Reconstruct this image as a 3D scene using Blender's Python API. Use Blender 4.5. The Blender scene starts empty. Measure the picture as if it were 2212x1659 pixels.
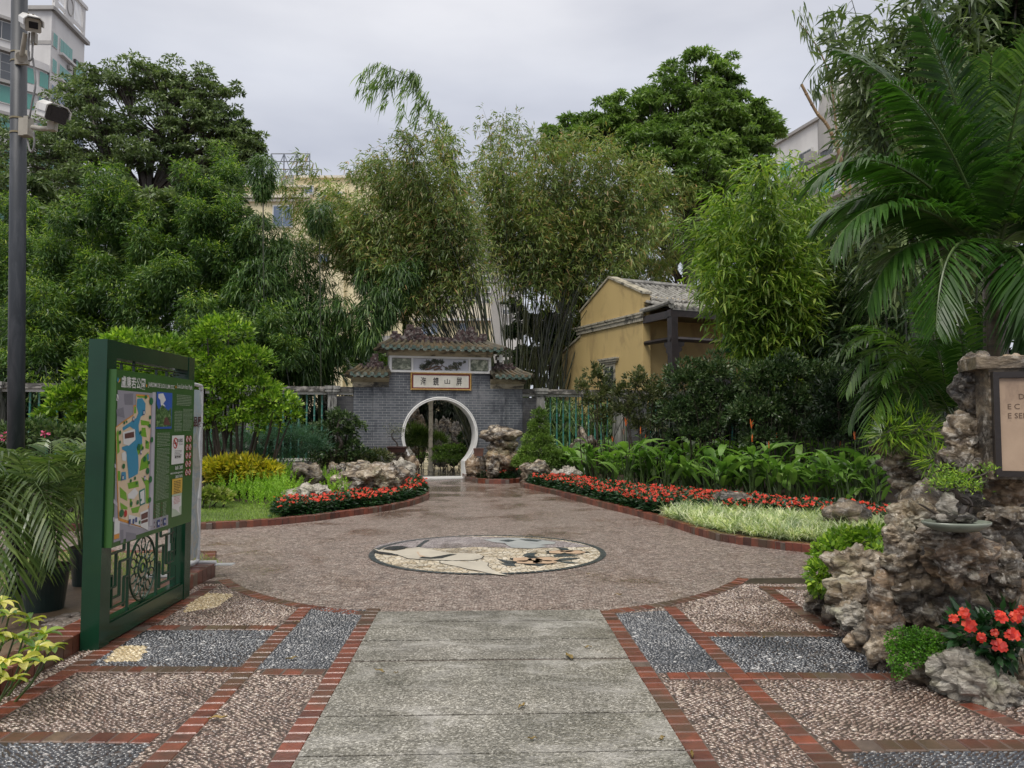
import bpy, math, random
import numpy as np
from mathutils import Vector, Matrix, noise as mnoise
SC = bpy.context.scene
COL = SC.collection
R = math.radians
# ------------------------------------------------------------ camera
CAM_H = 1.6
FPX = 1593.0                      # focal length for a 2212 px wide picture
PITCH = math.atan(83.5 / FPX)
cd = bpy.data.cameras.new('camera'); cam = bpy.data.objects.new('camera', cd); COL.objects.link(cam)
cd.sensor_width = 36.0; cd.lens = 36.0 * FPX / 2212.0
cd.clip_start = 0.05; cd.clip_end = 3000
cam.location = (0, 0, CAM_H); cam.rotation_euler = (math.pi / 2 + PITCH, 0, 0)
SC.camera = cam
# ------------------------------------------------------------ sky and sun
SUN_EL, SUN_AZ = 58, 200
W = bpy.data.worlds.new('World'); SC.world = W; W.use_nodes = True
nt = W.node_tree; N = nt.nodes; bg = N['Background']
sky = N.new('ShaderNodeTexSky'); sky.sky_type = 'NISHITA'; sky.sun_disc = False
sky.sun_elevation = R(SUN_EL); sky.sun_rotation = R(SUN_AZ); sky.air_density = 1.0; sky.dust_density = 3.0
tc = N.new('ShaderNodeTexCoord'); mp = N.new('ShaderNodeMapping'); mp.inputs['Scale'].default_value = (1.0, 1.0, 3.2)
no = N.new('ShaderNodeTexNoise'); no.inputs['Scale'].default_value = 1.9; no.inputs['Detail'].default_value = 5; no.inputs['Roughness'].default_value = .5
rp = N.new('ShaderNodeValToRGB')
rp.color_ramp.elements[0].position = .32; rp.color_ramp.elements[0].color = (3.9, 4.1, 4.75, 1)
rp.color_ramp.elements[1].position = .68; rp.color_ramp.elements[1].color = (5.7, 5.85, 6.35, 1)
mx = N.new('ShaderNodeMix'); mx.data_type = 'RGBA'; mx.inputs[0].default_value = .94
L_ = nt.links
L_.new(tc.outputs['Generated'], mp.inputs[0]); L_.new(mp.outputs[0], no.inputs['Vector']); L_.new(no.outputs[0], rp.inputs[0])
L_.new(sky.outputs[0], mx.inputs[6]); L_.new(rp.outputs[0], mx.inputs[7]); 
sxw = N.new('ShaderNodeSeparateXYZ'); L_.new(tc.outputs['Generated'], sxw.inputs[0])      # an overcast sky is brightest overhead
mrw = N.new('ShaderNodeMapRange'); mrw.interpolation_type = 'SMOOTHSTEP'
for _i, _v in ((1, .42), (2, 1.0), (3, 1.0), (4, 2.3)): mrw.inputs[_i].default_value = _v
L_.new(sxw.outputs[2], mrw.inputs[0]); vmw = N.new('ShaderNodeVectorMath'); vmw.operation = 'SCALE'
mr2 = N.new('ShaderNodeMapRange'); [mr2.inputs[_i].__setattr__('default_value', _v) for _i, _v in ((1, .42), (2, .8), (3, 0.), (4, 1.))]
L_.new(sxw.outputs[2], mr2.inputs[0]); mx2 = N.new('ShaderNodeMix'); mx2.data_type = 'RGBA'; mx2.blend_type = 'MULTIPLY'; mx2.inputs[7].default_value = (1.1, 1.0, .86, 1); L_.new(mr2.outputs[0], mx2.inputs[0]); L_.new(mx.outputs[2], mx2.inputs[6]); L_.new(mx2.outputs[2], vmw.inputs[0]); L_.new(mrw.outputs[0], vmw.inputs['Scale']); L_.new(vmw.outputs[0], bg.inputs[0])
bg.inputs[1].default_value = 0.1
sd = bpy.data.lights.new('sun', 'SUN'); sd.energy = 1.5; sd.angle = R(25); sd.color = (1, .96, .9)
sun = bpy.data.objects.new('sun', sd); COL.objects.link(sun)
_e, _a = R(SUN_EL), R(SUN_AZ)
sdir = Vector((math.sin(_a) * math.cos(_e), math.cos(_a) * math.cos(_e), math.sin(_e)))
sun.rotation_euler = sdir.to_track_quat('Z', 'Y').to_euler()
SC.view_settings.view_transform = 'Standard'; SC.view_settings.look = 'None'
SC.view_settings.exposure = 0.5; SC.view_settings.gamma = 1.0
SC.render.engine = 'CYCLES'
SC.cycles.max_bounces = 6; SC.cycles.transparent_max_bounces = 4
SC.cycles.sample_clamp_indirect = 4

# ------------------------------------------------------------ measuring helpers
def ray(px, py):
    u = (px - 1106) / FPX; v = (829.5 - py) / FPX
    return (u, math.cos(PITCH) - v * math.sin(PITCH), math.sin(PITCH) + v * math.cos(PITCH))
def at(px, py, Y):
    r = ray(px, py); t = Y / r[1]
    return np.array((r[0] * t, Y, CAM_H + r[2] * t))
def gnd(px, py, z=0.0):
    r = ray(px, py); t = (z - CAM_H) / r[2]
    return np.array((r[0] * t, r[1] * t, z))
PA = math.atan(60 / FPX)
def pf(t, s, z=0.0):               # path frame: t across the path, s along it
    return np.array((t * math.cos(PA) - s * math.sin(PA), t * math.sin(PA) + s * math.cos(PA), z))
def rng(seed): return np.random.default_rng(seed)
def unit(v):
    v = np.asarray(v, float); return v / np.maximum(np.linalg.norm(v, axis=-1, keepdims=True), 1e-9)

# ------------------------------------------------------------ mesh collecting
class MB:
    def __init__(s): s.V = []; s.F = []; s.n = 0
    def add(s, V, *Fs):
        V = np.asarray(V, np.float32).reshape(-1, 3)
        for F in Fs:
            F = np.asarray(F, np.int64)
            if F.size: s.F.append(F + s.n)
        s.V.append(V); s.n += len(V); return s
    def face(s, pts): return s.add(pts, [list(range(len(pts)))])
    def box(s, x0, x1, y0, y1, z0, z1, M=None):
        V = np.array([(x, y, z) for z in (z0, z1) for y in (y0, y1) for x in (x0, x1)], float)
        if M is not None: V = M(V)
        return s.add(V, [(0, 2, 3, 1), (4, 5, 7, 6), (0, 1, 5, 4), (2, 6, 7, 3), (0, 4, 6, 2), (1, 3, 7, 5)])
    def prism(s, poly, a0, a1, axes='xz'):      # polygon in two axes pushed along the third
        P = np.asarray(poly, float); n = len(P)
        def mk(a):
            o = np.zeros((n, 3)); i = {'x': 0, 'y': 1, 'z': 2}
            o[:, i[axes[0]]] = P[:, 0]; o[:, i[axes[1]]] = P[:, 1]
            k = ({'x', 'y', 'z'} - set(axes)).pop(); o[:, i[k]] = a; return o
        V = np.vstack([mk(a0), mk(a1)])
        side = [(i, (i + 1) % n, n + (i + 1) % n, n + i) for i in range(n)]
        s.add(V, [list(range(n))[::-1]], [list(range(n, 2 * n))]); s.F.append(np.array(side) + s.n - 2 * n)
        return s
    def tube(s, pts, rad, n=6, cap=True):
        P = np.asarray(pts, float); m = len(P); rad = np.broadcast_to(np.asarray(rad, float), (m,))
        T = unit(np.gradient(P, axis=0))
        ref = np.array((0, 0, 1.)) if abs(T[0][2]) < .9 else np.array((1., 0, 0))
        A = unit(np.cross(T, ref)); B = np.cross(T, A)
        an = np.arange(n) * 2 * math.pi / n
        V = P[:, None] + rad[:, None, None] * (np.cos(an)[None, :, None] * A[:, None] + np.sin(an)[None, :, None] * B[:, None])
        i, j = np.meshgrid(np.arange(m - 1), np.arange(n), indexing='ij')
        j2 = (j + 1) % n
        F = np.stack([i * n + j, i * n + j2, (i + 1) * n + j2, (i + 1) * n + j], -1).reshape(-1, 4)
        s.add(V, F)
        if cap:
            b = s.n - m * n
            s.F.append(np.array([list(range(n))[::-1]]) + b); s.F.append(np.array([list(range(n))]) + b + (m - 1) * n)
        return s
    def lathe(s, prof, c=(0, 0, 0), n=24):
        P = [(c[0], c[1], c[2])]; prof = np.asarray(prof, float); m = len(prof)
        an = np.arange(n) * 2 * math.pi / n
        V = np.stack([c[0] + prof[:, 0][:, None] * np.cos(an), c[1] + prof[:, 0][:, None] * np.sin(an), np.repeat(c[2] + prof[:, 1][:, None], n, 1)], -1)
        i, j = np.meshgrid(np.arange(m - 1), np.arange(n), indexing='ij'); j2 = (j + 1) % n
        F = np.stack([i * n + j, i * n + j2, (i + 1) * n + j2, (i + 1) * n + j], -1).reshape(-1, 4)
        return s.add(V, F)
    def xform(s, M):
        s.V = [M(v) for v in s.V]; return s
    def build(s, name, mat, parent=None, origin=None, local=False, smooth=False):
        V = np.vstack(s.V) if s.V else np.zeros((0, 3), np.float32)
        if parent is not None and not local:
            Mi = np.array(WM[parent.name].inverted()); V = V @ Mi[:3, :3].T + Mi[:3, 3]
        if parent is None and origin is not None: V = V - np.asarray(origin)
        me = bpy.data.meshes.new(name)
        me.vertices.add(len(V)); me.vertices.foreach_set('co', V.astype(np.float32).ravel())
        tot = sum(f.size for f in s.F); npol = sum(len(f) for f in s.F)
        if npol:
            me.loops.add(tot); me.polygons.add(npol)
            me.loops.foreach_set('vertex_index', np.concatenate([f.ravel() for f in s.F]).astype(np.int32))
            lens = np.concatenate([np.full(len(f), f.shape[1]) for f in s.F])
            st = np.concatenate([[0], np.cumsum(lens)[:-1]])
            me.polygons.foreach_set('loop_start', st.astype(np.int32))
            me.update(calc_edges=True)
            me.polygons.foreach_set('use_smooth', np.full(npol, bool(smooth)))
        me.update(); me.validate()
        if mat is not None: me.materials.append(mat)
        o = bpy.data.objects.new(name, me); COL.objects.link(o)
        M = Matrix.Identity(4)
        if parent is not None:
            o.parent = parent; M = WM[parent.name].copy()
        elif origin is not None:
            o.location = origin; M = Matrix.Translation(origin)
        WM[o.name] = M
        return o
WM = {}
def tag(o, label=None, cat=None, group=None, kind=None):
    if label: o['label'] = label
    if cat: o['category'] = cat
    if group: o['group'] = group
    if kind: o['kind'] = kind
    return o
def thing(name, label, cat, loc=(0, 0, 0), rz=0.0, group=None):
    o = bpy.data.objects.new(name, None); COL.objects.link(o)
    o.location = [float(v) for v in loc]; o.rotation_euler = (0, 0, rz); o.empty_display_size = .2
    WM[o.name] = Matrix.Translation(Vector([float(v) for v in loc])) @ Matrix.Rotation(rz, 4, 'Z')
    return tag(o, label, cat, group)
KIDS = {}
def copy_tree(root, loc, rz=0.0, scale=1.0, label=None, group=None):
    kids = root.children if root.name not in KIDS else KIDS[root.name]
    r = root.copy(); COL.objects.link(r); r.location = [float(v) for v in loc]; r.rotation_euler = (0, 0, rz); r.scale = (scale,) * 3
    if label: r['label'] = label
    if group: r['group'] = group
    for ch in list(root.children):
        c = ch.copy(); COL.objects.link(c); c.parent = r
        for g in ch.children:
            d = g.copy(); COL.objects.link(d); d.parent = c
    return r

# ------------------------------------------------------------ materials
def new_mat(name):
    m = bpy.data.materials.new(name); m.use_nodes = True; t = m.node_tree
    return m, t, t.nodes['Principled BSDF'], t.nodes['Material Output']
def ramp(t, stops, fac=None, mode='LINEAR'):
    r = t.nodes.new('ShaderNodeValToRGB'); cr = r.color_ramp; cr.interpolation = mode
    while len(cr.elements) < len(stops): cr.elements.new(.5)
    for e, (p, c) in zip(cr.elements, stops): e.position = p; e.color = (*c, 1)
    if fac is not None: t.links.new(fac, r.inputs[0])
    return r.outputs[0]
def pos(t, obj=False, scale=(1, 1, 1), rot=(0, 0, 0)):
    n = t.nodes.new('ShaderNodeTexCoord' if obj else 'ShaderNodeNewGeometry')
    o = n.outputs['Object' if obj else 'Position']
    m = t.nodes.new('ShaderNodeMapping'); m.inputs['Scale'].default_value = scale; m.inputs['Rotation'].default_value = rot
    t.links.new(o, m.inputs[0]); return m.outputs[0]
def noi(t, vec, scale, detail=3, rough=.5, dist=0):
    n = t.nodes.new('ShaderNodeTexNoise'); n.inputs['Scale'].default_value = scale; n.inputs['Detail'].default_value = detail
    n.inputs['Roughness'].default_value = rough; n.inputs['Distortion'].default_value = dist
    if vec is not None: t.links.new(vec, n.inputs['Vector'])
    return n.outputs[0]
def mixc(t, fac, a, b, mode='MIX'):
    n = t.nodes.new('ShaderNodeMix'); n.data_type = 'RGBA'; n.blend_type = mode
    for s, v in ((0, fac), (6, a), (7, b)):
        if isinstance(v, (int, float)): n.inputs[s].default_value = v
        elif isinstance(v, tuple): n.inputs[s].default_value = (*v, 1)
        else: t.links.new(v, n.inputs[s])
    return n.outputs[2]
def mth(t, op, a, b=None, c=None, clamp=False):
    n = t.nodes.new('ShaderNodeMath'); n.operation = op; n.use_clamp = clamp
    for i, v in enumerate((a, b, c)):
        if v is None: continue
        if isinstance(v, (int, float)): n.inputs[i].default_value = v
        else: t.links.new(v, n.inputs[i])
    return n.outputs[0]
def wet(t, b, mask=None, lo=.25, hi=1.0, rough=.07, nscale=28, nstr=.25, ndist=.004):
    """a film of rain water over the material"""
    b.inputs['Coat IOR'].default_value = 1.42; b.inputs['Coat Roughness'].default_value = rough
    if mask is None: b.inputs['Coat Weight'].default_value = hi
    else: t.links.new(mth(t, 'MULTIPLY_ADD', mask, hi - lo, lo), b.inputs['Coat Weight'])
    n = t.nodes.new('ShaderNodeBump'); n.inputs['Strength'].default_value = nstr; n.inputs['Distance'].default_value = ndist
    t.links.new(noi(t, pos(t), nscale, 3), n.inputs['Height']); t.links.new(n.outputs[0], b.inputs['Coat Normal']); return n
def bump(t, b, h, strength=.3, dist=.02):
    n = t.nodes.new('ShaderNodeBump'); n.inputs['Strength'].default_value = strength; n.inputs['Distance'].default_value = dist
    t.links.new(h, n.inputs['Height']); t.links.new(n.outputs[0], b.inputs['Normal']); return n
def simple(name, c1, c2=None, scale=4.0, rough=.5, bstr=.15, bscale=None, metal=0.0, bdist=.01, stain=None, stain_scale=1.5, stretch=(1, 1, 1), lo=.35, hi=.65):
    m, t, b, o = new_mat(name); p = pos(t, True, stretch)
    c2 = c2 or tuple(v * .75 for v in c1)
    col = ramp(t, [(lo, c2), (hi, c1)], noi(t, p, scale, 5, .6))
    if stain:
        f = ramp(t, [(.5, (0, 0, 0)), (.64, (1, 1, 1))], noi(t, p, stain_scale, 6, .65, .5)); col = mixc(t, f, col, stain)
    t.links.new(col, b.inputs['Base Color']); b.inputs['Roughness'].default_value = rough; b.inputs['Metallic'].default_value = metal
    if bstr: bump(t, b, noi(t, p, bscale or scale * 6, 5, .6), bstr, bdist)
    return m
def leaf_mat(name, cols, rough=.42, trans=.3, tint=1.3, pscale=.9, spec=.4):
    """cols: colours chosen leaf by leaf; a second slow noise shifts whole clumps"""
    m, t, b, o = new_mat(name)
    g = t.nodes.new('ShaderNodeNewGeometry')
    st = [(i / max(1, len(cols) - 1), c) for i, c in enumerate(cols)]
    col = ramp(t, st, g.outputs['Random Per Island'])
    n = noi(t, pos(t), pscale, 2)
    k = ramp(t, [(.3, (.62, .66, .62)), (.7, (1.3, 1.25, 1.05))], n)
    col = mixc(t, 1.0, col, k, 'MULTIPLY')
    t.links.new(col, b.inputs['Base Color']); b.inputs['Roughness'].default_value = rough
    b.inputs['Specular IOR Level'].default_value = spec
    if trans:
        tr = t.nodes.new('ShaderNodeBsdfTranslucent'); tc_ = mixc(t, 1.0, col, (tint, tint * 1.15, tint * .55), 'MULTIPLY')
        t.links.new(tc_, tr.inputs[0]); ms = t.nodes.new('ShaderNodeMixShader'); ms.inputs[0].default_value = trans
        t.links.new(b.outputs[0], ms.inputs[1]); t.links.new(tr.outputs[0], ms.inputs[2]); t.links.new(ms.outputs[0], o.inputs[0])
    return m
def glass_mat(name, col, rough=.12):
    m, t, b, o = new_mat(name); t.links.new(ramp(t, [(.3, tuple(v * .7 for v in col)), (.7, col)], noi(t, pos(t), .15, 2)), b.inputs['Base Color'])
    b.inputs['Roughness'].default_value = rough; b.inputs['Specular IOR Level'].default_value = .8; return m

# wet pebble paving: flat pebbles set on edge, voronoi cells drawn out sideways
def pebble_mat(name, stops, gap, sc=34, stretch=(1, 2.1, 1), puddle=.5, strength=.75, wetcol=(.5, .38, .28), pd_lo=.52, pd_hi=.66, wetness=.0, crack=.14):
    m, t, b, o = new_mat(name)
    g = t.nodes.new('ShaderNodeNewGeometry').outputs['Position']
    w = t.nodes.new('ShaderNodeTexNoise'); w.inputs['Scale'].default_value = 2.2; w.inputs['Detail'].default_value = 3; t.links.new(g, w.inputs['Vector'])
    sc_ = t.nodes.new('ShaderNodeVectorMath'); sc_.operation = 'SCALE'; t.links.new(w.outputs['Color'], sc_.inputs[0]); sc_.inputs['Scale'].default_value = .16
    ad = t.nodes.new('ShaderNodeVectorMath'); ad.operation = 'ADD'; t.links.new(g, ad.inputs[0]); t.links.new(sc_.outputs[0], ad.inputs[1])
    mpn = t.nodes.new('ShaderNodeMapping'); mpn.inputs['Scale'].default_value = stretch; t.links.new(ad.outputs[0], mpn.inputs[0])
    def vor(feat):
        v = t.nodes.new('ShaderNodeTexVoronoi'); v.feature = feat; v.inputs['Scale'].default_value = sc; v.voronoi_dimensions = '2D'
        t.links.new(mpn.outputs[0], v.inputs['Vector']); return v
    v1 = vor('F1'); v2 = vor('DISTANCE_TO_EDGE')
    sep = t.nodes.new('ShaderNodeSeparateColor'); t.links.new(v1.outputs['Color'], sep.inputs[0])
    col = ramp(t, stops, sep.outputs[0])
    cf = ramp(t, [(.02, (0, 0, 0)), (crack, (1, 1, 1))], v2.outputs['Distance'])
    col = mixc(t, cf, gap, col)
    sy = t.nodes.new('ShaderNodeSeparateXYZ'); t.links.new(g, sy.inputs[0]); my_ = t.nodes.new('ShaderNodeMapRange')
    for i_, v_ in ((1, 11.), (2, 18.), (3, 0.), (4, .13)): my_.inputs[i_].default_value = v_
    t.links.new(sy.outputs[1], my_.inputs[0])      # rain water stands towards the gate
    big = mth(t, 'ADD', noi(t, pos(t), .75, 5, .62, .3), my_.outputs[0]); pd = ramp(t, [(pd_lo, (0, 0, 0)), (pd_hi, (1, 1, 1))], big)
    col = mixc(t, mth(t, 'MULTIPLY', pd, puddle), col, mixc(t, 1.0, col, wetcol, 'MULTIPLY'))
    fine = noi(t, pos(t), 5, 4); col = mixc(t, 1.0, col, ramp(t, [(.3, (.78, .78, .78)), (.7, (1.15, 1.15, 1.15))], fine), 'MULTIPLY')
    t.links.new(col, b.inputs['Base Color'])
    rg = mth(t, 'MULTIPLY_ADD', pd, -.22, .34 - wetness); rg = mth(t, 'MULTIPLY_ADD', sep.outputs[1], .16, rg); t.links.new(rg, b.inputs['Roughness'])
    h = ramp(t, [(0, (0, 0, 0)), (.32, (1, 1, 1))], v2.outputs['Distance'])
    h = mth(t, 'MULTIPLY_ADD', sep.outputs[2], .5, h)
    bn = bump(t, b, h, strength, .012)
    t.links.new(mth(t, 'MULTIPLY_ADD', pd, -strength * .55, strength), bn.inputs['Strength'])
    b.inputs['Specular IOR Level'].default_value = .7
    wb = wet(t, b, pd, .3, 1.0, .1, 40, .9, .006)
    ha = mth(t, 'MULTIPLY_ADD', mth(t, 'SUBTRACT', 1.0, pd), .9, .1); t.links.new(mth(t, 'MULTIPLY', ha, .8), wb.inputs['Strength']); t.links.new(h, wb.inputs['Height'])
    return m
M = {}
M['pebble'] = pebble_mat('pink pebble paving', [(0, (.1, .067, .052)), (.3, (.26, .19, .155)), (.6, (.39, .31, .26)), (.85, (.6, .52, .45)), (1, (.2, .12, .09))], (.03, .02, .015))
M['pebble_dark'] = pebble_mat('blue black pebble paving', [(0, (.02, .024, .03)), (.5, (.055, .065, .08)), (.8, (.12, .13, .15)), (1, (.4, .4, .4))], (.012, .012, .014), wetcol=(.6, .6, .62))
M['pebble_cream'] = pebble_mat('cream pebble patch', [(0, (.28, .2, .1)), (.5, (.5, .4, .24)), (1, (.6, .52, .36))], (.06, .045, .03), sc=30)
M['pebble_court'] = pebble_mat('grey courtyard pebbles', [(0, (.1, .1, .1)), (.6, (.2, .2, .2)), (1, (.5, .5, .48))], (.04, .04, .04), sc=16, stretch=(.6, 2, 1), wetness=.12)
M['mosaic_cream'] = pebble_mat('cream stone chips', [(0, (.4, .33, .22)), (.5, (.62, .54, .4)), (1, (.75, .7, .58))], (.05, .04, .03), sc=17, stretch=(1, 1, 1), puddle=.2, strength=.4, crack=.1)
M['mosaic_grey'] = pebble_mat('grey lilac stone chips', [(0, (.2, .17, .17)), (.6, (.36, .32, .32)), (1, (.5, .46, .45))], (.05, .04, .04), sc=26, stretch=(1, 1.6, 1), puddle=.5, strength=.5)
M['crane_white'] = simple('white marble inlay', (.56, .52, .43), (.44, .41, .34), 3, .3, .05)
M['inlay_black'] = simple('black stone inlay', (.03, .035, .04), (.015, .02, .022), 5, .25, .05)
M['inlay_peach'] = simple('peach stone inlay', (.52, .38, .26), (.44, .31, .21), 4, .3, .05)
M['inlay_blue'] = simple('pale blue stone inlay', (.38, .4, .39), (.3, .32, .32), 4, .3, .05)
M['inlay_slate'] = simple('slate ring stone', (.07, .085, .09), (.035, .045, .05), 6, .3, .1)
def brick_red():
    m, t, b, o = new_mat('wet red brick'); g = t.nodes.new('ShaderNodeNewGeometry')
    c = ramp(t, [(0, (.06, .02, .014)), (.35, (.13, .036, .022)), (.7, (.2, .055, .03)), (.9, (.1, .04, .028)), (1, (.16, .12, .085))], g.outputs['Random Per Island'])
    n = noi(t, pos(t), 9, 5, .6); c = mixc(t, 1.0, c, ramp(t, [(.3, (.6, .6, .6)), (.65, (1.2, 1.15, 1.1))], n), 'MULTIPLY')
    moss = ramp(t, [(.48, (0, 0, 0)), (.62, (.85, .85, .85))], noi(t, pos(t), 1.3, 4)); c = mixc(t, moss, c, (.065, .045, .028))
    t.links.new(c, b.inputs['Base Color']); b.inputs['Roughness'].default_value = .4
    bump(t, b, noi(t, pos(t), 60, 4), .35, .006); wet(t, b, noi(t, pos(t), 3, 3), .1, 1.0, .12, 50, .5); return m
M['brick'] = brick_red()
def slab_mat():
    m, t, b, o = new_mat('wet concrete slab'); p = pos(t)
    g = t.nodes.new('ShaderNodeNewGeometry')
    v = t.nodes.new('ShaderNodeTexVoronoi'); v.inputs['Scale'].default_value = 105; t.links.new(p, v.inputs['Vector'])
    sep = t.nodes.new('ShaderNodeSeparateColor'); t.links.new(v.outputs['Color'], sep.inputs[0])
    c = ramp(t, [(0, (.1, .095, .085)), (.45, (.2, .19, .172)), (.8, (.32, .308, .285)), (1, (.56, .545, .52))], sep.outputs[0])
    big = noi(t, pos(t, rot=(0, 0, .3)), 1.6, 7, .68)
    c = mixc(t, 1.0, c, ramp(t, [(.3, (.58, .58, .56)), (.72, (1.25, 1.24, 1.2))], big), 'MULTIPLY')
    isl = ramp(t, [(0, (.85, .86, .82)), (1, (1.12, 1.12, 1.1))], g.outputs['Random Per Island']); c = mixc(t, 1.0, c, isl, 'MULTIPLY')
    t.links.new(c, b.inputs['Base Color'])
    wm = ramp(t, [(.4, (0, 0, 0)), (.58, (1, 1, 1))], noi(t, pos(t, scale=(1, 1.6, 1)), 1.3, 7, .68, .6)); b.inputs['Roughness'].default_value = .42; wet(t, b, wm, .3, 1.0, .05, 34, .7, .006); white_sheen = ramp(t, [(.5, (0, 0, 0)), (.62, (.45, .45, .45))], noi(t, pos(t, scale=(1, 2, 1), rot=(0, 0, .2)), 1.7, 8, .75, .8)); c = mixc(t, white_sheen, c, (.5, .49, .46))  # whitish patches paint the sky's sheen on wet slabs into the colour
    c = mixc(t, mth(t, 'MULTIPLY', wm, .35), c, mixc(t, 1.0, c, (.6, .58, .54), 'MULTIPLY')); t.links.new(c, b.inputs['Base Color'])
    h = mth(t, 'ADD', v.outputs['Distance'], noi(t, p, 12, 6, .7)); bump(t, b, h, .5, .007); return m
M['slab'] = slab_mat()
def stone_mat(name, stops):
    m, t, b, o = new_mat(name); g = t.nodes.new('ShaderNodeNewGeometry'); c = ramp(t, stops, g.outputs['Random Per Island'])
    big = noi(t, pos(t), .9, 5, .6, .3); pd = ramp(t, [(.5, (0, 0, 0)), (.64, (1, 1, 1))], big)
    c = mixc(t, mth(t, 'MULTIPLY', pd, .6), c, mixc(t, 1.0, c, (.6, .48, .4), 'MULTIPLY')); c = mixc(t, 1.0, c, ramp(t, [(.3, (.7, .7, .7)), (.7, (1.2, 1.2, 1.2))], noi(t, pos(t), 90, 3)), 'MULTIPLY')
    t.links.new(c, b.inputs['Base Color']); b.inputs['Roughness'].default_value = .3; b.inputs['Coat Weight'].default_value = .85; b.inputs['Coat IOR'].default_value = 1.4; b.inputs['Coat Roughness'].default_value = .08; return m
M['stone_pink'] = stone_mat('flat pink brown pebbles', [(0, (.05, .028, .02)), (.25, (.13, .082, .06)), (.5, (.19, .13, .1)), (.72, (.27, .2, .155)), (.9, (.42, .35, .28)), (1, (.12, .055, .035))])
M['stone_dark'] = stone_mat('flat blue black pebbles', [(0, (.012, .015, .02)), (.5, (.032, .038, .048)), (.8, (.065, .073, .085)), (.95, (.13, .14, .145)), (1, (.42, .42, .41))])
M['stone_bed'] = simple('dark wet grout', (.07, .052, .042), (.035, .026, .022), 6, .3, .3)
M['mortar'] = simple('wet sandy mortar', (.13, .1, .08), (.08, .06, .05), 8, .35, .3)
M['soil'] = simple('wet dark soil', (.075, .05, .033), (.035, .024, .016), 3, .7, .6, 25, bdist=.03)
M['soil_tan'] = simple('trodden tan soil', (.17, .115, .07), (.09, .06, .037), 2, .55, .4, 20, bdist=.02)
# ============================================================ GROUND
def in_poly(P, poly):
    poly = np.asarray([q[:2] for q in poly]); x, y = P[:, 0], P[:, 1]; ins = np.zeros(len(P), bool); j = len(poly) - 1
    for i in range(len(poly)):
        xi, yi = poly[i]; xj, yj = poly[j]
        c = ((yi > y) != (yj > y)) & (x < (xj - xi) * (y - yi) / (yj - yi + 1e-12) + xi); ins ^= c; j = i
    return ins
def sheet(name, poly, z, mat):
    P = np.array([(p[0], p[1], z) for p in poly]); o = MB().face(P).build(name, mat); o['kind'] = 'structure'; return o
sheet('ground', [(-300, -60), (300, -60), (300, 500), (-300, 500)], -.03, M['soil'])
sheet('plaza_pavement', [(-30, -4), (9, -4), (9, 21.0), (-30, 21.0)], 0, M['pebble'])
def brick_run(mb, pts, width, step, z0, z1, gap=.008, seed=1, jit=.002):
    """bricks laid across a line, one box each"""
    r = rng(seed); P = np.asarray([p[:2] for p in pts], float)
    seg = np.linalg.norm(np.diff(P, axis=0), axis=1); cum = np.concatenate([[0], np.cumsum(seg)]); n = max(1, int(cum[-1] / step))
    for k in range(n):
        a = (k + .5) / n * cum[-1]; i = min(np.searchsorted(cum, a) - 1, len(seg) - 1); i = max(i, 0)
        d = (P[i + 1] - P[i]) / seg[i]; c = P[i] + d * (a - cum[i]); nn = np.array((-d[1], d[0])); h = cum[-1] / n / 2 - gap / 2
        zz = z1 + r.normal() * jit; q = .006
        V = []
        for (zt, hh, ww) in ((z0, h, width / 2), (zt_ := zz - q, h, width / 2), (zz, h - q, width / 2 - q)):
            for (a1, b1) in ((-1, -1), (1, -1), (1, 1), (-1, 1)):
                p = c + d * a1 * hh + nn * b1 * ww; V.append((p[0], p[1], zt))
        F = [(8, 9, 10, 11)]
        for l in (0, 4):
            for j in range(4): F.append((l + j, l + (j + 1) % 4, l + 4 + (j + 1) % 4, l + 4 + j))
        mb.add(V, F)
def strip(mb, pts, width, z):
    P = np.asarray([p[:2] for p in pts], float); T = unit(np.gradient(P, axis=0)); Nn = np.stack([-T[:, 1], T[:, 0]], 1)
    A = P + Nn * width / 2; B = P - Nn * width / 2; n = len(P)
    V = np.zeros((2 * n, 3)); V[:n, :2] = A; V[n:, :2] = B; V[:, 2] = z
    mb.add(V, [(i, n + i, n + i + 1, i + 1) for i in range(n - 1)])
def band(name, pts, width=.118, step=.102, seed=1):
    mb = MB(); brick_run(mb, pts, width, step, -.02, .009, seed=seed); o = mb.build(name, M['brick']); o['kind'] = 'structure'
    m2 = MB(); strip(m2, pts, width + .012, .0045); o2 = m2.build(name + '_mortar', M['mortar']); o2['kind'] = 'structure'
def X(x, y): return np.array((x, y, 0.))
bands = [
    [pf(-.945, -1), pf(-.945, 6.46)], [pf(-1.545, -1), pf(-1.53, 4.8), pf(-1.54, 6.6)], [pf(-2.66, -1), pf(-2.66, 7.4)],
    [pf(1.04, -1), pf(1.04, 6.32)], [pf(1.615, -1), pf(1.61, 6.45)], [pf(2.66, 5.7), pf(2.72, 7.05)],
    [X(-2.82, 5.83), X(-1.84, 5.83)], [X(-2.80, 4.87), X(-1.74, 4.85)], [X(-1.6, 4.82), X(-1.2, 4.81)], [X(-2.80, 3.84), X(-1.8, 3.82)],
    [X(1.44, 5.66), X(2.42, 5.66)], [X(.98, 4.74), X(1.37, 4.74)], [X(1.49, 4.74), X(3.2, 4.72)], [X(1.6, 3.73), X(3.6, 3.76)],
    [X(2.4, 7.22), X(3.2, 7.22)], [gnd(2085, 1520), gnd(2150, 1548), gnd(2230, 1590)],
]
for i, b in enumerate(bands): band('brick_band', b, seed=i)
def arc(a0, a1, n=30, r=3.08, c=(.05, 9.2)):
    return [pf(c[0] + r * math.sin(R(a)), c[1] - r * math.cos(R(a))) for a in np.linspace(a0, a1, n)]
band('brick_arc', arc(-61, -19.5), seed=40); band('brick_arc', arc(19.5, 58), seed=41)
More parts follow.
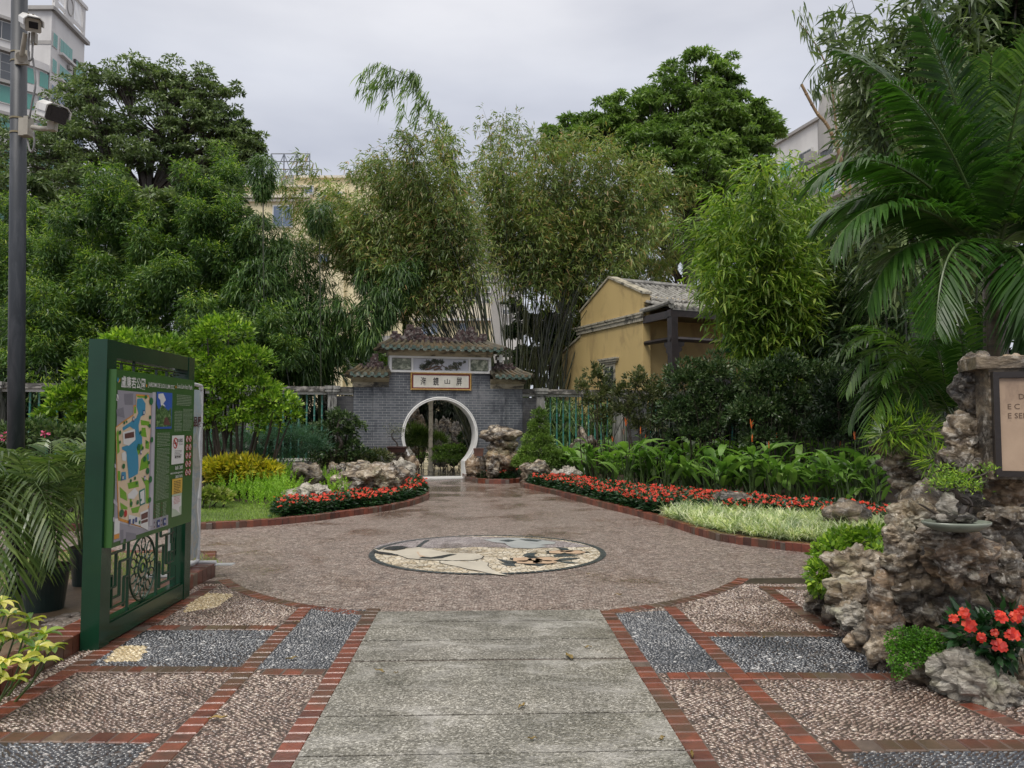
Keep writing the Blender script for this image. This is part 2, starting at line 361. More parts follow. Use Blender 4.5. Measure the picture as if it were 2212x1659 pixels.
E1, E2 = .0045, .005
def pq(*a): return [pf(*q) for q in a]
sheet('dark_pebble_panel', pq((-1.475, 4.93), (-1.01, 4.91), (-1.01, 6.42), (-1.475, 6.5)), .004, M['pebble_dark'])
sheet('dark_pebble_panel', [pf(-2.595, 4.98)[:2], X(-1.72, 4.92)[:2], X(-1.80, 5.76)[:2], pf(-2.595, 5.86)[:2]], .0036, M['stone_bed'])
sheet('dark_pebble_panel', [pf(-2.595, -1)[:2], pf(-1.61, -1)[:2], X(-1.8, 3.75)[:2], X(-2.78, 3.77)[:2]], .0036, M['stone_bed'])
sheet('dark_pebble_panel', pq((1.105, 4.76), (1.545, 4.74), (1.545, 6.3), (1.105, 6.22)), .004, M['pebble_dark'])
sheet('dark_pebble_panel', [X(1.5, 4.81)[:2], X(2.75, 4.8)[:2], X(2.6, 5.59)[:2], X(1.46, 5.59)[:2]], .0036, M['stone_bed'])
sheet('dark_pebble_panel', [X(1.62, 3.66)[:2], X(3.8, 3.68)[:2], X(3.8, 0)[:2], pf(1.68, -1)[:2]], .0036, M['stone_bed'])
sheet('cream_pebble_patch', [gnd(225, 1432)[:2], gnd(300, 1430)[:2], gnd(322, 1398)[:2], gnd(255, 1396)[:2]], .0042, M['pebble_cream'])
sheet('cream_pebble_patch', [gnd(395, 1325)[:2], gnd(470, 1312)[:2], gnd(505, 1285)[:2], gnd(452, 1282)[:2], gnd(415, 1300)[:2]], .0042, M['pebble_cream'])
# concrete slab path
js = [-1, .4, .87, 1.34, 1.8, 2.27, 2.72, 3.17, 3.63, 4.11, 4.59, 5.05, 5.5, 6.0, 6.34]
mb = MB(); r_ = rng(5)
for a, b in zip(js[:-1], js[1:]):
    n = 14; t0, t1 = -.885, .98; ts = np.linspace(t0, t1, n); wob = lambda: np.cumsum(r_.normal(size=n)) * .0012
    la = a + .009 + wob(); lb = b - .009 + wob(); z = .012 + r_.normal() * .002
    top = [pf(t, s, z) for t, s in zip(ts, la)]; bot = [pf(t, s, z) for t, s in zip(ts, lb)]
    V = np.array(top + bot); Vl = V.copy(); Vl[:, 2] = -.01
    F = [(i, i + 1, n + i + 1, n + i) for i in range(n - 1)]
    S = [(i, 2 * n + i, 2 * n + i + 1, i + 1) for i in range(n - 1)] + [(n + i, n + i + 1, 3 * n + i + 1, 3 * n + i) for i in range(n - 1)]
    mb.add(np.vstack([V, Vl]), F, S)
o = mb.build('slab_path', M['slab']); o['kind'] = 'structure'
sheet('slab_joint_mortar', pq((-.885, -1), (.98, -1), (.98, 6.34), (-.885, 6.34)), .004, M['soil'])

# real pebbles set on edge in the near paving
def pebble_field(name, inside, mat, seed, z0=.0, cx=.036, cy=.0145, y0=3.2, y1=7.4):
    r = rng(seed); gx = np.arange(-5.2, 5.2, cx); gy = np.arange(y0, y1, cy); Xg, Yg = np.meshgrid(gx, gy); Xg = Xg + (np.arange(len(gy)) % 2)[:, None] * cx / 2
    P = np.stack([Xg.ravel(), Yg.ravel()], 1) + r.normal(size=(Xg.size, 2)) * (.0055, .0022)
    P = P[np.abs(P[:, 0]) < P[:, 1] * .70 + .05]; P = P[inside(P)]; n = len(P)
    a = .55 * np.sin(P[:, 0] * 5.1 + 2 * np.sin(P[:, 1] * 3.3)) * np.cos(P[:, 1] * 6.3 + P[:, 0] * 2) + r.normal(size=n) * .2
    l = cx * .5 * r.uniform(.75, 1.12, n); w = cy * .5 * r.uniform(.72, 1.05, n); h = r.uniform(.005, .0105, n); q = np.arange(6) * math.pi / 3
    def ring_(k, zz): x = np.cos(q)[None] * l[:, None] * k; y = np.sin(q)[None] * w[:, None] * k; return np.stack([P[:, [0]] + x * np.cos(a)[:, None] - y * np.sin(a)[:, None], P[:, [1]] + x * np.sin(a)[:, None] + y * np.cos(a)[:, None], np.broadcast_to((z0 + h * zz)[:, None], x.shape)], -1)
    V = np.concatenate([ring_(1.0, 0.0), ring_(.72, .78), np.stack([P[:, 0], P[:, 1], z0 + h], 1)[:, None]], 1).reshape(-1, 3); k = np.arange(n)[:, None, None] * 13
    F = k + np.array([[i, (i + 1) % 6, 6 + (i + 1) % 6, 6 + i] for i in range(6)])[None]; T = k + np.array([[6 + i, 6 + (i + 1) % 6, 12] for i in range(6)])[None]
    o = MB().add(V, F.reshape(-1, 4), T.reshape(-1, 3)).build(name, mat, smooth=True); o['kind'] = 'structure'; return o
def near_band(P):
    out = np.zeros(len(P), bool)
    for b in bands:
        Q = np.array([q[:2] for q in b])
        for A, B in zip(Q[:-1], Q[1:]):
            d = B - A; L = np.linalg.norm(d); d /= L; v = P - A; s_ = v @ d; t_ = v @ np.array((-d[1], d[0])); out |= (s_ > -.01) & (s_ < L + .01) & (np.abs(t_) < .066)
    return out
def to_pf(P): return P[:, 0] * math.cos(PA) + P[:, 1] * math.sin(PA), -P[:, 0] * math.sin(PA) + P[:, 1] * math.cos(PA)
dark_polys = [[q[:2] for q in pq((-1.475, 4.93), (-1.01, 4.91), (-1.01, 6.42), (-1.475, 6.5))], [pf(-2.595, 4.98)[:2], X(-1.72, 4.92)[:2], X(-1.80, 5.76)[:2], pf(-2.595, 5.86)[:2]], [pf(-2.595, -1)[:2], pf(-1.61, -1)[:2], X(-1.8, 3.75)[:2], X(-2.78, 3.77)[:2]],
    [q[:2] for q in pq((1.105, 4.76), (1.545, 4.74), (1.545, 6.3), (1.105, 6.22))], [X(1.5, 4.81)[:2], X(2.75, 4.8)[:2], X(2.6, 5.59)[:2], X(1.46, 5.59)[:2]], [X(1.62, 3.66)[:2], X(3.8, 3.68)[:2], X(3.8, 0)[:2], pf(1.68, -1)[:2]]]
cream_polys = [[gnd(225, 1432)[:2], gnd(300, 1430)[:2], gnd(322, 1398)[:2], gnd(255, 1396)[:2]], [gnd(395, 1325)[:2], gnd(470, 1312)[:2], gnd(505, 1285)[:2], gnd(452, 1282)[:2], gnd(415, 1300)[:2]]]
def any_poly(P, L): return np.any([in_poly(P, q) for q in L], 0)
def in_dark(P): return any_poly(P, dark_polys) & ~any_poly(P, cream_polys) & ~near_band(P)
def in_pink(P):
    t_, s_ = to_pf(P); return ~any_poly(P, dark_polys + cream_polys) & ~near_band(P) & ~((t_ > -.9) & (t_ < 1.0)) & (t_ > -2.82) & (np.hypot(t_ - .05, s_ - 9.2) > 3.15)
def in_cream(P): return any_poly(P, cream_polys) & ~near_band(P)
pebble_field('paving_pebbles', in_pink, M['stone_pink'], 31); pebble_field('dark_paving_pebbles', in_dark, M['stone_dark'], 32, .003); pebble_field('cream_paving_pebbles', in_cream, stone_mat('flat cream pebbles', [(0, (.3, .22, .1)), (.5, (.5, .4, .22)), (1, (.62, .54, .36))]), 33, .004, .04, .022)
bed = [p[:2] for p in (pf(-2.83, 3.0), pf(-.95, 3.0), pf(-.95, 6.32))] + [p[:2] for p in arc(-19.5, -61)] + [pf(-2.83, 7.6)[:2]]
sheet('paving_grout', bed, .003, M['stone_bed'])
bed = [p[:2] for p in (pf(1.02, 6.3), pf(1.02, 3.0), pf(3.4, 3.0), pf(3.4, 7.6))] + [p[:2] for p in arc(58, 19.5)]
sheet('paving_grout', bed, .003, M['stone_bed'])
# ---- round crane mosaic set into the plaza
md = thing('crane_mosaic', 'round stone mosaic of a white crane and peach flowers set in the pebble plaza', 'mosaic', pf(.05, 9.2))
MC = (.05, 9.2); MRt, MRs = 1.45, 1.36
def ell(k, n=72, a0=0, a1=360): return [pf(MC[0] + k * MRt * math.cos(R(a)), MC[1] + k * MRs * math.sin(R(a))) for a in np.linspace(a0, a1, n, endpoint=False)]
def zs(pts, z): return np.array([(p[0], p[1], z) for p in pts])
MB().face(zs(ell(.955), .006)).build('cream_ground', M['mosaic_cream'], md)
def m4(x, y): return gnd((1350 + x / 1.8433) / 1.8517, (2050 + y / 1.8433) / 1.8517)
mb = MB(); n = 110
for i in range(n):
    a0, a1 = 360 * i / n + .25, 360 * (i + 1) / n - .25
    pts = [ell(.95, 1, a0, a0 + 1)[0], ell(1.0, 1, a0, a0 + 1)[0], ell(1.0, 1, a1, a1 + 1)[0], ell(.95, 1, a1, a1 + 1)[0]]
    mb.face(zs(pts, .010))
mb.build('slate_ring', M['inlay_slate'], md)
up_ = [p for p in [m4(265, 265), m4(300, 245), m4(420, 218), m4(600, 197), m4(800, 184), m4(1040, 182), m4(1200, 185), m4(1400, 192), m4(1600, 208), m4(1750, 228), m4(1880, 258), m4(1600, 262), m4(1400, 272), m4(1200, 262), m4(1000, 258), m4(830, 268), m4(640, 268), m4(420, 262)]]
MB().face(zs(up_, .0085)).build('grey_ground', M['mosaic_grey'], md)
def inlay(name, polys, mat, z):
    mb = MB()
    for p in polys: mb.face(zs([m4(*q) for q in p], z))
    return mb.build(name, mat, md)
wing = [(258, 268), (300, 282), (420, 290), (520, 272), (600, 262), (680, 275), (760, 292), (850, 308), (950, 306), (1040, 312), (1075, 328), (1060, 345), (1000, 358), (850, 360), (700, 356), (600, 350), (520, 345), (480, 330), (400, 306), (300, 292)]
body = [(755, 368), (850, 362), (960, 372), (1060, 366), (1112, 378), (1105, 400), (1140, 428), (1200, 455), (1262, 472), (1190, 466), (1100, 452), (1030, 434), (960, 424), (900, 408), (820, 392), (762, 380)]
def grow(p, k):
    q = np.array(p, float); c = q.mean(0); d = q - c; L = np.linalg.norm(d * (1, 3), axis=1, keepdims=True); return [tuple(v) for v in q + d / np.maximum(L, 1) * (k, k) ]
inlay('crane_outline', [grow(wing, 7), grow(body, 7)], M['inlay_black'], .0095)
inlay('crane_feathers', [wing, body], M['crane_white'], .0115)
inlay('crane_neck', [[(600, 345), (625, 333), (690, 338), (770, 325), (830, 314), (880, 316), (830, 328), (770, 345), (690, 350), (640, 348)]], M['inlay_black'], .014)
inlay('crane_beak', [[(583, 300), (595, 296), (605, 320), (650, 332), (610, 334)]], M['inlay_peach'], .014)
inlay('tail_feathers', [[(328, 276), (380, 258), (470, 252), (520, 262), (480, 276), (420, 284)], [(262, 290), (330, 300), (450, 318), (440, 324), (330, 314), (270, 303)]], M['inlay_black'], .0135)
inlay('grass_blade', [[(580, 258), (640, 212), (680, 208), (630, 240), (612, 262)]], M['inlay_slate'], .0135)
inlay('pale_cloud', [[(1075, 205), (1180, 195), (1330, 193), (1480, 205), (1610, 225), (1600, 238), (1500, 245), (1545, 258), (1430, 272), (1290, 266), (1250, 248), (1240, 235), (1150, 225)]], M['inlay_blue'], .0125)
inlay('cloud_mark', [[(1190, 214), (1260, 206), (1320, 213), (1260, 224)], [(1335, 204), (1420, 205), (1510, 214), (1470, 222), (1390, 215)]], M['inlay_slate'], .014)
leafp = [[(1170, 345), (1240, 360), (1310, 368), (1300, 384), (1230, 376)], [(1200, 380), (1300, 384), (1315, 402), (1240, 398)], [(1620, 352), (1700, 340), (1795, 343), (1720, 356), (1630, 364)], [(1620, 366), (1700, 368), (1780, 380), (1690, 382)],
         [(1365, 322), (1400, 305), (1480, 302), (1450, 314), (1460, 336), (1400, 336)], [(1590, 318), (1680, 312), (1780, 326), (1680, 330), (1600, 334)], [(1420, 392), (1480, 386), (1540, 388), (1490, 402)], [(1600, 262), (1690, 268), (1720, 290), (1660, 280)]]
inlay('flower_leaf', leafp, M['inlay_slate'], .0125)
def blob4(cx, cy, rx, ry, lob=7, a=.14): return [(cx + rx * (1 + a * math.cos(lob * q)) * math.cos(q), cy + ry * (1 + a * math.cos(lob * q)) * math.sin(q)) for q in np.linspace(0, 2 * math.pi, 42, endpoint=False)]
inlay('flower_outline', [blob4(1455, 361, 178, 31), blob4(1690, 299, 150, 17)], M['inlay_black'], .0133)
inlay('flower_petals', [blob4(1455 + dx, 361 + dy, rx, ry, 5, .08) for dx, dy, rx, ry in ((-95, -6, 70, 17), (85, -8, 85, 16), (-45, 12, 95, 13), (70, 12, 90, 12), (0, -4, 55, 11))] + [blob4(1690 + dx, 299 + dy, rx, ry, 5, .08) for dx, dy, rx, ry in ((-70, 0, 64, 11), (60, 1, 75, 12), (0, -5, 50, 6))], M['inlay_peach'], .0145)

# ---- planting beds with brick kerbs
LK = [gnd(*p) for p in [(443, 1143), (520, 1139), (600, 1133), (680, 1125), (750, 1115), (810, 1107), (850, 1100), (885, 1092), (908, 1084), (921, 1076), (921, 1068), (915, 1060), (903, 1050), (893, 1042)]]
LK = [X(-30, 11.4), X(-10, 11.1), X(-6.5, 11.05)] + LK
RK = [gnd(*p) for p in [(1138, 1043), (1128, 1048), (1134, 1053), (1160, 1059), (1200, 1068), (1250, 1081), (1300, 1095), (1370, 1112), (1435, 1130), (1500, 1152), (1550, 1166), (1600, 1175), (1680, 1185), (1755, 1193)]]
IK = [gnd(*p) for p in [(1003, 1032), (1010, 1038), (1030, 1042), (1060, 1045), (1090, 1045), (1118, 1043), (1136, 1038), (1142, 1032)]]
def kerb(name, pts, h=.105, w=.12, seed=3):
    mb = MB(); brick_run(mb, pts, w, .108, -.02, h, gap=.006, seed=seed, jit=.003)
    m2 = MB(); brick_run(m2, pts, w - .012, .3, -.02, h - .012, gap=0, seed=seed, jit=0)
    o = mb.build(name, M['brick']); o['kind'] = 'structure'; o = m2.build(name + '_core', M['mortar']); o['kind'] = 'structure'
kerb('kerb', LK[1:], seed=11); kerb('kerb', RK, seed=12); kerb('kerb', IK, seed=13, h=.12)
NK = [pf(-2.94, -1), pf(-2.94, 5), pf(-2.93, 7.0), pf(-2.9, 7.9)]
kerb('kerb', NK, seed=14, h=.13, w=.2)
kerb('kerb', [pf(-2.9, 7.95), X(-3.6, 8.9), X(-6, 9.05), X(-14, 9.2)], seed=15, h=.06)
sheet('garden_bed_soil', [p[:2] for p in LK] + [(-2.7, 20.8), (-30, 14.5)], .075, M['soil'])
sheet('garden_bed_soil', [p[:2] for p in RK] + [(9, 8.5), (12, 12), (12, 24), (1.4, 21.8), (.9, 20)], .075, M['soil'])
sheet('garden_bed_soil', [p[:2] for p in IK] + [(.9, 21.8), (-.9, 21.3)], .09, M['soil'])
sheet('garden_bed_soil', [pf(-2.9, -1)[:2], pf(-2.9, 7.9)[:2], (-3.65, 8.85), (-6, 9.0), (-14, 9.15), (-14, -1)], .05, M['soil_tan'])
sheet('courtyard_pavement', [(-14, 21.0), (8, 21.0), (8, 40), (-14, 40)], .002, M['pebble_court'])
sheet('terrace_ground', [(3, 24), (40, 24), (40, 60), (3, 60)], .01, simple('tan terrace earth', (.3, .19, .12), (.2, .13, .08), 1.0, .5, .2))
# lawn
M['grass'] = leaf_mat('lawn grass', [(.1, .18, .03), (.17, .28, .05), (.26, .38, .08), (.22, .28, .08)], .5, .3)
def blades(mb, P, L, Wd, r, lean=.5, lift=1.0):
    n = len(P); a = r.uniform(0, 2 * math.pi, n); D = np.stack([np.cos(a) * lean * r.uniform(.2, 1, n), np.sin(a) * lean * r.uniform(.2, 1, n), np.full(n, lift)], 1); D = unit(D)
    S = np.stack([-np.sin(a), np.cos(a), np.zeros(n)], 1) * (Wd / 2); L = (L * r.uniform(.6, 1.2, n))[:, None]
    V = np.stack([P - S, P + S, P + D * L], 1).reshape(-1, 3)
    mb.add(V, np.arange(3 * n).reshape(-1, 3))
def scatter(poly, n, r, z=0.):
    poly = np.asarray([q[:2] for q in poly]); lo, hi = poly.min(0), poly.max(0); out = []
    tot = 0
    while tot < n:
        P = r.uniform(lo, hi, (n * 2, 2)); P = P[in_poly(P, poly)]; out.append(P); tot += len(P)
        if len(P) == 0: break
    P = np.vstack(out)[:n]; return np.concatenate([P, np.full((len(P), 1), z)], 1)
r_ = rng(21)
lawn_poly = [LK[3] + (0, .07, 0), LK[4] + (0, .07, 0), LK[5] + (0, .08, 0), gnd(612, 1118), gnd(590, 1100), gnd(480, 1090), gnd(380, 1092), X(-9, 13.5), X(-9, 11.18), X(-6.5, 11.13)]
mb = MB(); blades(mb, scatter(lawn_poly, 26000, r_, .075), .05, .009, r_, 1.2)
tag(mb.build('lawn_grass', M['grass']), 'short green lawn grass behind the brick kerb left of the red flowers', 'grass', kind='stuff')
sheet('lawn', [q[:2] for q in lawn_poly], .079, simple('lawn thatch', (.09, .13, .03), (.05, .075, .02), 10, .7, .4, 40))
g2 = [X(-3.1, 8.1), X(-3.6, 8.75), X(-6, 8.9), X(-12, 9), X(-12, 7.6), X(-4.2, 7.4)]
mb = MB(); blades(mb, scatter(g2, 12000, r_, .05), .05, .009, r_, 1.2)
tag(mb.build('lawn_grass', M['grass']), 'thin strip of lawn grass behind the green map board', 'grass', kind='stuff')
# fallen leaves on the wet paving
M['dead_leaf'] = leaf_mat('fallen leaf', [(.16, .07, .025), (.2, .13, .04), (.12, .13, .03)], .35, 0)
def dead(px, py, L, a, seed, z=.016):
    r = rng(seed); c = gnd(px, py); mb = MB(); n = 7; V = []
    for i in range(n):
        u = i / (n - 1); w = L * .17 * math.sin(math.pi * min(max(u, .02), .98)) ; x = (u - .5) * L; h = .012 * math.sin(u * 5 + seed)
        for sg in (-1, 0, 1): V.append((x * math.cos(a) - sg * w * math.sin(a), x * math.sin(a) + sg * w * math.cos(a), z + abs(h) + (abs(sg) * .006)))
    F = [(3 * i + k, 3 * i + k + 1, 3 * i + k + 4, 3 * i + k + 3) for i in range(n - 1) for k in (0, 1)]
    return mb.add(np.array(V) + c, F).build('fallen_leaf', M['dead_leaf'], origin=c)
DL = [(1127, 1534, .07, 1.0, 'dark curled fallen leaf on the middle of the concrete slabs'), (1150, 1606, .05, .2, 'small dark leaf scrap near the front of the slab path'), (820, 1457, .09, -.6, 'pale narrow fallen leaf left on the fourth concrete slab'),
      (1495, 1640, .06, 1.4, 'green fallen leaf on the bottom end of the right brick band'), (630, 1430, .09, .7, 'bent pale leaf on the left brick band'), (1270, 1405, .07, .5, 'brown leaf on wet slab right of the path centre'), (1335, 1290, .07, -.3, 'brown leaf on pebbles in front of the mosaic'),
      (1270, 1245, .05, .4, 'leaf scrap at the front edge of the mosaic'), (640, 1350, .06, 0, 'small brown leaf on the brick crossing left of the path'), (470, 1560, .1, .2, 'long tan leaf on the pebbles at lower left'), (1650, 1385, .05, 1, 'small tan leaf on the dark pebble panel at right'), (1430, 1605, .06, .8, 'green leaf beside the lower right brick band'),
      (1230, 1425, .12, 1.9, 'thin curved straw coloured leaf on the right side of the slabs'), (855, 1462, .03, 0, 'tiny reddish leaf on the left side of the slabs')]
for i, (x, y, L, a, lb) in enumerate(DL): tag(dead(x, y, L, a, i), lb, 'leaf', 'fallen leaves on the wet paving')
# ============================================================ MOON GATE (own frame: x along wall, y away from camera, z up)
def greybrick(name, c1, c2, mort, dark):
    m, t, b, o = new_mat(name); tcn = t.nodes.new('ShaderNodeTexCoord'); sx = t.nodes.new('ShaderNodeSeparateXYZ'); t.links.new(tcn.outputs['Object'], sx.inputs[0])
    cx = t.nodes.new('ShaderNodeCombineXYZ'); t.links.new(mth(t, 'ADD', sx.outputs[0], sx.outputs[1]), cx.inputs[0]); t.links.new(sx.outputs[2], cx.inputs[1])
    br = t.nodes.new('ShaderNodeTexBrick'); br.inputs['Scale'].default_value = 1.0; br.inputs['Brick Width'].default_value = .235; br.inputs['Row Height'].default_value = .0735
    br.inputs['Mortar Size'].default_value = .0042; br.inputs['Mortar Smooth'].default_value = .3; br.inputs['Bias'].default_value = 0
    br.inputs['Color1'].default_value = (*c1, 1); br.inputs['Color2'].default_value = (*c2, 1); br.inputs['Mortar'].default_value = (*mort, 1)
    t.links.new(cx.outputs[0], br.inputs['Vector']); col = br.outputs[0]
    n1 = noi(t, pos(t, True), 1.1, 6, .62, .3)
    wash = ramp(t, [(.5, (0, 0, 0)), (.68, (.65, .65, .65))], n1); col = mixc(t, wash, col, (.22, .225, .24))
    n2 = noi(t, pos(t, True, (1, 1, .5)), 1.9, 6, .6, .5); dk = ramp(t, [(.52, (0, 0, 0)), (.64, (.75, .75, .75))], n2); col = mixc(t, dk, col, dark)
    low = t.nodes.new('ShaderNodeMapRange'); low.inputs[1].default_value = .3; low.inputs[2].default_value = 1.3; low.inputs[3].default_value = .75; low.inputs[4].default_value = 0
    t.links.new(sx.outputs[2], low.inputs[0]); lw = mth(t, 'MULTIPLY', low.outputs[0], noi(t, pos(t, True), 2.5, 4)); col = mixc(t, lw, col, (.09, .075, .06))
    t.links.new(col, b.inputs['Base Color']); b.inputs['Roughness'].default_value = .5
    bump(t, b, mth(t, 'SUBTRACT', noi(t, pos(t, True), 30, 4), mth(t, 'MULTIPLY', br.outputs['Fac'], .8)), .4, .008); return m
M['gbrick'] = greybrick('blue grey brick wall', (.07, .08, .095), (.105, .114, .13), (.36, .37, .37), (.03, .034, .045))
M['gbrick_dark'] = greybrick('sooty grey brick', (.05, .05, .055), (.07, .07, .07), (.12, .12, .12), (.02, .02, .022))
M['whitestone'] = simple('weathered white moulding', (.62, .61, .57), (.4, .4, .37), 3, .45, .15, stain=(.1, .1, .1), stain_scale=1.6, lo=.3, hi=.55)
M['whiterim'] = simple('white painted rim', (.72, .72, .7), (.55, .55, .53), 2.5, .4, .08, lo=.3, hi=.5)
M['whitepost'] = simple('streaked white post', (.42, .41, .38), (.16, .16, .15), 4, .5, .2, stain=(.05, .05, .045), stain_scale=4, stretch=(1.5, 1.5, .4))
M['cream_eave'] = simple('stained cream eave', (.5, .44, .32), (.3, .26, .18), 2, .55, .1, stain=(.07, .06, .045), stain_scale=2.2, stretch=(1, 1, 3))
M['tile'] = simple('mossy olive roof tile', (.1, .09, .058), (.032, .03, .023), 5, .35, .4, 30, stain=(.11, .075, .04), stain_scale=4)
M['teal'] = simple('weathered green glaze', (.09, .14, .115), (.03, .05, .04), 9, .3, .3, 40, stain=(.22, .22, .18), stain_scale=8)
M['maroon'] = simple('lichened maroon brickwork', (.06, .026, .023), (.02, .013, .012), 8, .55, .6, 30, stain=(.2, .18, .165), stain_scale=9, bdist=.02)
M['coping'] = simple('black stained coping', (.1, .095, .085), (.025, .024, .022), 3, .6, .5, 20, stain=(.35, .33, .3), stain_scale=4, stretch=(1, 1, 2))
GO = np.array((-2.06, 21.2, 0.)); GA = R(15)
gate = thing('moon_gate', 'grey brick moon gate with round white rimmed opening, tiled roof and four character signboard', 'gateway', GO, GA)
def gl(u, v, z): return GO + np.array((u * math.cos(GA) - v * math.sin(GA), u * math.sin(GA) + v * math.cos(GA), z))
CZ, RO, RI = 1.235, 1.105, 1.02
def arch(r, leg, z0=-.05, n=64):         # left leg up, round over the top, right leg down
    zz = CZ - math.sqrt(max(r * r - leg * leg, 0)); a0 = math.asin(leg / r)
    pts = [(-leg, z0), (-leg, zz)]
    for k in np.linspace(-math.pi + a0 , math.pi - a0, n)[1:-1]: pts.append((r * math.sin(k), CZ + r * math.cos(k)))
    return pts + [(leg, zz), (leg, z0)]
def archwall(mb, outer, r, leg, v0, v1):
    """outer: polyline from the left foot over the top to the right foot"""
    poly = outer + arch(r, leg)[::-1]
    mb.prism(poly, v0, v1)
mb = MB(); archwall(mb, [(-1.9, -.05), (-1.9, 2.78), (-1.47, 2.78), (-1.47, 3.5), (1.47, 3.5), (1.47, 2.78), (1.93, 2.78), (1.93, -.05)], 1.07, .75, 0, .44)
mb.box(-2.44, -1.9, .05, .40, -.05, 2.72); mb.box(1.93, 2.47, .05, .40, -.05, 2.72)
mb.build('wall', M['gbrick'], gate, local=True)
# rim: moulded ring swept round the opening
def sweep_arch(mb, prof, z0=-.05):
    """prof: list of (radius, y)"""
    rows = [arch(r, .70 + (r - RI) * .9, z0, 72) for r, _ in prof]; m = len(rows[0]); V = []
    for row, (_, y) in zip(rows, prof): V += [(p[0], y, p[1]) for p in row]
    k = len(prof); F = [(a * m + i, ((a + 1) % k) * m + i, ((a + 1) % k) * m + i + 1, a * m + i + 1) for a in range(k) for i in range(m - 1)]
    mb.add(V, F)
mb = MB(); sweep_arch(mb, [(RO, 0.002), (RO, -.045), (RO - .012, -.055), (1.075, -.055), (1.07, -.04), (1.055, -.04), (1.05, -.05), (1.03, -.05), (RI, -.03), (RI, .47), (RO - .01, .47), (RO - .01, .442)])
mb.build('opening_rim', M['whiterim'], gate, local=True, smooth=False)
MB().box(-.7, .7, -.1, .5, -.05, .03).build('threshold', M['whiterim'], gate, local=True)
# frieze of three painted panels
mb = MB(); 
for (a, b, c, d) in ((-1.475, 1.485, 3.44, 3.50), (-1.475, 1.485, 3.03, 3.09), (-1.475, -1.40, 3.09, 3.44), (1.41, 1.485, 3.09, 3.44), (-.845, -.79, 3.09, 3.44), (.815, .87, 3.09, 3.44)): mb.box(a, b, -.055, -.001, c, d)
mb.box(-1.475, -1.462, -.055, .35, 3.03, 3.5)
mb.build('frieze_frame', M['whiterim'], gate, local=True)
def paint_mat(name, stops, sc, seedv):
    m, t, b, o = new_mat(name); n = noi(t, pos(t, True, (1, 1, 1.3), (0, 0, seedv)), sc, 6, .62, .8); t.links.new(ramp(t, stops, n), b.inputs['Base Color']); b.inputs['Roughness'].default_value = .4; return m
land = paint_mat('ink landscape painting', [(.36, (.07, .085, .06)), (.5, (.18, .2, .14)), (.6, (.45, .46, .36)), (.75, (.6, .6, .5))], 5, .4)
for a, b in ((-1.40, -.845), (.87, 1.41)):
    c = .04; p = [(a + .015 + c, 3.105), (b - .015 - c, 3.105), (b - .015, 3.105 + c), (b - .015, 3.425 - c), (b - .015 - c, 3.425), (a + .015 + c, 3.425), (a + .015, 3.425 - c), (a + .015, 3.105 + c)]
    MB().prism(p, -.02, -.004).build('landscape_painting', land, gate, local=True)
    MB().prism([(a + .001, 3.091), (b - .001, 3.091), (b - .001, 3.439), (a + .001, 3.439)], -.012, -.002).build('painting_border', simple('grey lilac border', (.27, .25, .25), None, 5), gate, local=True)
rel = MB().prism([(-.785, 3.095), (.81, 3.095), (.81, 3.435), (-.785, 3.435)], -.015, -.003).build('relief_panel', simple('pale lilac plaster', (.56, .57, .62), (.46, .47, .52), 3, .5, .05), gate, local=True)
mb = MB(); r_ = rng(77)
def rtube(p, w): mb.tube([(a, -.03, b) for a, b in p], w, 5)
rtube([(-.45, 3.12), (-.3, 3.15), (-.12, 3.22), (0, 3.2), (.06, 3.27), (.0, 3.33)], [.03, .028, .025, .02, .015, .01]); rtube([(-.2, 3.11), (-.05, 3.16), (.04, 3.12)], [.03, .028, .015]); rtube([(-.3, 3.16), (-.28, 3.27), (-.15, 3.33)], [.02, .014, .01])
rtube([(.02, 3.26), (.12, 3.2), (.25, 3.17), (.4, 3.24), (.55, 3.3), (.72, 3.36)], [.012, .01, .009, .008, .006, .004]); rtube([(.25, 3.17), (.45, 3.15), (.58, 3.18)], [.009, .007, .005]); rtube([(.4, 3.24), (.38, 3.32)], [.007, .004])
mb.build('relief_branch', simple('brown relief', (.16, .11, .085), None, 9), gate, local=True)
mb = MB()
for cx, cz, rr, n in ((-.47, 3.2, .11, 240), (-.33, 3.3, .1, 200), (-.12, 3.34, .09, 160), (.03, 3.35, .07, 100), (-.2, 3.38, .06, 60), (.3, 3.2, .1, 50), (.45, 3.2, .1, 60), (.55, 3.3, .09, 50), (.4, 3.3, .07, 40), (.7, 3.36, .05, 20), (.15, 3.16, .06, 25)):
    q = r_.normal(size=(n, 2)) * rr * .5; q[:, 1] *= .7
    for a, b in q:
        w = .011; mb.box(cx + a - w, cx + a + w, -.034, -.016, min(max(cz + b - w, 3.1), 3.41), min(max(cz + b + w, 3.12), 3.43))
mb.build('relief_foliage', simple('grey green relief', (.13, .14, .09), (.06, .07, .045), 14, .5), gate, local=True)
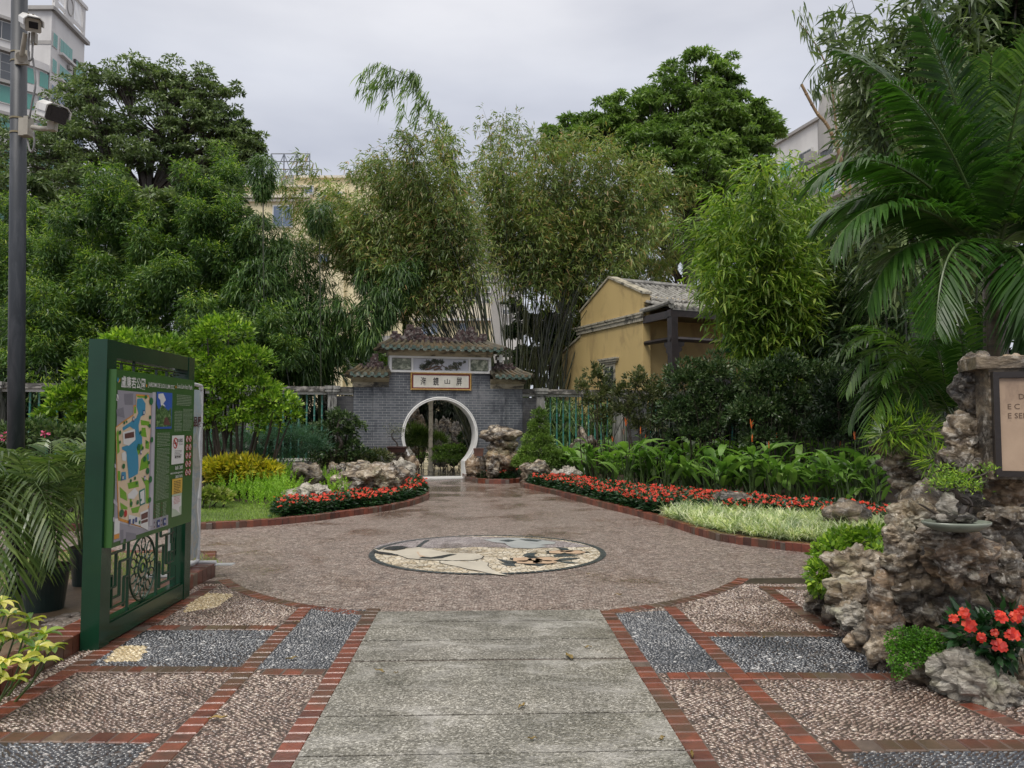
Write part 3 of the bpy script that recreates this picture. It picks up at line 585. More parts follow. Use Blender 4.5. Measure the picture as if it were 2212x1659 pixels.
# coved cream band under the eaves
MB().prism([(-.06, 3.5), (-.2, 3.62), (-.24, 3.66), (.68, 3.66), (.64, 3.62), (.5, 3.5)], -1.5, 1.51, 'yz').build('eave_band', M['cream_eave'], gate, local=True)
def tile_roof(u0, u1, t0, t1, zr, ze, vr0, vr1, v0, v1, nt_, parent, seed):
    """eave from u0..u1 at height ze, ridge from t0..t1 at zr; front eave y=v0, back eave y=v1; half round tile rows with glazed ends"""
    mb = MB(); lip = MB(); und = MB()
    for sgn, ve, vr in ((1, v0, vr0), (-1, v1, vr1)):
        P = [(u0, ve, ze), (u1, ve, ze), (t1, vr, zr), (t0, vr, zr)]
        mb.add(P, [(0, 1, 2, 3)]); und.add([(a, b, c - .05) for a, b, c in P], [(3, 2, 1, 0)])
        for k in range(nt_):
            f = (k + .5) / nt_; a = u0 + (u1 - u0) * f; b = t0 + (t1 - t0) * f
            n = 6; pts = []
            for q in np.linspace(0, 1, n): pts.append((b + (a - b) * q, vr + (ve - vr) * q, zr + (ze - zr) * q + .02 - .035 * math.sin(math.pi * q) + rng(seed + k).normal() * .003))
            mb.tube(pts, [.05] * n, 8)
            e = np.array(pts[-1]); d = -.02 * sgn
            ring = [(e[0] + .056 * math.cos(t), e[1] + d, e[2] + .056 * math.sin(t)) for t in np.linspace(0, 2 * math.pi, 12, endpoint=False)]
            ring2 = [(x, y + .03 * sgn, z) for x, y, z in ring]; V = ring + ring2
            lip.add(V, [list(range(12))[::-1]], [(i, (i + 1) % 12, 12 + (i + 1) % 12, 12 + i) for i in range(12)])
            if k < nt_ - 1:
                c = e[0] + (u1 - u0) / nt_ / 2; h = (u1 - u0) / nt_ / 2 * .72
                pl = [(c + h * math.cos(t), e[1] + d * .5, ze - .005 + .075 * math.sin(t)) for t in np.linspace(math.pi, 2 * math.pi, 8)]
                pl2 = [(x, y + .015 * sgn, z) for x, y, z in pl]; lip.add(pl + pl2, [list(range(8))], [list(range(15, 7, -1))], [(i, i + 1, 9 + i, 8 + i) for i in range(7)])
    for (a, b) in (((u0, v0, ze), (t0, vr0, zr)), ((u1, v0, ze), (t1, vr0, zr)), ((u0, v1, ze), (t0, vr1, zr)), ((u1, v1, ze), (t1, vr1, zr))):
        a = np.array(a); b = np.array(b); mid = (a + b) / 2 - (0, 0, .03); e = a + (a - b) * .04 + (0, 0, .05); mb.tube([b + (0, 0, .05), mid + (0, 0, .05), e + (0, 0, .0)], [.06, .065, .06], 8)
    for (a, b, c, d) in ((t0, u0, 1, 0), (t1, u1, 1, 0)): mb.add([(a, vr0, zr), (a, vr1, zr), (b, v1, ze), (b, v0, ze)], [(0, 1, 2, 3)])
    mb.build('roof_tiles', M['tile'], parent, local=True, smooth=False); lip.build('eave_tile_ends', M['teal'], parent, local=True); und.build('roof_underside', M['cream_eave'], parent, local=True)
tile_roof(-1.78, 1.82, -1.4, 1.4, 3.93, 3.70, .14, .30, -.42, .86, 17, gate, 1)
def ridge(parent, poly, y0, y1, seed, n=90):
    mb = MB(); mb.prism(poly, y0, y1); r = rng(seed); P = np.array(poly)
    for k in range(n):
        x = r.uniform(P[:, 0].min(), P[:, 0].max()); z = r.uniform(P[:, 1].min(), P[:, 1].max())
        w, h = r.uniform(.02, .07), r.uniform(.012, .03)
        if r.random() < .35: w, h = h, w
        q = np.array([[x - w, z - h, 0], [x + w, z + h, 0], [x - w, z + h, 0], [x + w, z - h, 0]])
        if in_poly(q, poly).all(): d = r.uniform(.012, .035); mb.box(x - w, x + w, y0 - d, y1 + d, z - h, z + h)
    return mb.build('ridge_ornament', M['maroon'], parent, local=True)
ridge(gate, [(-1.42, 3.88), (-1.42, 4.13), (-1.37, 4.13), (-1.37, 4.22), (-1.22, 4.22), (-1.22, 4.15), (-1.12, 4.15), (-1.12, 4.1), (-1.03, 4.1), (-1.03, 4.28), (-.96, 4.28), (-.96, 4.42), (-.76, 4.42), (-.76, 4.30), (-.7, 4.30), (-.7, 4.36), (-.54, 4.36), (-.54, 4.24), (-.48, 4.24), (-.48, 4.16), (-.42, 4.16), (-.42, 4.10),
             (.42, 4.07), (.42, 4.14), (.5, 4.14), (.5, 4.24), (.55, 4.24), (.55, 4.32), (.7, 4.32), (.7, 4.27), (.8, 4.27), (.8, 4.36), (.86, 4.36), (.86, 4.41), (1.02, 4.41), (1.02, 4.26), (1.1, 4.26), (1.1, 4.12), (1.2, 4.12), (1.2, 4.22), (1.4, 4.22), (1.4, 3.88)], .12, .32, 5, 260)
# side wings with their own little roofs
for s in (-1, 1):
    f = lambda L: [(s * a, b) for a, b in (L if s > 0 else L)][::(1 if s > 0 else 1)]
    MB().prism([(-.02, 2.74), (-.12, 2.82), (-.16, 2.86), (.6, 2.86), (.56, 2.82), (.46, 2.74)], *( (-2.5, -1.47) if s < 0 else (1.475, 2.53)), 'yz').build('eave_band', M['cream_eave'], gate, local=True)
    MB().box(*((-2.46, -1.47) if s < 0 else (1.475, 2.49)), .0, .42, 2.6, 2.75).build('cornice', M['cream_eave'], gate, local=True)
    if s < 0: tile_roof(-2.62, -1.49, -2.28, -1.5, 3.14, 2.93, .14, .30, -.32, .76, 6, gate, 50)
    else: tile_roof(1.5, 2.66, 1.5, 2.3, 3.14, 2.93, .14, .30, -.32, .76, 6, gate, 70)
ridge(gate, [(-2.3, 3.08), (-2.3, 3.27), (-2.2, 3.27), (-2.2, 3.21), (-2.08, 3.21), (-2.08, 3.3), (-1.98, 3.3), (-1.98, 3.45), (-1.92, 3.45), (-1.92, 3.56), (-1.76, 3.56), (-1.76, 3.34), (-1.62, 3.34), (-1.62, 3.2), (-1.5, 3.2), (-1.5, 3.08)], .12, .32, 8, 70)
ridge(gate, [(1.5, 3.08), (1.5, 3.26), (1.66, 3.26), (1.66, 3.36), (1.74, 3.36), (1.74, 3.46), (1.70, 3.46), (1.70, 3.58), (1.92, 3.58), (1.92, 3.46), (1.88, 3.46), (1.88, 3.34), (2.02, 3.34), (2.02, 3.28), (2.1, 3.28), (2.1, 3.37), (2.2, 3.37), (2.2, 3.27), (2.3, 3.27), (2.3, 3.08)], .12, .32, 9, 70)
MB().prism([(1.76, 3.38), (1.86, 3.38), (1.86, 3.45), (1.93, 3.45), (1.93, 3.53), (1.86, 3.53), (1.86, 3.6), (1.76, 3.6), (1.76, 3.53), (1.69, 3.53), (1.69, 3.45), (1.76, 3.45)], .07, .118).build('cross_ornament', M['whiterim'], gate, local=True)
# signboard
sb = MB(); sb.box(-.80, .83, -.05, -.003, 2.585, 2.985); board = sb.build('signboard', simple('cream painted board', (.66, .64, .57), (.54, .52, .45), 3, .4, .05), gate, local=True)
mb = MB()
for (a, b, c, d) in ((-.82, .85, 2.96, 2.99), (-.82, .85, 2.575, 2.605), (-.82, -.79, 2.605, 2.96), (.82, .85, 2.605, 2.96)): mb.box(a, b, -.062, -.048, c, d)
mb.build('inner_frame', simple('dark red inner frame', (.18, .025, .02), None, 5), board, local=True)
def bamboo_bar(mb, p, q, r, step, n=8):
    p = np.array(p, float); q = np.array(q, float); L = np.linalg.norm(q - p); k = max(1, int(L / step)); pts = []; rad = []
    for i in range(k):
        for f, rr in ((.0, 1.12), (.06, .95), (.5, .9), (.94, .95)): pts.append(p + (q - p) * ((i + f) / k)); rad.append(r * rr)
    pts.append(q); rad.append(r * 1.1); mb.tube(pts, rad, n)
mb = MB()
for a, b in (((-.86, -.05, 3.015), (.89, -.05, 3.015)), ((-.86, -.05, 2.55), (.89, -.05, 2.55)), ((-.845, -.05, 2.53), (-.845, -.05, 3.03)), ((.875, -.05, 2.53), (.875, -.05, 3.03))): bamboo_bar(mb, a, b, .026, .13)
mb.build('bamboo_frame', simple('ochre bamboo frame', (.45, .28, .08), (.32, .18, .045), 6, .35, .05), board, local=True)
def text_mesh(body, size, align='LEFT', ext=.002, bold=0.0, shear=0):
    c = bpy.data.curves.new('lettering', 'FONT'); c.body = body; c.size = size; c.extrude = ext; c.offset = bold; c.align_x = align; c.resolution_u = 2; c.shear = shear
    ob = bpy.data.objects.new('lettering', c); COL.objects.link(ob)
    me = bpy.data.meshes.new_from_object(ob.evaluated_get(bpy.context.evaluated_depsgraph_get()))
    n = len(me.vertices); V = np.empty(n * 3); me.vertices.foreach_get('co', V); V = V.reshape(-1, 3)
    F = [tuple(p.vertices) for p in me.polygons]
    bpy.data.objects.remove(ob); bpy.data.curves.remove(c); bpy.data.meshes.remove(me)
    return V, F
def add_text(mb, body, size, fr, align='LEFT', ext=.002, bold=0.0, sx=1.0):
    V, F = text_mesh(body, size, align, ext, bold)
    if not len(V): return
    V = V.copy(); V[:, 0] *= sx; by = {}
    for f in F: by.setdefault(len(f), []).append(f)
    mb.add(fr(V), *[np.array(f) for f in by.values()])
M['ink'] = simple('black ink lettering', (.015, .013, .012), None, 5, .4, 0)
mb = MB()
for ch, u in zip('海鏡山屏', (-.50, -.14, .19, .535)):
    V, F = text_mesh(ch, .24, 'CENTER', .003, .0015); lo, hi = V.min(0), V.max(0); cc = (lo + hi) / 2
    sx = .16 / (hi[0] - lo[0]); sz = (.23 if ch != '山' else .15) / (hi[1] - lo[1])
    by = {}
    for f in F: by.setdefault(len(f), []).append(f)
    W_ = np.stack([u + (V[:, 0] - cc[0]) * sx, -.053 - V[:, 2], 2.785 + (V[:, 1] - cc[1]) * sz], 1); mb.add(W_, *[np.array(f) for f in by.values()])
mb.build('lettering', M['ink'], board, local=True)

# ============================================================ BALUSTER FENCES each side of the gate
M['baluster'] = simple('teal glazed bamboo baluster', (.05, .24, .19), (.03, .12, .1), 12, .3, .2, stain=(.2, .26, .22), stain_scale=14)
M['rail_white'] = simple('white rail', (.6, .59, .55), (.42, .41, .38), 3, .5, .1)
def fence(label, u0, u1, pier_us, skip, uend):
    o_ = gl((u0 + u1) / 2, .2, 0); th_ = thing('baluster_fence', label, 'fence', o_, GA)
    def L(u, v, z): return gl(u, v, z)
    def bx(mb, a, b, c, d, e, f): mb.box(a, b, c, d, e, f, M=lambda V: np.array([gl(*p) for p in V]))
    mb = MB(); bx(mb, u0, u1, .02, .42, 2.46, 2.56); bx(mb, u0, u1, .06, .38, 2.56, 2.6); mb.build('coping', M['coping'], th_)
    mb = MB(); bx(mb, u0, u1, .10, .34, 2.38, 2.458); mb.build('top_rail', M['rail_white'], th_)
    mb = MB(); bx(mb, u0, u1, .08, .36, -.05, .55); mb.build('base_wall', M['gbrick_dark'], th_)
    mb = MB(); bx(mb, u0, u1, .1, .34, .552, .62); mb.build('bottom_rail', M['rail_white'], th_)
    for pu in pier_us:
        mb = MB(); bx(mb, pu - .12, pu + .12, -.01, .45, -.05, 2.40)
        for k in (-.075, 0, .075): bx(mb, pu + k - .02, pu + k + .02, -.03, -.008, .3, 2.3)
        bx(mb, pu - .15, pu + .15, -.05, .48, 2.40, 2.452); bx(mb, pu - .19, pu + .19, -.09, .52, 2.454, 2.53); bx(mb, pu - .21, pu + .21, -.11, .54, 2.532, 2.62); mb.build('post', M['whitepost'], th_)
    for a, b in skip: mb = MB(); bx(mb, a, b, .07, .37, .54, 2.34); mb.build('wall_panel', M['gbrick_dark'], th_)
    P0 = gl(0, .22, .6); proto = None; cnt = 0
    u = u0 + .1
    while u < u1 - .05:
        if all(abs(u - q) > .2 for q in pier_us) and not any(a - .05 < u < b + .05 for a, b in skip):
            if proto is None:
                mb = MB(); bamboo_bar(mb, gl(u, .22, .62), gl(u, .22, 2.38), .027, .26); proto = mb.build('baluster', M['baluster'], th_); pu0 = u
            else:
                c = proto.copy(); COL.objects.link(c); c.parent = th_; c.location = (u - pu0, 0, 0)
            cnt += 1
        u += .205
    return th_
fence('baluster fence left of the moon gate, teal bars under black stained coping', -12.0, -2.45, [-3.02, -5.15, -8.2, -11.2], [(-2.9, -2.44), (-6.1, -5.3)], 0)
fence('baluster fence right of the moon gate, teal bars behind the cone shaped shrub', 2.47, 8.2, [3.02, 5.62, 8.1], [(2.48, 2.9), (5.75, 6.5)], 0)

# ============================================================ YELLOW HOUSE
def plaster(name, c1, c2, st, sc=.9): return simple(name, c1, c2, sc, .6, .12, 30, stain=st, stain_scale=1.3, stretch=(1, 1, .5), lo=.3, hi=.7)
M['ochre'] = plaster('ochre plaster', (.56, .42, .185), (.5, .37, .16), (.4, .29, .13))
M['roofgrey'] = simple('pale grey roof tile', (.42, .41, .38), (.16, .155, .14), 3, .45, .5, 20, stain=(.07, .065, .06), stain_scale=3)
M['trim'] = simple('grey cream trim', (.5, .46, .36), (.36, .33, .26), 3, .5, .2, stain=(.08, .075, .06), stain_scale=3)
M['darkwood'] = simple('dark stained timber', (.035, .026, .024), (.015, .012, .012), 5, .35, .3)
HO = np.array((4.46, 25.0, 0.)); HA = R(24.2)
house = thing('yellow_house', 'ochre yellow house with stepped gable, pale tile roof and dark timber porch behind shrubs', 'house', HO, HA)
mb = MB(); mb.prism([(-.0, -.05), (0, 6.0), (2.13, 6.9), (4.27, 5.93), (4.27, 4.97), (5.86, 4.42), (5.86, -.05)], 0, .3, 'yz')
mb.build('gable_wall', M['ochre'], house, local=True)
MB().box(.3, 10, .35, .6, -.05, 6.0).box(.3, 10, 4.0, 4.3, -.05, 5.8).build('side_wall', M['ochre'], house, local=True)
mb = MB()
for (a, za, b, zb) in ((-.06, 6.02, 2.13, 6.945), (2.13, 6.945, 4.33, 5.95), (4.27, 4.99, 5.9, 4.44)):
    mb.add([(x, y, z) for x in (-.05, .36) for (y, z) in ((a, za - .03), (b, zb - .03), (b, zb + .05), (a, za + .05))], [(0, 1, 2, 3), (7, 6, 5, 4), (0, 4, 5, 1), (1, 5, 6, 2), (2, 6, 7, 3), (3, 7, 4, 0)])
mb.build('gable_coping', M['trim'], house, local=True)
mb = MB(); mb.box(-.06, -.001, -.02, 4.5, 5.06, 5.2); mb.box(-.1, -.001, -.04, 4.6, 5.2, 5.3); mb.box(-.13, -.001, -.06, 4.7, 5.3, 5.36)
mb.build('cornice', M['trim'], house, local=True)
# roof
mb = MB()
def slope(mb, x0, x1, y0, z0, y1, z1, step, r=.055):
    mb.add([(x0, y0, z0), (x1, y0, z0), (x1, y1, z1), (x0, y1, z1)], [(0, 1, 2, 3)]); mb.add([(x0, y0, z0 - .09), (x1, y0, z0 - .09), (x1, y1, z1 - .09), (x0, y1, z1 - .09)], [(3, 2, 1, 0)])
    mb.add([(x0, y1, z1), (x1, y1, z1), (x1, y1, z1 - .09), (x0, y1, z1 - .09)], [(0, 1, 2, 3)])
    x = x0 + step / 2
    while x < x1: mb.tube([(x, y0, z0 + .02), (x, (y0 + y1) / 2, (z0 + z1) / 2 - .01), (x, y1 - .03, z1 + .025)], r, 8); x += step
slope(mb, .3, 10, 2.13, 6.78, .0, 5.78, .235); slope(mb, .3, 10, 2.13, 6.78, 4.4, 5.7, .235); slope(mb, .05, 10, .0, 5.72, -1.62, 5.32, .235, .06)
mb.tube([(.3, 2.13, 6.86), (10, 2.13, 6.86)], .1, 8); mb.tube([(.02, .1, 5.42), (.02, -.8, 5.44), (-.02, -1.66, 5.5)], .09, 8); mb.tube([(.0, -1.62, 5.36), (.5, -.9, 5.6), (.7, -.1, 5.8)], .1, 8)
mb.build('roof', M['roofgrey'], house, local=True)
mb = MB(); mb.box(-.02, 10, -1.6, -1.42, 5.02, 5.24); mb.box(0, .14, -1.5, .34, 4.98, 5.22); mb.box(.1, 10, -1.45, .3, 5.16, 5.2)
mb.build('eave_beam', M['darkwood'], house, local=True)
for x in (.12, 3.4, 6.8): mb = MB(); mb.box(x - .12, x + .12, -1.62, -1.38, 0, 5.02); mb.build('porch_post', M['darkwood'], house, local=True)
mb = MB(); mb.tube([(-.02, -1.5, 4.3), (10, -1.5, 4.3)], .09, 8); mb.tube([(.1, -1.5, 4.3), (.1, .3, 4.3)], .08, 8); mb.build('porch_beam', M['darkwood'], house, local=True)
mb = MB()
for x, s in ((.24, 1), (3.28, -1), (3.52, 1), (6.68, -1)):
    mb.prism([(x, 4.22), (x + s * .32, 4.22), (x + s * .3, 4.1), (x + s * .2, 4.05), (x + s * .22, 3.95), (x + s * .1, 3.85), (x + s * .12, 3.7), (x + s * .04, 3.6), (x, 3.4)], -1.54, -1.46)
mb.prism([(.34, 4.22), (.02, 4.22), (.04, 4.1), (.14, 4.02), (.12, 3.9), (.22, 3.8), (.2, 3.6), (.3, 3.5), (.33, 3.2)], .1, .16, 'yz')
mb.prism([(-1.36, 4.22), (-1.05, 4.22), (-1.07, 4.1), (-1.17, 4.02), (-1.15, 3.9), (-1.26, 3.8), (-1.24, 3.6), (-1.34, 3.5), (-1.37, 3.2)], .1, .16, 'yz')
mb.build('carved_bracket', M['darkwood'], house, local=True)
mb = MB(); mb.box(-.1, -.002, 1.55, 2.75, 3.82, 3.9); mb.box(-.13, -.002, 1.5, 2.8, 3.9, 3.96); mb.box(-.05, -.002, 1.65, 2.65, 3.74, 3.82); mb.build('window_hood', M['trim'], house, local=True)
w_ = MB().box(-.03, -.002, 1.75, 2.55, 2.5, 3.72).build('window', M['trim'], house, local=True); MB().box(-.04, -.031, 1.85, 2.45, 2.6, 3.65).build('pane', glass_mat('dark window glass', (.05, .06, .06)), w_, local=True)
w_ = MB().box(2.2, 4.0, .3, .349, .1, 3.3).build('doorway', M['darkwood'], house, local=True)

# ============================================================ BUILDINGS BEYOND THE GARDEN
M['bld_white'] = simple('pale grey rendered wall', (.66, .65, .63), (.56, .55, .54), .06, .7, 0, stain=(.48, .47, .46), stain_scale=.12, stretch=(1, 1, .35))
M['bld_trim'] = simple('grey ledges', (.36, .35, .33), (.28, .27, .26), .2, .7, 0)
M['bld_yellow'] = simple('pale yellow rendered wall', (.78, .7, .46), (.7, .62, .4), .15, .7, 0, stain=(.6, .52, .34), stain_scale=.3, stretch=(1, 1, .3))
M['bld_cream'] = simple('cream wall', (.7, .65, .54), (.6, .56, .47), .2, .7, 0)
M['g_teal'] = glass_mat('green window glass', (.1, .32, .27)); M['g_blue'] = glass_mat('blue window glass', (.13, .18, .27)); M['g_dark'] = glass_mat('dark window glass far', (.1, .11, .12))
M['frame_w'] = simple('white window frame', (.6, .6, .58), None, 1, .5, 0); M['frame_d'] = simple('dark window frame', (.08, .08, .08), None, 1, .5, 0)
def wallface(P0, P1):
    """vertical plane from P0 to P1 on plan; returns map (a metres along, out metres towards camera, z) -> world"""
    P0 = np.array(P0[:2], float); P1 = np.array(P1[:2], float); d = (P1 - P0); L = np.linalg.norm(d); d /= L; nn = np.array((d[1], -d[0]))
    return (lambda a, o, z: np.array((*(P0 + d * a + nn * o), z))), L
def fbox(mb, f, a0, a1, o0, o1, z0, z1): return mb.box(a0, a1, o0, o1, z0, z1, M=lambda V: np.array([f(*p) for p in V]))
def win(parent, f, a0, a1, z0, z1, glass, frame, bars=2, rows=1, t=.12, dep=.15):
    mb = MB(); fbox(mb, f, a0 - t, a1 + t, .02, dep, z0 - t, z1 + t); w = mb.build('window', frame, parent)
    mb = MB()
    for i in range(bars):
        for j in range(rows):
            x0 = a0 + (a1 - a0) * i / bars; x1 = a0 + (a1 - a0) * (i + 1) / bars; y0 = z0 + (z1 - z0) * j / rows; y1 = z0 + (z1 - z0) * (j + 1) / rows
            fbox(mb, f, x0 + t * .35, x1 - t * .35, dep + .005, dep + .03, y0 + t * .35, y1 - t * .35)
    mb.build('pane', glass, w); return w
def ac(parent, f, a, z, s=1.0):
    mb = MB(); fbox(mb, f, a, a + .9 * s, .15, .7, z, z + .7 * s); mb.build('air_conditioner', M['bld_trim'], parent)
def dz(px, py): return (px / 2.592 / 1.8517, py / 2.592 / 1.8517)      # pixels of the tower detail view
# --- grey tower, far left
YT = 150.
c1 = at(*dz(540, 100), YT); c0 = at(*dz(300, 90), YT); 
side_end = np.array((c1[0] - 1.0, YT + 13.5))
tw = thing('tower_block', 'tall pale grey apartment tower with green glass bays behind the lamp post', 'building', (c1[0], YT, 0))
H = c1[2]; A_ = (c0[0] - 12, YT)
mb = MB(); mb.prism([(A_[0], YT), (c1[0], YT), (side_end[0], side_end[1]), (A_[0], side_end[1])], 0, H, 'xy'); mb.build('wall', M['bld_white'], tw)
ff, LF = wallface((A_[0], YT), (c1[0], YT)); sf, LS = wallface((c1[0], YT), side_end)
mb = MB(); fbox(mb, ff, -1, LF + .8, 0, .8, H - .3, H + .5); fbox(mb, sf, -.3, LS + .6, 0, .9, H - .3, H + .5)
for k in range(1, 5): fbox(mb, ff, 0, LF, 0, .1, H - 12.6 * k * .55 - .5, H - 12.6 * k * .55 + .3)
mb.build('cornice', M['bld_trim'], tw)
# roof screen with a round emblem frame
mb = MB()
for k in range(9): a = 2.6 + k * .62; 
fbox(mb, sf, 1.0, 2.4, -.6, 0, H + .5, H + 8.6); fbox(mb, sf, LS - .7, LS + .1, -.6, 0, H + .5, H + 8.6); fbox(mb, sf, 1.0, LS + .5, -.6, .3, H + 7.8, H + 8.6); fbox(mb, sf, 5.3, 8.6, -.5, 0, H + 1.5, H + 7.8)
for a in np.arange(2.7, 5.2, .5): mb.tube([sf(a, -.2, H + 3.5), sf(a + .3, -.2, H + 7.8)], .12, 4)
for a in np.arange(8.9, LS - .7, .55): mb.tube([sf(a, -.2, H + 3.0), sf(a + .3, -.2, H + 7.8)], .12, 4)
fbox(mb, sf, 1.0, LS, -.4, -.1, H + 2.2, H + 3.0)
mb.build('roof_screen', M['bld_white'], tw)
ring = [sf(6.95 + 1.25 * math.cos(t), .06, H + 4.6 + 1.9 * math.sin(t)) for t in np.linspace(0, 2 * math.pi, 33)]
MB().tube(ring, .12, 5).build('round_moulding', M['bld_trim'], tw)
fl = 6.0
for k in range(7):
    z = H - 4.5 - k * fl * .93
    win(tw, sf, .55, 2.2, z - 2.9, z, M['g_blue'] if k in (2, 3) else M['g_teal'], M['frame_w'], 2, 2, .1)
    win(tw, sf, 3.3, 8.2, z - 2.8, z + .1, M['g_blue'] if k in (2, 3) else M['g_teal'], M['frame_w'], 4, 1, .1)
    mb = MB(); fbox(mb, sf, 3.0, 8.6, 0, .9, z - 3.6, z - 3.1); mb.build('ledge', M['bld_white'], tw); ac(tw, sf, 6.4, z - 5.0, 1.3)
for k in range(3): z = H - 6.2 - k * 11.5; win(tw, sf, 9.2, LS - .3, z - 9, z, M['g_blue'] if k == 1 else M['g_teal'], M['frame_d'], 3, 4, .2, .5)
for k in range(3): win(tw, ff, LF - 8, LF - 7, H - 20 - k * 9, H - 17.5 - k * 9, M['g_dark'], M['frame_w'], 1, 1, .1)
# rounded balcony wing at the foot of the tower
bc = at(*dz(350, 500), YT - 8); R_ = 7.0
cx, cy = c1[0] - 7.6, YT + 1.0
def cyl(r, z0, z1, n=40):
    V = [(cx + r * math.sin(t) * 1.15, cy - r * math.cos(t), z) for z in (z0, z1) for t in np.linspace(-1.5, 1.35, n)]
    F = [(i, i + 1, n + i + 1, n + i) for i in range(n - 1)]; return V, F, [list(range(n, 2 * n))], [list(range(n))[::-1]]
HB = at(*dz(460, 545), YT - 6)[2]
mb = MB(); mb.add(*cyl(R_ * .93, 0, HB)); mb.build('balcony_wing', M['bld_white'], tw)
mb = MB()
for k in range(9): z = HB - k * 5.4; mb.add(*cyl(R_, z - 1.5, z)); 
mb.build('balcony_ledges', M['bld_white'], tw)
mb = MB()
for k in range(8):
    z = HB - 1.7 - k * 5.4
    for t0 in np.linspace(-1.35, 1.1, 7):
        n = 6; r = R_ * .955; V = [(cx + r * math.sin(t) * 1.15, cy - r * math.cos(t), zz) for zz in (z - 3.3, z - .2) for t in np.linspace(t0, t0 + .27, n)]; mb.add(V, [(i, i + 1, n + i + 1, n + i) for i in range(n - 1)])
mb.build('glazing', M['g_teal'], tw)
# --- second tower at the left edge
L0 = at(-60, 40, 110.); L1 = at(19, 60, 118.)
tw2 = thing('tower_block', 'pale grey block with bands of green glass at the far left edge of the photo', 'building', (L0[0], 110, 0))
f2, Lf = wallface((L0[0] - 10, 106), (L1[0] + 1.9, 118.)); HH = at(19, -60, 118.)[2]
mb = MB(); fbox(mb, f2, 0, Lf, -10, 0, 0, HH); mb.build('wall', M['bld_white'], tw2)
for k in range(8):
    z = at(19, 60, 118.)[2] - k * 5.2; tall = k % 3 == 1
    win(tw2, f2, 2, Lf - .5, z - (4.2 if tall else 2.8), z, M['g_teal'] if k > 1 else M['g_dark'], M['frame_w'], 7, 3 if tall else 1, .12, .2)
    mb = MB(); fbox(mb, f2, 0, Lf + .4, 0, .9, z + .25, z + .75); mb.build('ledge', M['bld_trim'], tw2)
# --- yellow building in the middle
YY = 62.
yb = thing('yellow_building', 'pale yellow building with small white windows and roof frame behind the bamboo', 'building', at(720, 913, YY) * (1, 1, 0))
def z7(x, y): return ((1000 + x / 1.659) / 1.8517, (400 + y / 1.659) / 1.8517)
def xz(px, py, Y): p = at(px, py, Y); return p[0], p[2]
def blockpx(parent, x0, y0, x1, Y, dep, mat, name='wall', zb=0.0):
    a, zt = xz(x0, y0, Y); b, _ = xz(x1, y0, Y); mb = MB(); mb.box(a, b, Y, Y + dep, zb, zt); return mb.build(name, mat, parent)
blockpx(yb, 500, 404, 745, YY, 8, M['bld_yellow']); blockpx(yb, 745 - 110, 380, 885, YY + .6, 7, M['bld_yellow']); blockpx(yb, 885 - 14, 500, 893, YY + .6, 7, M['bld_yellow'])
fy = lambda a, o, z: np.array((a, YY - o, z))
def pxrect(x0, y0, x1, y1, Y): a, zt = xz(x0, y0, Y); b, zb = xz(x1, y1, Y); return a, b, zb, zt
mb = MB()
for y0, y1, d in ((424, 430, .5), (432, 437, .3), (402, 406, .3)):
    a, b, zb, zt = pxrect(500, y0, 668, y1, YY); mb.box(a, b + d * .3, YY - d, YY - .002, zb, zt)
a, b, zb, zt = pxrect(634, 376, 887, 381, YY); mb.box(a, b, YY + .3, YY + .599, zb, zt)
mb.build('cornice', M['bld_cream'], yb)
for (x, y, w, h) in ((668, 411, 8, 8), (697, 425, 9, 6), (728, 424, 9, 7), (740, 468, 8, 12), (742, 510, 8, 10), (700, 455, 8, 10), (612, 468, 20, 22), (790, 470, 9, 9), (820, 510, 9, 9), (700, 560, 9, 9), (760, 560, 9, 9), (868, 600, 7, 8), (868, 640, 7, 8), (820, 600, 9, 9)):
    a, b, zb, zt = pxrect(x - w, y - h, x + w, y + h, YY); win(yb, lambda q, o, z: np.array((q, (YY if x < 634 else YY + .6) - o, z)) if False else np.array((q, YY - o + (0 if x < 634 else 0), z)), a, b, zb, zt, M['g_blue'], M['frame_w'], 2, 1, .08)
# steel roof frame
mb = MB(); a, b, zb, zt = pxrect(586, 332, 668, 402, YY + 1.)
for x in np.linspace(a, b, 4): mb.tube([(x, YY + 1, zb), (x, YY + 1, zt)], .06, 4); mb.tube([(x, YY + 5, zb), (x, YY + 5, zt)], .05, 4)
for z in np.linspace(zb + .8, zt, 4):
    for y in (YY + 1, YY + 5): mb.tube([(a, y, z), (b, y, z)], .05, 4)
for i in range(3):
    x0 = a + (b - a) * i / 3; x1 = a + (b - a) * (i + 1) / 3; mb.tube([(x0, YY + 1, zb), (x1, YY + 1, zt)], .04, 4); mb.tube([(x1, YY + 1, zb), (x0, YY + 1, zt)], .04, 4)
mb.build('roof_frame', simple('blue grey steel', (.22, .25, .3), None, 1, .5, 0), yb)
blockpx(yb, 607, 378, 668, YY + 3, 3, M['bld_trim'], 'roof_hut', 18.)
a, b, zb, zt = pxrect(760, 360, 800, 380, YY + 2); mb = MB(); mb.lathe([(0, zt - zb), (.7, zt - zb), (.9, .6), (.9, 0)], ((a + b) / 2, YY + 3, zb), 16); mb.build('water_tank', M['bld_trim'], yb)
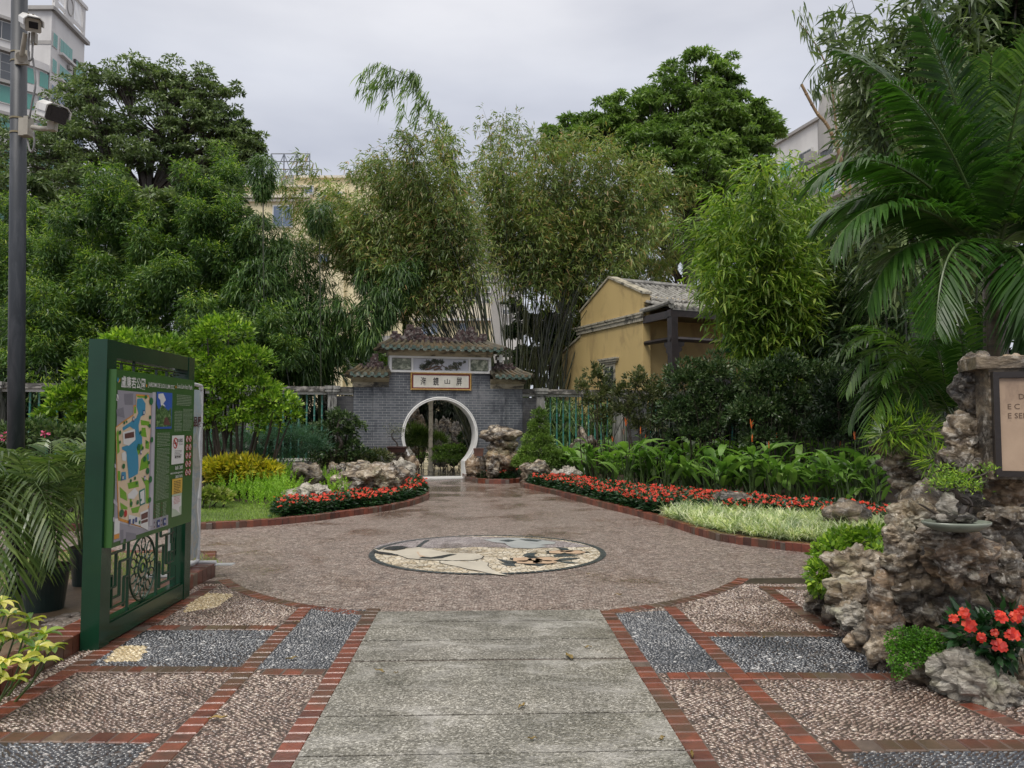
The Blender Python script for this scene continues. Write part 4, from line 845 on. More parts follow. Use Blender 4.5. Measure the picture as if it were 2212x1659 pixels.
# --- white towers seen through the bamboo
wt = thing('white_tower', 'white and brown apartment tower showing through the bamboo above the gate roof', 'building', at(950, 913, 95) * (1, 1, 0))
blockpx(wt, 880, 520, 1130, 95., 10, M['bld_white']); blockpx(wt, 925, 560, 962, 94.4, 1, M['bld_cream'], 'stair_bay'); blockpx(wt, 1010, 470, 1080, 94.6, 1, M['bld_trim'], 'centre_bay')
for i in range(6):
    for x in (900, 985, 1050, 1095):
        a, b, zb, zt = pxrect(x - 9, 548 + i * 24, x + 9, 558 + i * 24, 94.2); win(wt, lambda q, o, z: np.array((q, 94.5 - o, z)), a, b, zb, zt, M['g_dark'], M['frame_w'], 2, 1, .1)
bt = thing('beige_building', 'low beige building with dark windows just above the gate ridge', 'building', at(940, 913, 72) * (1, 1, 0))
blockpx(bt, 866, 655, 1060, 72., 8, M['bld_cream'])
for x in (880, 905, 930, 950, 975):
    a, b, zb, zt = pxrect(x - 5, 660, x + 5, 678, 72); win(bt, lambda q, o, z: np.array((q, 72 - o, z)), a, b, zb, zt, M['g_dark'], M['frame_w'], 1, 1, .07)
yv = thing('yellow_annex', 'small yellow annex with a wide white window directly above the gate ridge', 'building', at(940, 913, 55) * (1, 1, 0))
blockpx(yv, 895, 692, 1060, 55., 6, M['bld_yellow'])
a, b, zb, zt = pxrect(893, 688, 1060, 693, 54.7); MB().box(a, b, 54.5, 61, zb, zt).build('parapet', M['bld_white'], yv)
for x in (920, 938, 1000): a, b, zb, zt = pxrect(x - 7, 700, x + 7, 722, 55); win(yv, lambda q, o, z: np.array((q, 55 - o, z)), a, b, zb, zt, M['g_blue'], M['frame_w'], 2, 2, .07)
MB().box(*[v for v in (xz(822, 0, 55.)[0], xz(893, 0, 55.)[0])], 55, 60, 0, xz(800, 725, 55.)[1]).build('side_wing', M['bld_trim'], yv)
# --- white block on the right
rb = thing('white_block', 'white apartment block with rows of windows between the broad tree and the palm', 'building', at(1690, 913, 60) * (1, 1, 0))
p0 = at(1672, 330, 64.); p1 = at(1900, 205, 52.); f3, L3 = wallface(p0, p1); ht = at(1690, 310, 63.2)[2]
mb = MB(); fbox(mb, f3, 0, L3, -10, 0, 0, ht); mb.build('wall', M['bld_white'], rb)
mb = MB(); fbox(mb, f3, -.3, L3, -.3, .25, ht, ht + .25); mb.build('parapet', M['bld_trim'], rb)
for k in range(4):
    for j in range(5):
        a = 1.0 + j * 2.6; z = ht - 2.0 - k * 3.1; win(rb, f3, a, a + 1.5, z - 1.3, z, M['g_teal'] if (j + k) % 3 == 0 else M['g_dark'], M['frame_w'], 3, 1, .08)
    mb = MB(); fbox(mb, f3, .5, L3, 0, .8, ht - 3.9 - k * 3.1, ht - 3.6 - k * 3.1); mb.build('balcony', M['bld_trim'], rb); ac(rb, f3, 4.9, ht - 3.2 - k * 3.1)
MB().lathe([(0, 3.2), (1.2, 2.9), (2.1, 1.8), (2.4, 0), (2.4, -3)], (at(1845, 230, 56)[0] + .5, 58, ht + .2), 24).build('roof_dome', M['bld_trim'], rb)
# white and green building glimpsed at far left behind the palms
gb = thing('low_building', 'low white building with green railing glimpsed behind the lamp post', 'building', at(30, 913, 40) * (1, 1, 0))
blockpx(gb, -60, 640, 78, 40., 5, M['bld_white'])
a, b, zb, zt = pxrect(-60, 775, 78, 800, 39.4); mb = MB()
for x in np.arange(a, b, .25): mb.box(x, x + .05, 39.3, 39.35, zb, zt)
mb.box(a, b, 39.28, 39.37, zt, zt + .08); mb.build('railing', M['teal'], gb)
# ============================================================ LAMP POST AND TWO SECURITY CAMERAS
M['post'] = simple('wet blue grey post paint', (.028, .034, .043), (.02, .025, .032), 3, .5, .05, stain=(.05, .056, .066), stain_scale=6, stretch=(2, 2, .4))
M['camwhite'] = simple('white enamel', (.62, .62, .6), (.48, .47, .44), 5, .3, .04)
M['camdirt'] = simple('cream enamel', (.36, .34, .29), (.28, .26, .22), 7, .4, .06)
M['camglass'] = simple('black lens glass', (.012, .012, .014), None, 5, .08, 0)
M['cable'] = simple('grey flexible conduit', (.2, .2, .2), (.13, .13, .13), 30, .5, .1)
M['brass'] = simple('steel strap', (.3, .25, .15), None, 5, .35, 0, metal=.6)
PX, PY = -4.43, 6.62
PB = at(32, 1250, PY); PT = at(42, 10, PY); _k = (PT[0] - PB[0]) / (PT[2] - PB[2])
def pcx(z): return PB[0] + _k * (z - PB[2])
lp = thing('lamp_post', 'tall blue grey steel post at the left edge carrying two security cameras', 'post', (PX, PY, 0))
PX = pcx(0); lp.location[0] = PX; WM[lp.name] = Matrix.Translation((PX, PY, 0)); MB().tube([(pcx(-.05), PY, -.05), (pcx(3), PY, 3), (pcx(6.6), PY, 6.6)], [.07, .067, .065], 28).build('pole', M['post'], lp, smooth=True)
MB().tube([(PX, PY, .05), (PX, PY, .08)], [.14, .14], 24).build('base_plate', M['post'], lp)
MB().box(PX - .12, PX + .5, PY - .16, PY + .16, 6.55, 6.68).build('lamp_head', M['post'], lp)
def cpt(x, y, Y): return at(x / 4.8, y / 4.8, Y)
def frame3(o, d, roll=0.0):
    d = unit(np.array(d, float)); r = unit(np.cross(d, (0, 0, 1))); u = np.cross(r, d); r, u = r * math.cos(roll) + u * math.sin(roll), u * math.cos(roll) - r * math.sin(roll)
    o = np.array(o, float); return lambda V: o + np.asarray(V)[:, [0]] * r + np.asarray(V)[:, [1]] * d + np.asarray(V)[:, [2]] * u
def sec_cam(label, fc, d, w, h, L, roll, brk, arm_pts):
    f = frame3(fc, d, roll); t = thing('security_camera', label, 'camera', f(np.array([[0, -L / 2, 0]]))[0], group='security cameras on the post')
    a, b = w / 2, h / 2
    body = [(-a, -b * .8), (-a * .85, -b), (a * .85, -b), (a, -b * .8), (a, b * .7), (a * .7, b), (-a * .7, b), (-a, b * .7)]
    def pr(mb, P, y0, y1):
        m = MB(); m.prism(P, y0, y1); V = np.vstack(m.V); mb.V.append(f(V).astype(np.float32)); [mb.F.append(F + mb.n) for F in m.F]; mb.n += len(V); return mb
    pr(MB(), body, -L, -.004).build('housing', M['camwhite'] if 'lower' in label else M['camdirt'], t)
    pr(MB(), [(x * .97, z * .97) for x, z in body], -.004, .008).build('front_bezel', M['camglass'] if 'lower' in label else M['camdirt'], t)
    pr(MB(), [(-a * .55, -b * .45), (a * .55, -b * .45), (a * .55, b * .5), (-a * .55, b * .5)], .008, .012).build('lens_window', M['camglass'], t)
    e = .008; hood = [(-a - .016, -b * .1), (-a - .016, b * .75), (-a * .72, b + .018), (a * .72, b + .018), (a + .016, b * .75), (a + .016, -b * .1), (a + .016 - e, -b * .1), (a + .012 - e, b * .75), (a * .68, b + .018 - e), (-a * .68, b + .018 - e), (-a - .012 + e, b * .75), (-a - .016 + e, -b * .1)]
    pr(MB(), hood, -L * .95, .035).build('sun_hood', M['camwhite'], t)
    mb = MB(); [mb.tube([f(np.array([[x, -L * .5, b + .02]]))[0], f(np.array([[x, -L * .5, b + .026]]))[0]], .008, 8) for x in (-a * .3, a * .3)]; mb.build('hood_screw', M['brass'], t)
    arm = MB().tube(arm_pts, brk, 12).build('arm', M['camdirt'], t); return t
fc = cpt(345, 262, 6.32); sc1 = sec_cam('upper security camera with a cream face, tilted down towards the viewer', fc, (.78, -.82, -.6), .125, .115, .24, -.12, .02, [cpt(262, 345, 6.43), cpt(245, 460, 6.47), cpt(225, 575, 6.52)])
mb = MB().tube([cpt(222, 590, 6.52), cpt(222, 590, 6.55)], .045, 18); mb.build('mounting_flange', M['camdirt'], sc1)
mb = MB(); p = cpt(215, 590, 6.545); mb.box(p[0] - .055, p[0] + .065, p[1], p[1] + .03, p[2] - .065, p[2] + .065); mb.build('mounting_plate', M['camdirt'], sc1)
p = cpt(340, 400, 6.5); MB().box(p[0] - .02, p[0] + .02, p[1], p[1] + .04, p[2] - .04, p[2] + .06).build('junction_box', M['camdirt'], sc1)
fc = cpt(588, 1188, 6.22); sc2 = sec_cam('lower security camera with a black glass face on a level white arm, turned right', fc, (.85, -.78, -.46), .165, .135, .28, .1, .022, [cpt(535, 1330, 6.38), cpt(440, 1335, 6.42), cpt(340, 1320, 6.5)])
p = cpt(545, 1315, 6.36); MB().box(p[0] - .03, p[0] + .03, p[1] - .03, p[1] + .03, p[2] - .035, p[2] + .04).build('arm_head', M['camdirt'], sc2)
p = cpt(255, 1325, 6.54); mb = MB(); mb.box(p[0] - .045, p[0] + .05, p[1] - .02, p[1] + .05, p[2] - .075, p[2] + .085); mb.box(p[0] + .02, p[0] + .06, p[1] - .05, p[1] + .03, p[2] - .08, p[2] + .09); mb.build('mounting_plate', M['camdirt'], sc2)
for y in (1240, 1388):
    z = cpt(170, y, 6.62)[2]; mb = MB(); mb.tube([(pcx(z), PY, z - .008), (pcx(z), PY, z + .008)], .071, 28); mb.build('strap', M['brass'], sc2)
for y in (560, 650):
    z = cpt(170, y, 6.62)[2]; mb = MB(); mb.tube([(pcx(z), PY, z - .006), (pcx(z), PY, z + .006)], .07, 28); mb.build('strap', M['brass'], sc1)
def smooth_path(P, n=40):
    P = np.array(P, float); m = len(P); out = []
    for i in range(m - 1):
        p0, p1, p2, p3 = P[max(i - 1, 0)], P[i], P[i + 1], P[min(i + 2, m - 1)]
        for t in np.linspace(0, 1, max(2, n // (m - 1)), endpoint=False): out.append(.5 * ((2 * p1) + (-p0 + p2) * t + (2 * p0 - 5 * p1 + 4 * p2 - p3) * t * t + (-p0 + 3 * p1 - 3 * p2 + p3) * t ** 3))
    return np.array(out + [P[-1]])
MB().tube(smooth_path([cpt(305, 335, 6.42), cpt(295, 480, 6.45), cpt(300, 620, 6.45), cpt(330, 600, 6.45), cpt(338, 480, 6.47), cpt(345, 430, 6.5)]), .0085, 8).build('cable', M['cable'], sc1, smooth=True)
MB().tube(smooth_path([cpt(340, 600, 6.5), cpt(362, 780, 6.48), cpt(365, 900, 6.47), cpt(330, 1080, 6.48), cpt(305, 1225, 6.5)]), .0085, 8).build('cable', M['cable'], sc2, smooth=True)
MB().tube(smooth_path([cpt(350, 1370, 6.45), cpt(358, 1480, 6.45), cpt(335, 1570, 6.46), cpt(305, 1550, 6.5), cpt(285, 1450, 6.55)]), .0085, 8).build('cable', M['cable'], sc2, smooth=True)

# ============================================================ GREEN PARK MAP BOARD
M['green'] = simple('dark green enamel', (.006, .042, .02), (.004, .03, .015), 2, .22, .03)
M['panelgreen'] = simple('printed green panel', (.035, .11, .022), (.03, .095, .02), 1.2, .35, 0)
def bxp(mb, t0, t1, s0, s1, z0, z1): return mb.box(t0, t1, s0, s1, z0, z1, M=lambda V: np.array([pf(*p) for p in V]))
sg = thing('map_board', 'dark green standing park map board with lattice below, on the left of the paving', 'sign', pf(-2.76, 6.1))
for s0, s1 in ((5.37, 5.51), (6.84, 6.97)): mb = MB(); bxp(mb, -2.83, -2.70, s0, s1, 0, 2.2); mb.build('post', M['green'], sg)
mb = MB(); bxp(mb, -2.82, -2.705, 5.51, 6.84, 2.075, 2.198); mb.build('top_rail', M['green'], sg)
mb = MB(); bxp(mb, -2.82, -2.705, 5.51, 6.84, .02, .15); bxp(mb, -2.80, -2.72, 5.51, 6.84, .15, .165); mb.build('bottom_rail', M['green'], sg)
mb = MB()
for a, b, c, d in ((5.51, 6.84, 2.045, 2.055), (5.7, 5.71, 1.98, 2.055), (5.9, 5.91, 1.98, 2.075), (6.3, 6.31, 1.98, 2.055), (6.5, 6.51, 1.98, 2.055), (6.6, 6.75, 2.02, 2.03), (6.66, 6.67, 1.98, 2.045), (5.55, 5.65, 2.02, 2.03), (6.0, 6.2, 2.02, 2.03)): bxp(mb, -2.77, -2.75, a, b, c, d)
mb.build('upper_lattice', M['green'], sg)
mb = MB()
def bar(s0, s1, z0, z1): bxp(mb, -2.765, -2.745, s0, s1, z0, z1)
w = .007
def H_(s0, s1, z): bar(s0, s1, z - w, z + w)
def V_(s, z0, z1): bar(s - w, s + w, z0, z1)
for k in (1, -1):
    c = 6.135
    f = lambda d: c + k * d
    def HH_(d0, d1, z): H_(min(f(d0), f(d1)), max(f(d0), f(d1)), z)
    V_(f(.25), .165, .70); V_(f(.62), .165, .33); V_(f(.62), .42, .70); HH_(.25, .38, .55); V_(f(.38), .30, .55); HH_(.38, .5, .30); V_(f(.5), .23, .47); HH_(.5, .62, .47); HH_(.3, .62, .23); V_(f(.44), .38, .63); HH_(.44, .58, .38); V_(f(.58), .38, .58); HH_(.32, .58, .63); V_(f(.32), .63, .7); HH_(.25, .31, .42); V_(f(.31), .2, .42); V_(f(.54), .54, .7)
mb.build('lattice', M['green'], sg)
mb = MB()
def loop(cs, cz, rs, rz, rad=.008, n=28, a0=0, a1=2 * math.pi, rot=0):
    P = []
    for q in np.linspace(a0, a1, n):
        x, y = rs * math.cos(q), rz * math.sin(q); P.append(pf(-2.755, cs + x * math.cos(rot) - y * math.sin(rot), cz + x * math.sin(rot) + y * math.cos(rot)))
    mb.tube(P, rad, 6)
loop(6.135, .43, .225, .255, .009, 48); loop(6.135, .43, .035, .035); loop(6.135, .43, .075, .08)
for k in range(8):
    q = k * math.pi / 4; loop(6.135 + .105 * math.cos(q), .43 + .115 * math.sin(q), .038, .028, .006, 18, rot=q)
for k in range(10):
    q = k * math.pi / 5 + .3; loop(6.135 + .17 * math.cos(q), .43 + .19 * math.sin(q), .05, .034, .006, 20, rot=q)
mb.build('flower_medallion', M['green'], sg)
mb = MB(); bxp(mb, -2.70, -2.645, 5.40, 6.83, .71, 1.985); panel = mb.build('panel', M['panelgreen'], sg)
# everything printed on the panel (flat layers a millimetre or so apart)
def TP(px, py, t=-2.644):
    r = ray(px, py); nx, ny = math.cos(PA), math.sin(PA); k = t / (r[0] * nx + r[1] * ny); x, y = r[0] * k, r[1] * k
    return (-x * math.sin(PA) + y * math.cos(PA), CAM_H + r[2] * k)
def zb(x, y): return TP((440 + x / 2.075) / 1.8517, (1460 + y / 2.075) / 1.8517)
SMAX, SMIN, ZMIN, ZMAX = 6.826, 5.404, .714, 1.98
def flat(mb, pts, lay, raw=False):
    P = [p if raw else zb(*p) for p in pts]; P = [(min(max(a, SMIN), SMAX), min(max(b, ZMIN), ZMAX)) for a, b in P]
    ar = sum(P[i][0] * P[(i + 1) % len(P)][1] - P[(i + 1) % len(P)][0] * P[i][1] for i in range(len(P)))
    if ar < 0: P = P[::-1]
    mb.face([pf(-2.644 + lay * .0008, a, b) for a, b in P]); return mb
def rect(mb, s0, s1, z0, z1, lay): return flat(mb, [(s0, z0), (s1, z0), (s1, z1), (s0, z1)], lay, True)
def circ(mb, s, z, rs, rz, lay, n=18): return flat(mb, [(s + rs * math.cos(q), z + rz * math.sin(q)) for q in np.linspace(0, 2 * math.pi, n, endpoint=False)], lay, True)
def pr_(name, c): return simple('print ' + name, c, tuple(v * .93 for v in c), 3, .35, 0)
Pm = {k: pr_(k, c) for k, c in dict(grey=(.3, .29, .33), light=(.44, .43, .47), orange=(.62, .27, .05), sand=(.66, .52, .36), lime=(.16, .36, .03), lake=(.05, .25, .40), tree=(.02, .14, .05), white=(.66, .66, .64), red=(.45, .02, .02), navy=(.03, .06, .2), yellow=(.62, .4, .07), ink=(.02, .02, .02), sky=(.03, .1, .42), teal=(.03, .2, .17), dgrey=(.2, .195, .23), brownp=(.12, .05, .045), pale=(.42, .5, .38)).items()}
def put(name, key, fn): mb = MB(); fn(mb); return mb.build(name, Pm[key], panel)
put('map_background', 'grey', lambda m: (rect(m, 5.42, 6.045, .745, 1.835, 1), rect(m, 6.045, 6.33, .745, .83, 1)))
put('map_street', 'light', lambda m: (flat(m, [(15, 820), (50, 830), (52, 860), (18, 850)], 2), flat(m, [(8, 1115), (60, 1145), (62, 1175), (8, 1150)], 2), flat(m, [(15, 1265), (340, 1345), (330, 1375), (15, 1300)], 2), flat(m, [(352, 225), (378, 225), (350, 1330), (325, 1340)], 2)))
put('map_street_block', 'dgrey', lambda m: (flat(m, [(115, 240), (190, 235), (190, 330), (120, 330)], 2), flat(m, [(50, 370), (110, 350), (120, 440), (55, 420)], 2), flat(m, [(85, 1370), (110, 1365), (110, 1470), (85, 1485)], 2), flat(m, [(130, 1385), (215, 1400), (215, 1440), (130, 1470)], 2)))
park = [(215, 242), (318, 250), (338, 300), (338, 420), (330, 600), (322, 820), (318, 1000), (322, 1180), (314, 1190), (312, 1365), (65, 1290), (52, 900), (40, 515), (100, 470), (190, 410), (192, 335), (212, 330)]
put('map_border', 'orange', lambda m: flat(m, park, 3))
pk = np.array(park, float); pc = pk.mean(0)
put('map_paths', 'sand', lambda m: flat(m, [tuple(p + (pc - p) * .035) for p in pk], 4))
put('map_lawn', 'lime', lambda m: [flat(m, p, 5) for p in ([(222, 255), (305, 262), (310, 275), (222, 268)], [(197, 345), (212, 345), (212, 400), (196, 402)], [(50, 560), (65, 530), (75, 720), (56, 740)], [(60, 880), (80, 880), (85, 960), (62, 960)], [(200, 600), (260, 610), (268, 690), (215, 770), (200, 690)],
     [(250, 455), (325, 470), (322, 520), (300, 500), (255, 500)], [(260, 520), (290, 520), (300, 600), (250, 590)], [(255, 780), (315, 720), (315, 850), (240, 880)], [(290, 620), (322, 640), (318, 700), (290, 690)], [(75, 1010), (130, 1060), (140, 1130), (80, 1100)], [(80, 1140), (140, 1180), (140, 1200), (85, 1195)], [(170, 1190), (245, 1170), (230, 1225), (180, 1230)], [(255, 930), (320, 960), (315, 1150), (295, 1150), (290, 1000)], [(140, 980), (230, 960), (235, 1010), (150, 1030)], [(160, 1100), (175, 1100), (180, 1180), (160, 1180)])])
put('map_lake', 'lake', lambda m: [flat(m, p, 6) for p in ([(222, 280), (262, 275), (290, 320), (288, 400), (250, 430), (232, 500), (236, 560), (262, 600), (262, 650), (215, 690), (230, 760), (232, 860), (225, 905), (150, 945), (145, 880), (135, 790), (130, 720), (95, 700), (95, 680), (160, 660), (205, 620), (205, 540), (160, 510), (105, 545), (98, 520), (140, 490), (212, 440), (230, 400), (215, 340)], [(300, 745), (318, 735), (318, 785), (305, 795)], [(90, 890), (125, 885), (130, 950), (85, 960)])])
put('map_building', 'white', lambda m: [flat(m, p, 7) for p in ([(100, 560), (200, 530), (205, 620), (150, 670), (105, 655)], [(90, 735), (118, 715), (132, 750), (125, 800), (95, 790)], [(142, 1075), (200, 1020), (230, 1060), (195, 1110), (145, 1110)], [(245, 1225), (312, 1195), (310, 1370), (248, 1340)], [(148, 1240), (245, 1265), (245, 1335), (150, 1310)])])
put('map_court', 'teal', lambda m: flat(m, [(235, 1045), (282, 1020), (288, 1150), (242, 1170)], 8)); put('map_court_inner', 'white', lambda m: flat(m, [(242, 1055), (276, 1035), (280, 1140), (248, 1156)], 9))
put('map_drawing', 'brownp', lambda m: [flat(m, p, 8) for p in ([(115, 570), (192, 552), (194, 600), (116, 612)], [(252, 1240), (308, 1215), (307, 1265), (253, 1285)], [(252, 1295), (307, 1275), (307, 1300), (253, 1318)])])
def trees_(m):
    for x, y, r in ((335, 300, 16), (290, 265, 9), (325, 435, 9), (322, 505, 9), (340, 620, 12), (305, 880, 14), (328, 950, 14), (322, 1120, 12), (280, 780, 12), (88, 1230, 18), (105, 840, 12), (232, 680, 14), (75, 560, 10), (170, 1150, 10), (222, 1140, 10), (315, 810, 8), (238, 1305, 8), (250, 1120, 6), (75, 640, 8), (110, 480, 7), (130, 470, 6), (245, 560, 8), (265, 690, 8), (300, 640, 6), (200, 940, 8), (165, 960, 8), (215, 980, 7)):
        s, z = zb(x, y); q = abs(zb(x + r, y)[0] - s); circ(m, s, z, q * 1.0, q * .9, 10, 10)
put('map_trees', 'tree', trees_)
put('map_red_spot', 'red', lambda m: circ(m, *zb(120, 1232), .022, .026, 11))
def pict(m, x, y, h): s, z = zb(x, y); rect(m, s - h * .75, s + h * .75, z - h, z + h, 11)
put('map_pictogram', 'navy', lambda m: [pict(m, x, y, .018) for x, y in ((272, 395), (187, 448), (248, 722), (97, 935), (280, 940), (155, 1300), (186, 1298), (208, 1285))] and [pict(m, 395, 1315, .03), pict(m, 446, 1298, .03)])
put('map_pictogram_figure', 'white', lambda m: [(rect(m, zb(x, y)[0] - .008, zb(x, y)[0] + .008, zb(x, y)[1] - .011, zb(x, y)[1] + .011, 12)) for x, y in ((272, 395), (187, 448), (248, 722), (97, 935), (280, 940), (395, 1315), (446, 1298))])
put('compass', 'white', lambda m: circ(m, *zb(55, 270), .022, .024, 3)); put('compass_needle', 'ink', lambda m: flat(m, [(48, 255), (52, 250), (62, 288), (58, 290)], 4))
# photo print: sky, cloud and foliage
put('photo_sky', 'sky', lambda m: rect(m, 6.055, 6.352, 1.55, 1.85, 2)); put('photo_cloud', 'white', lambda m: flat(m, [(400, 240), (440, 235), (462, 290), (440, 320), (460, 345), (420, 335), (415, 290), (398, 270)], 3))
phot = paint_mat('photo foliage print', [(.35, (.01, .03, .01)), (.5, (.05, .12, .03)), (.62, (.16, .25, .1)), (.75, (.35, .4, .3))], 30, .2)
mb = MB(); flat(mb, [(378, 515), (376, 300), (400, 370), (430, 330), (460, 360), (480, 380), (506, 350), (506, 510)], 4); mb.build('photo_foliage', phot, panel)
mb = MB(); flat(mb, [(440, 495), (450, 440), (470, 430), (500, 500)], 5); mb.build('photo_path', Pm['brownp'], panel)
# texts
def board_text(body, x, y, x2, hgt, key='white', name='lettering', bold=.004, lay=3):
    s0, z0 = zb(x, y); s1, _ = zb(x2, y); V, F = text_mesh(body, 1.0, 'LEFT', 0.0, bold)
    if not len(V): return
    lo, hi = V.min(0), V.max(0); by = {}
    for f in F: by.setdefault(len(f), []).append(f)
    W_ = np.array([pf(-2.644 + lay * .0008, s0 + (v[0] - lo[0]) / (hi[0] - lo[0]) * (s1 - s0), z0 + (v[1] - lo[1]) / (hi[1] - lo[1]) * hgt) for v in V]); mb = MB(); mb.add(W_, *[np.array(f) for f in by.values()]); mb.build(name, Pm[key], panel)
board_text('盧廉若公園', 90, 186, 290, .088, bold=.012); board_text('JARDIM DE LOU LIM IOC', 314, 190, 532, .046, bold=.008); board_text('Lou Lim Ioc Park', 556, 192, 682, .042, bold=.005)
put('logo_leaf', 'lake', lambda m: flat(m, [(62, 148), (52, 125), (63, 98), (72, 120)], 3)); put('logo_leaf', 'orange', lambda m: flat(m, [(64, 148), (72, 128), (83, 108), (80, 138)], 3)); put('logo_leaf', 'lime', lambda m: flat(m, [(60, 148), (46, 130), (42, 108), (54, 125)], 3))
put('logo_dot', 'orange', lambda m: (circ(m, *zb(301, 172), .009, .012, 3, 10), circ(m, *zb(545, 182), .009, .012, 3, 10)))
def textlines(m, s0, s1, z0, z1, step, r, lay=3, hh=.28, lo=.01, hi=.05):
    z = z1
    while z > z0:
        s = s0 + r.uniform(0, .01); e = s1 - (r.uniform(0, (s1 - s0) * .3) if r.random() < .25 else 0)
        while s < e:
            q = min(s + r.uniform(lo, hi), e); rect(m, s, q, z - step * hh, z, lay); s = q + .006
        z -= step
rr = rng(9)
Pm['textc'] = pr_('text', (.36, .42, .33))
mb = MB(); textlines(mb, 6.075, 6.325, 1.41, 1.515, .013, rr); textlines(mb, 6.075, 6.325, .975, 1.39, .0115, rr); textlines(mb, 6.40, 6.565, 1.525, 1.70, .013, rr); textlines(mb, 6.58, 6.79, 1.525, 1.72, .011, rr); textlines(mb, 6.44, 6.76, 1.75, 1.84, .014, rr); mb.build('small_print', Pm['textc'], panel)
mb = MB()
for i in range(6):
    for s in (6.06, 6.19): textlines(mb, s + .025, s + .1, .945 - i * .035 - .026, .945 - i * .035, .012, rr)
mb.build('small_print', Pm['textc'], panel)
put('number_marker', 'brownp', lambda m: [circ(m, s + .008, .94 - i * .035, .0075, .009, 3, 10) for i in range(6) for s in (6.06, 6.19)])
put('no_smoking_sign', 'white', lambda m: rect(m, 6.365, 6.62, 1.245, 1.49, 3))
def ringp(m, s, z, r0, r1, lay, n=20):
    for k in range(n):
        a, b = 2 * math.pi * k / n, 2 * math.pi * (k + 1) / n
        flat(m, [(s + r0 * math.cos(a), z + r0 * math.sin(a)), (s + r1 * math.cos(a), z + r1 * math.sin(a)), (s + r1 * math.cos(b), z + r1 * math.sin(b)), (s + r0 * math.cos(b), z + r0 * math.sin(b))], lay, True)
def slash(m, s, z, r, lay, w=.006): flat(m, [(s - r * .7 - w, z + r * .7 - w), (s - r * .7 + w, z + r * .7 + w), (s + r * .7 + w, z - r * .7 + w), (s + r * .7 - w, z - r * .7 - w)], lay, True)
put('prohibition_mark', 'red', lambda m: (ringp(m, 6.435, 1.425, .037, .047, 4), slash(m, 6.435, 1.425, .04, 5)))
put('cigarette_drawing', 'ink', lambda m: rect(m, 6.405, 6.465, 1.42, 1.43, 4))
board_text('禁止吸煙', 553, 640, 601, .03, 'ink', bold=.01, lay=4)
board_text('MOP$1500', 535, 780, 583, .026, 'ink', bold=.01, lay=4)
mb = MB(); textlines(mb, 6.5, 6.6, 1.40, 1.435, .012, rr, 4, .3, .008, .03); textlines(mb, 6.42, 6.57, 1.31, 1.36, .012, rr, 4, .3, .008, .03); mb.build('small_print', Pm['ink'], panel)
for i in range(5):
    for j in range(2):
        s, z = 6.685 + j * .068, 1.455 - i * .074; put('prohibition_disc', 'white', lambda m: circ(m, s, z, .027, .03, 3)); put('prohibition_mark', 'red', lambda m: (ringp(m, s, z, .024, .03, 4, 14), slash(m, s, z, .026, 5, .003))); put('prohibition_figure', 'ink', lambda m: rect(m, s - .008, s + .008, z - .014, z + .014, 4))
board_text('06:00 - 24:00', 538, 872, 600, .036, bold=.02); board_text('nature.iam.gov.mo', 500, 915, 600, .024, bold=.01); board_text('2833 7676', 540, 940, 598, .024, bold=.015)
put('yellow_notice', 'yellow', lambda m: rect(m, 6.39, 6.60, .99, 1.12, 3)); put('yellow_notice', 'pale', lambda m: rect(m, 6.395, 6.595, .80, .989, 3)); put('notice_paper', 'white', lambda m: flat(m, [(510, 1095), (585, 1085), (588, 1165), (570, 1180), (575, 1230), (545, 1200), (512, 1190)], 4))
mb = MB(); textlines(mb, 6.42, 6.57, 1.0, 1.10, .014, rr, 4, .4, .02, .06); mb.build('small_print', Pm['ink'], panel)
mb = MB(); textlines(mb, 6.42, 6.56, .90, .97, .012, rr, 5, .3, .02, .06); mb.build('small_print', Pm['red'], panel)
put('corner_label', 'white', lambda m: rect(m, 5.425, 5.50, .80, .91, 3)); put('corner_label', 'orange', lambda m: rect(m, 5.425, 5.50, .765, .799, 3))

# ============================================================ WEATHERED BANNER FRAME
M['galv'] = simple('white painted tube', (.5, .51, .52), (.38, .39, .4), 5, .35, .05)
bn = thing('banner_frame', 'faded exhibition banner tied in a white tube frame behind the green map board', 'banner', pf(-2.99, 7.55))
s0, s1, zt = 7.22, 7.92, 1.99
P = smooth_path([pf(-2.99, s0, .12), pf(-2.99, s0, 1.8), pf(-2.99, s0 + .02, zt - .04), pf(-2.99, s0 + .07, zt), pf(-2.99, s1 - .07, zt), pf(-2.99, s1 - .02, zt - .04), pf(-2.99, s1, 1.8), pf(-2.99, s1, .12)], 70)
MB().tube(P, .019, 10).build('tube_frame', M['galv'], bn, smooth=True)
mb = MB(); mb.tube([pf(-2.99, s0, .16), pf(-2.99, s1, .16)], .019, 10); mb.tube([pf(-3.2, s0, .14), pf(-2.8, s0, .14)], .019, 8); mb.tube([pf(-3.2, s1, .14), pf(-2.8, s1, .14)], .019, 8); mb.build('base_tube', M['galv'], bn)
mb = MB(); bxp(mb, -3.05, -2.62, 7.87, 7.97, .115, .125); mb.build('foot_plate', M['galv'], bn)
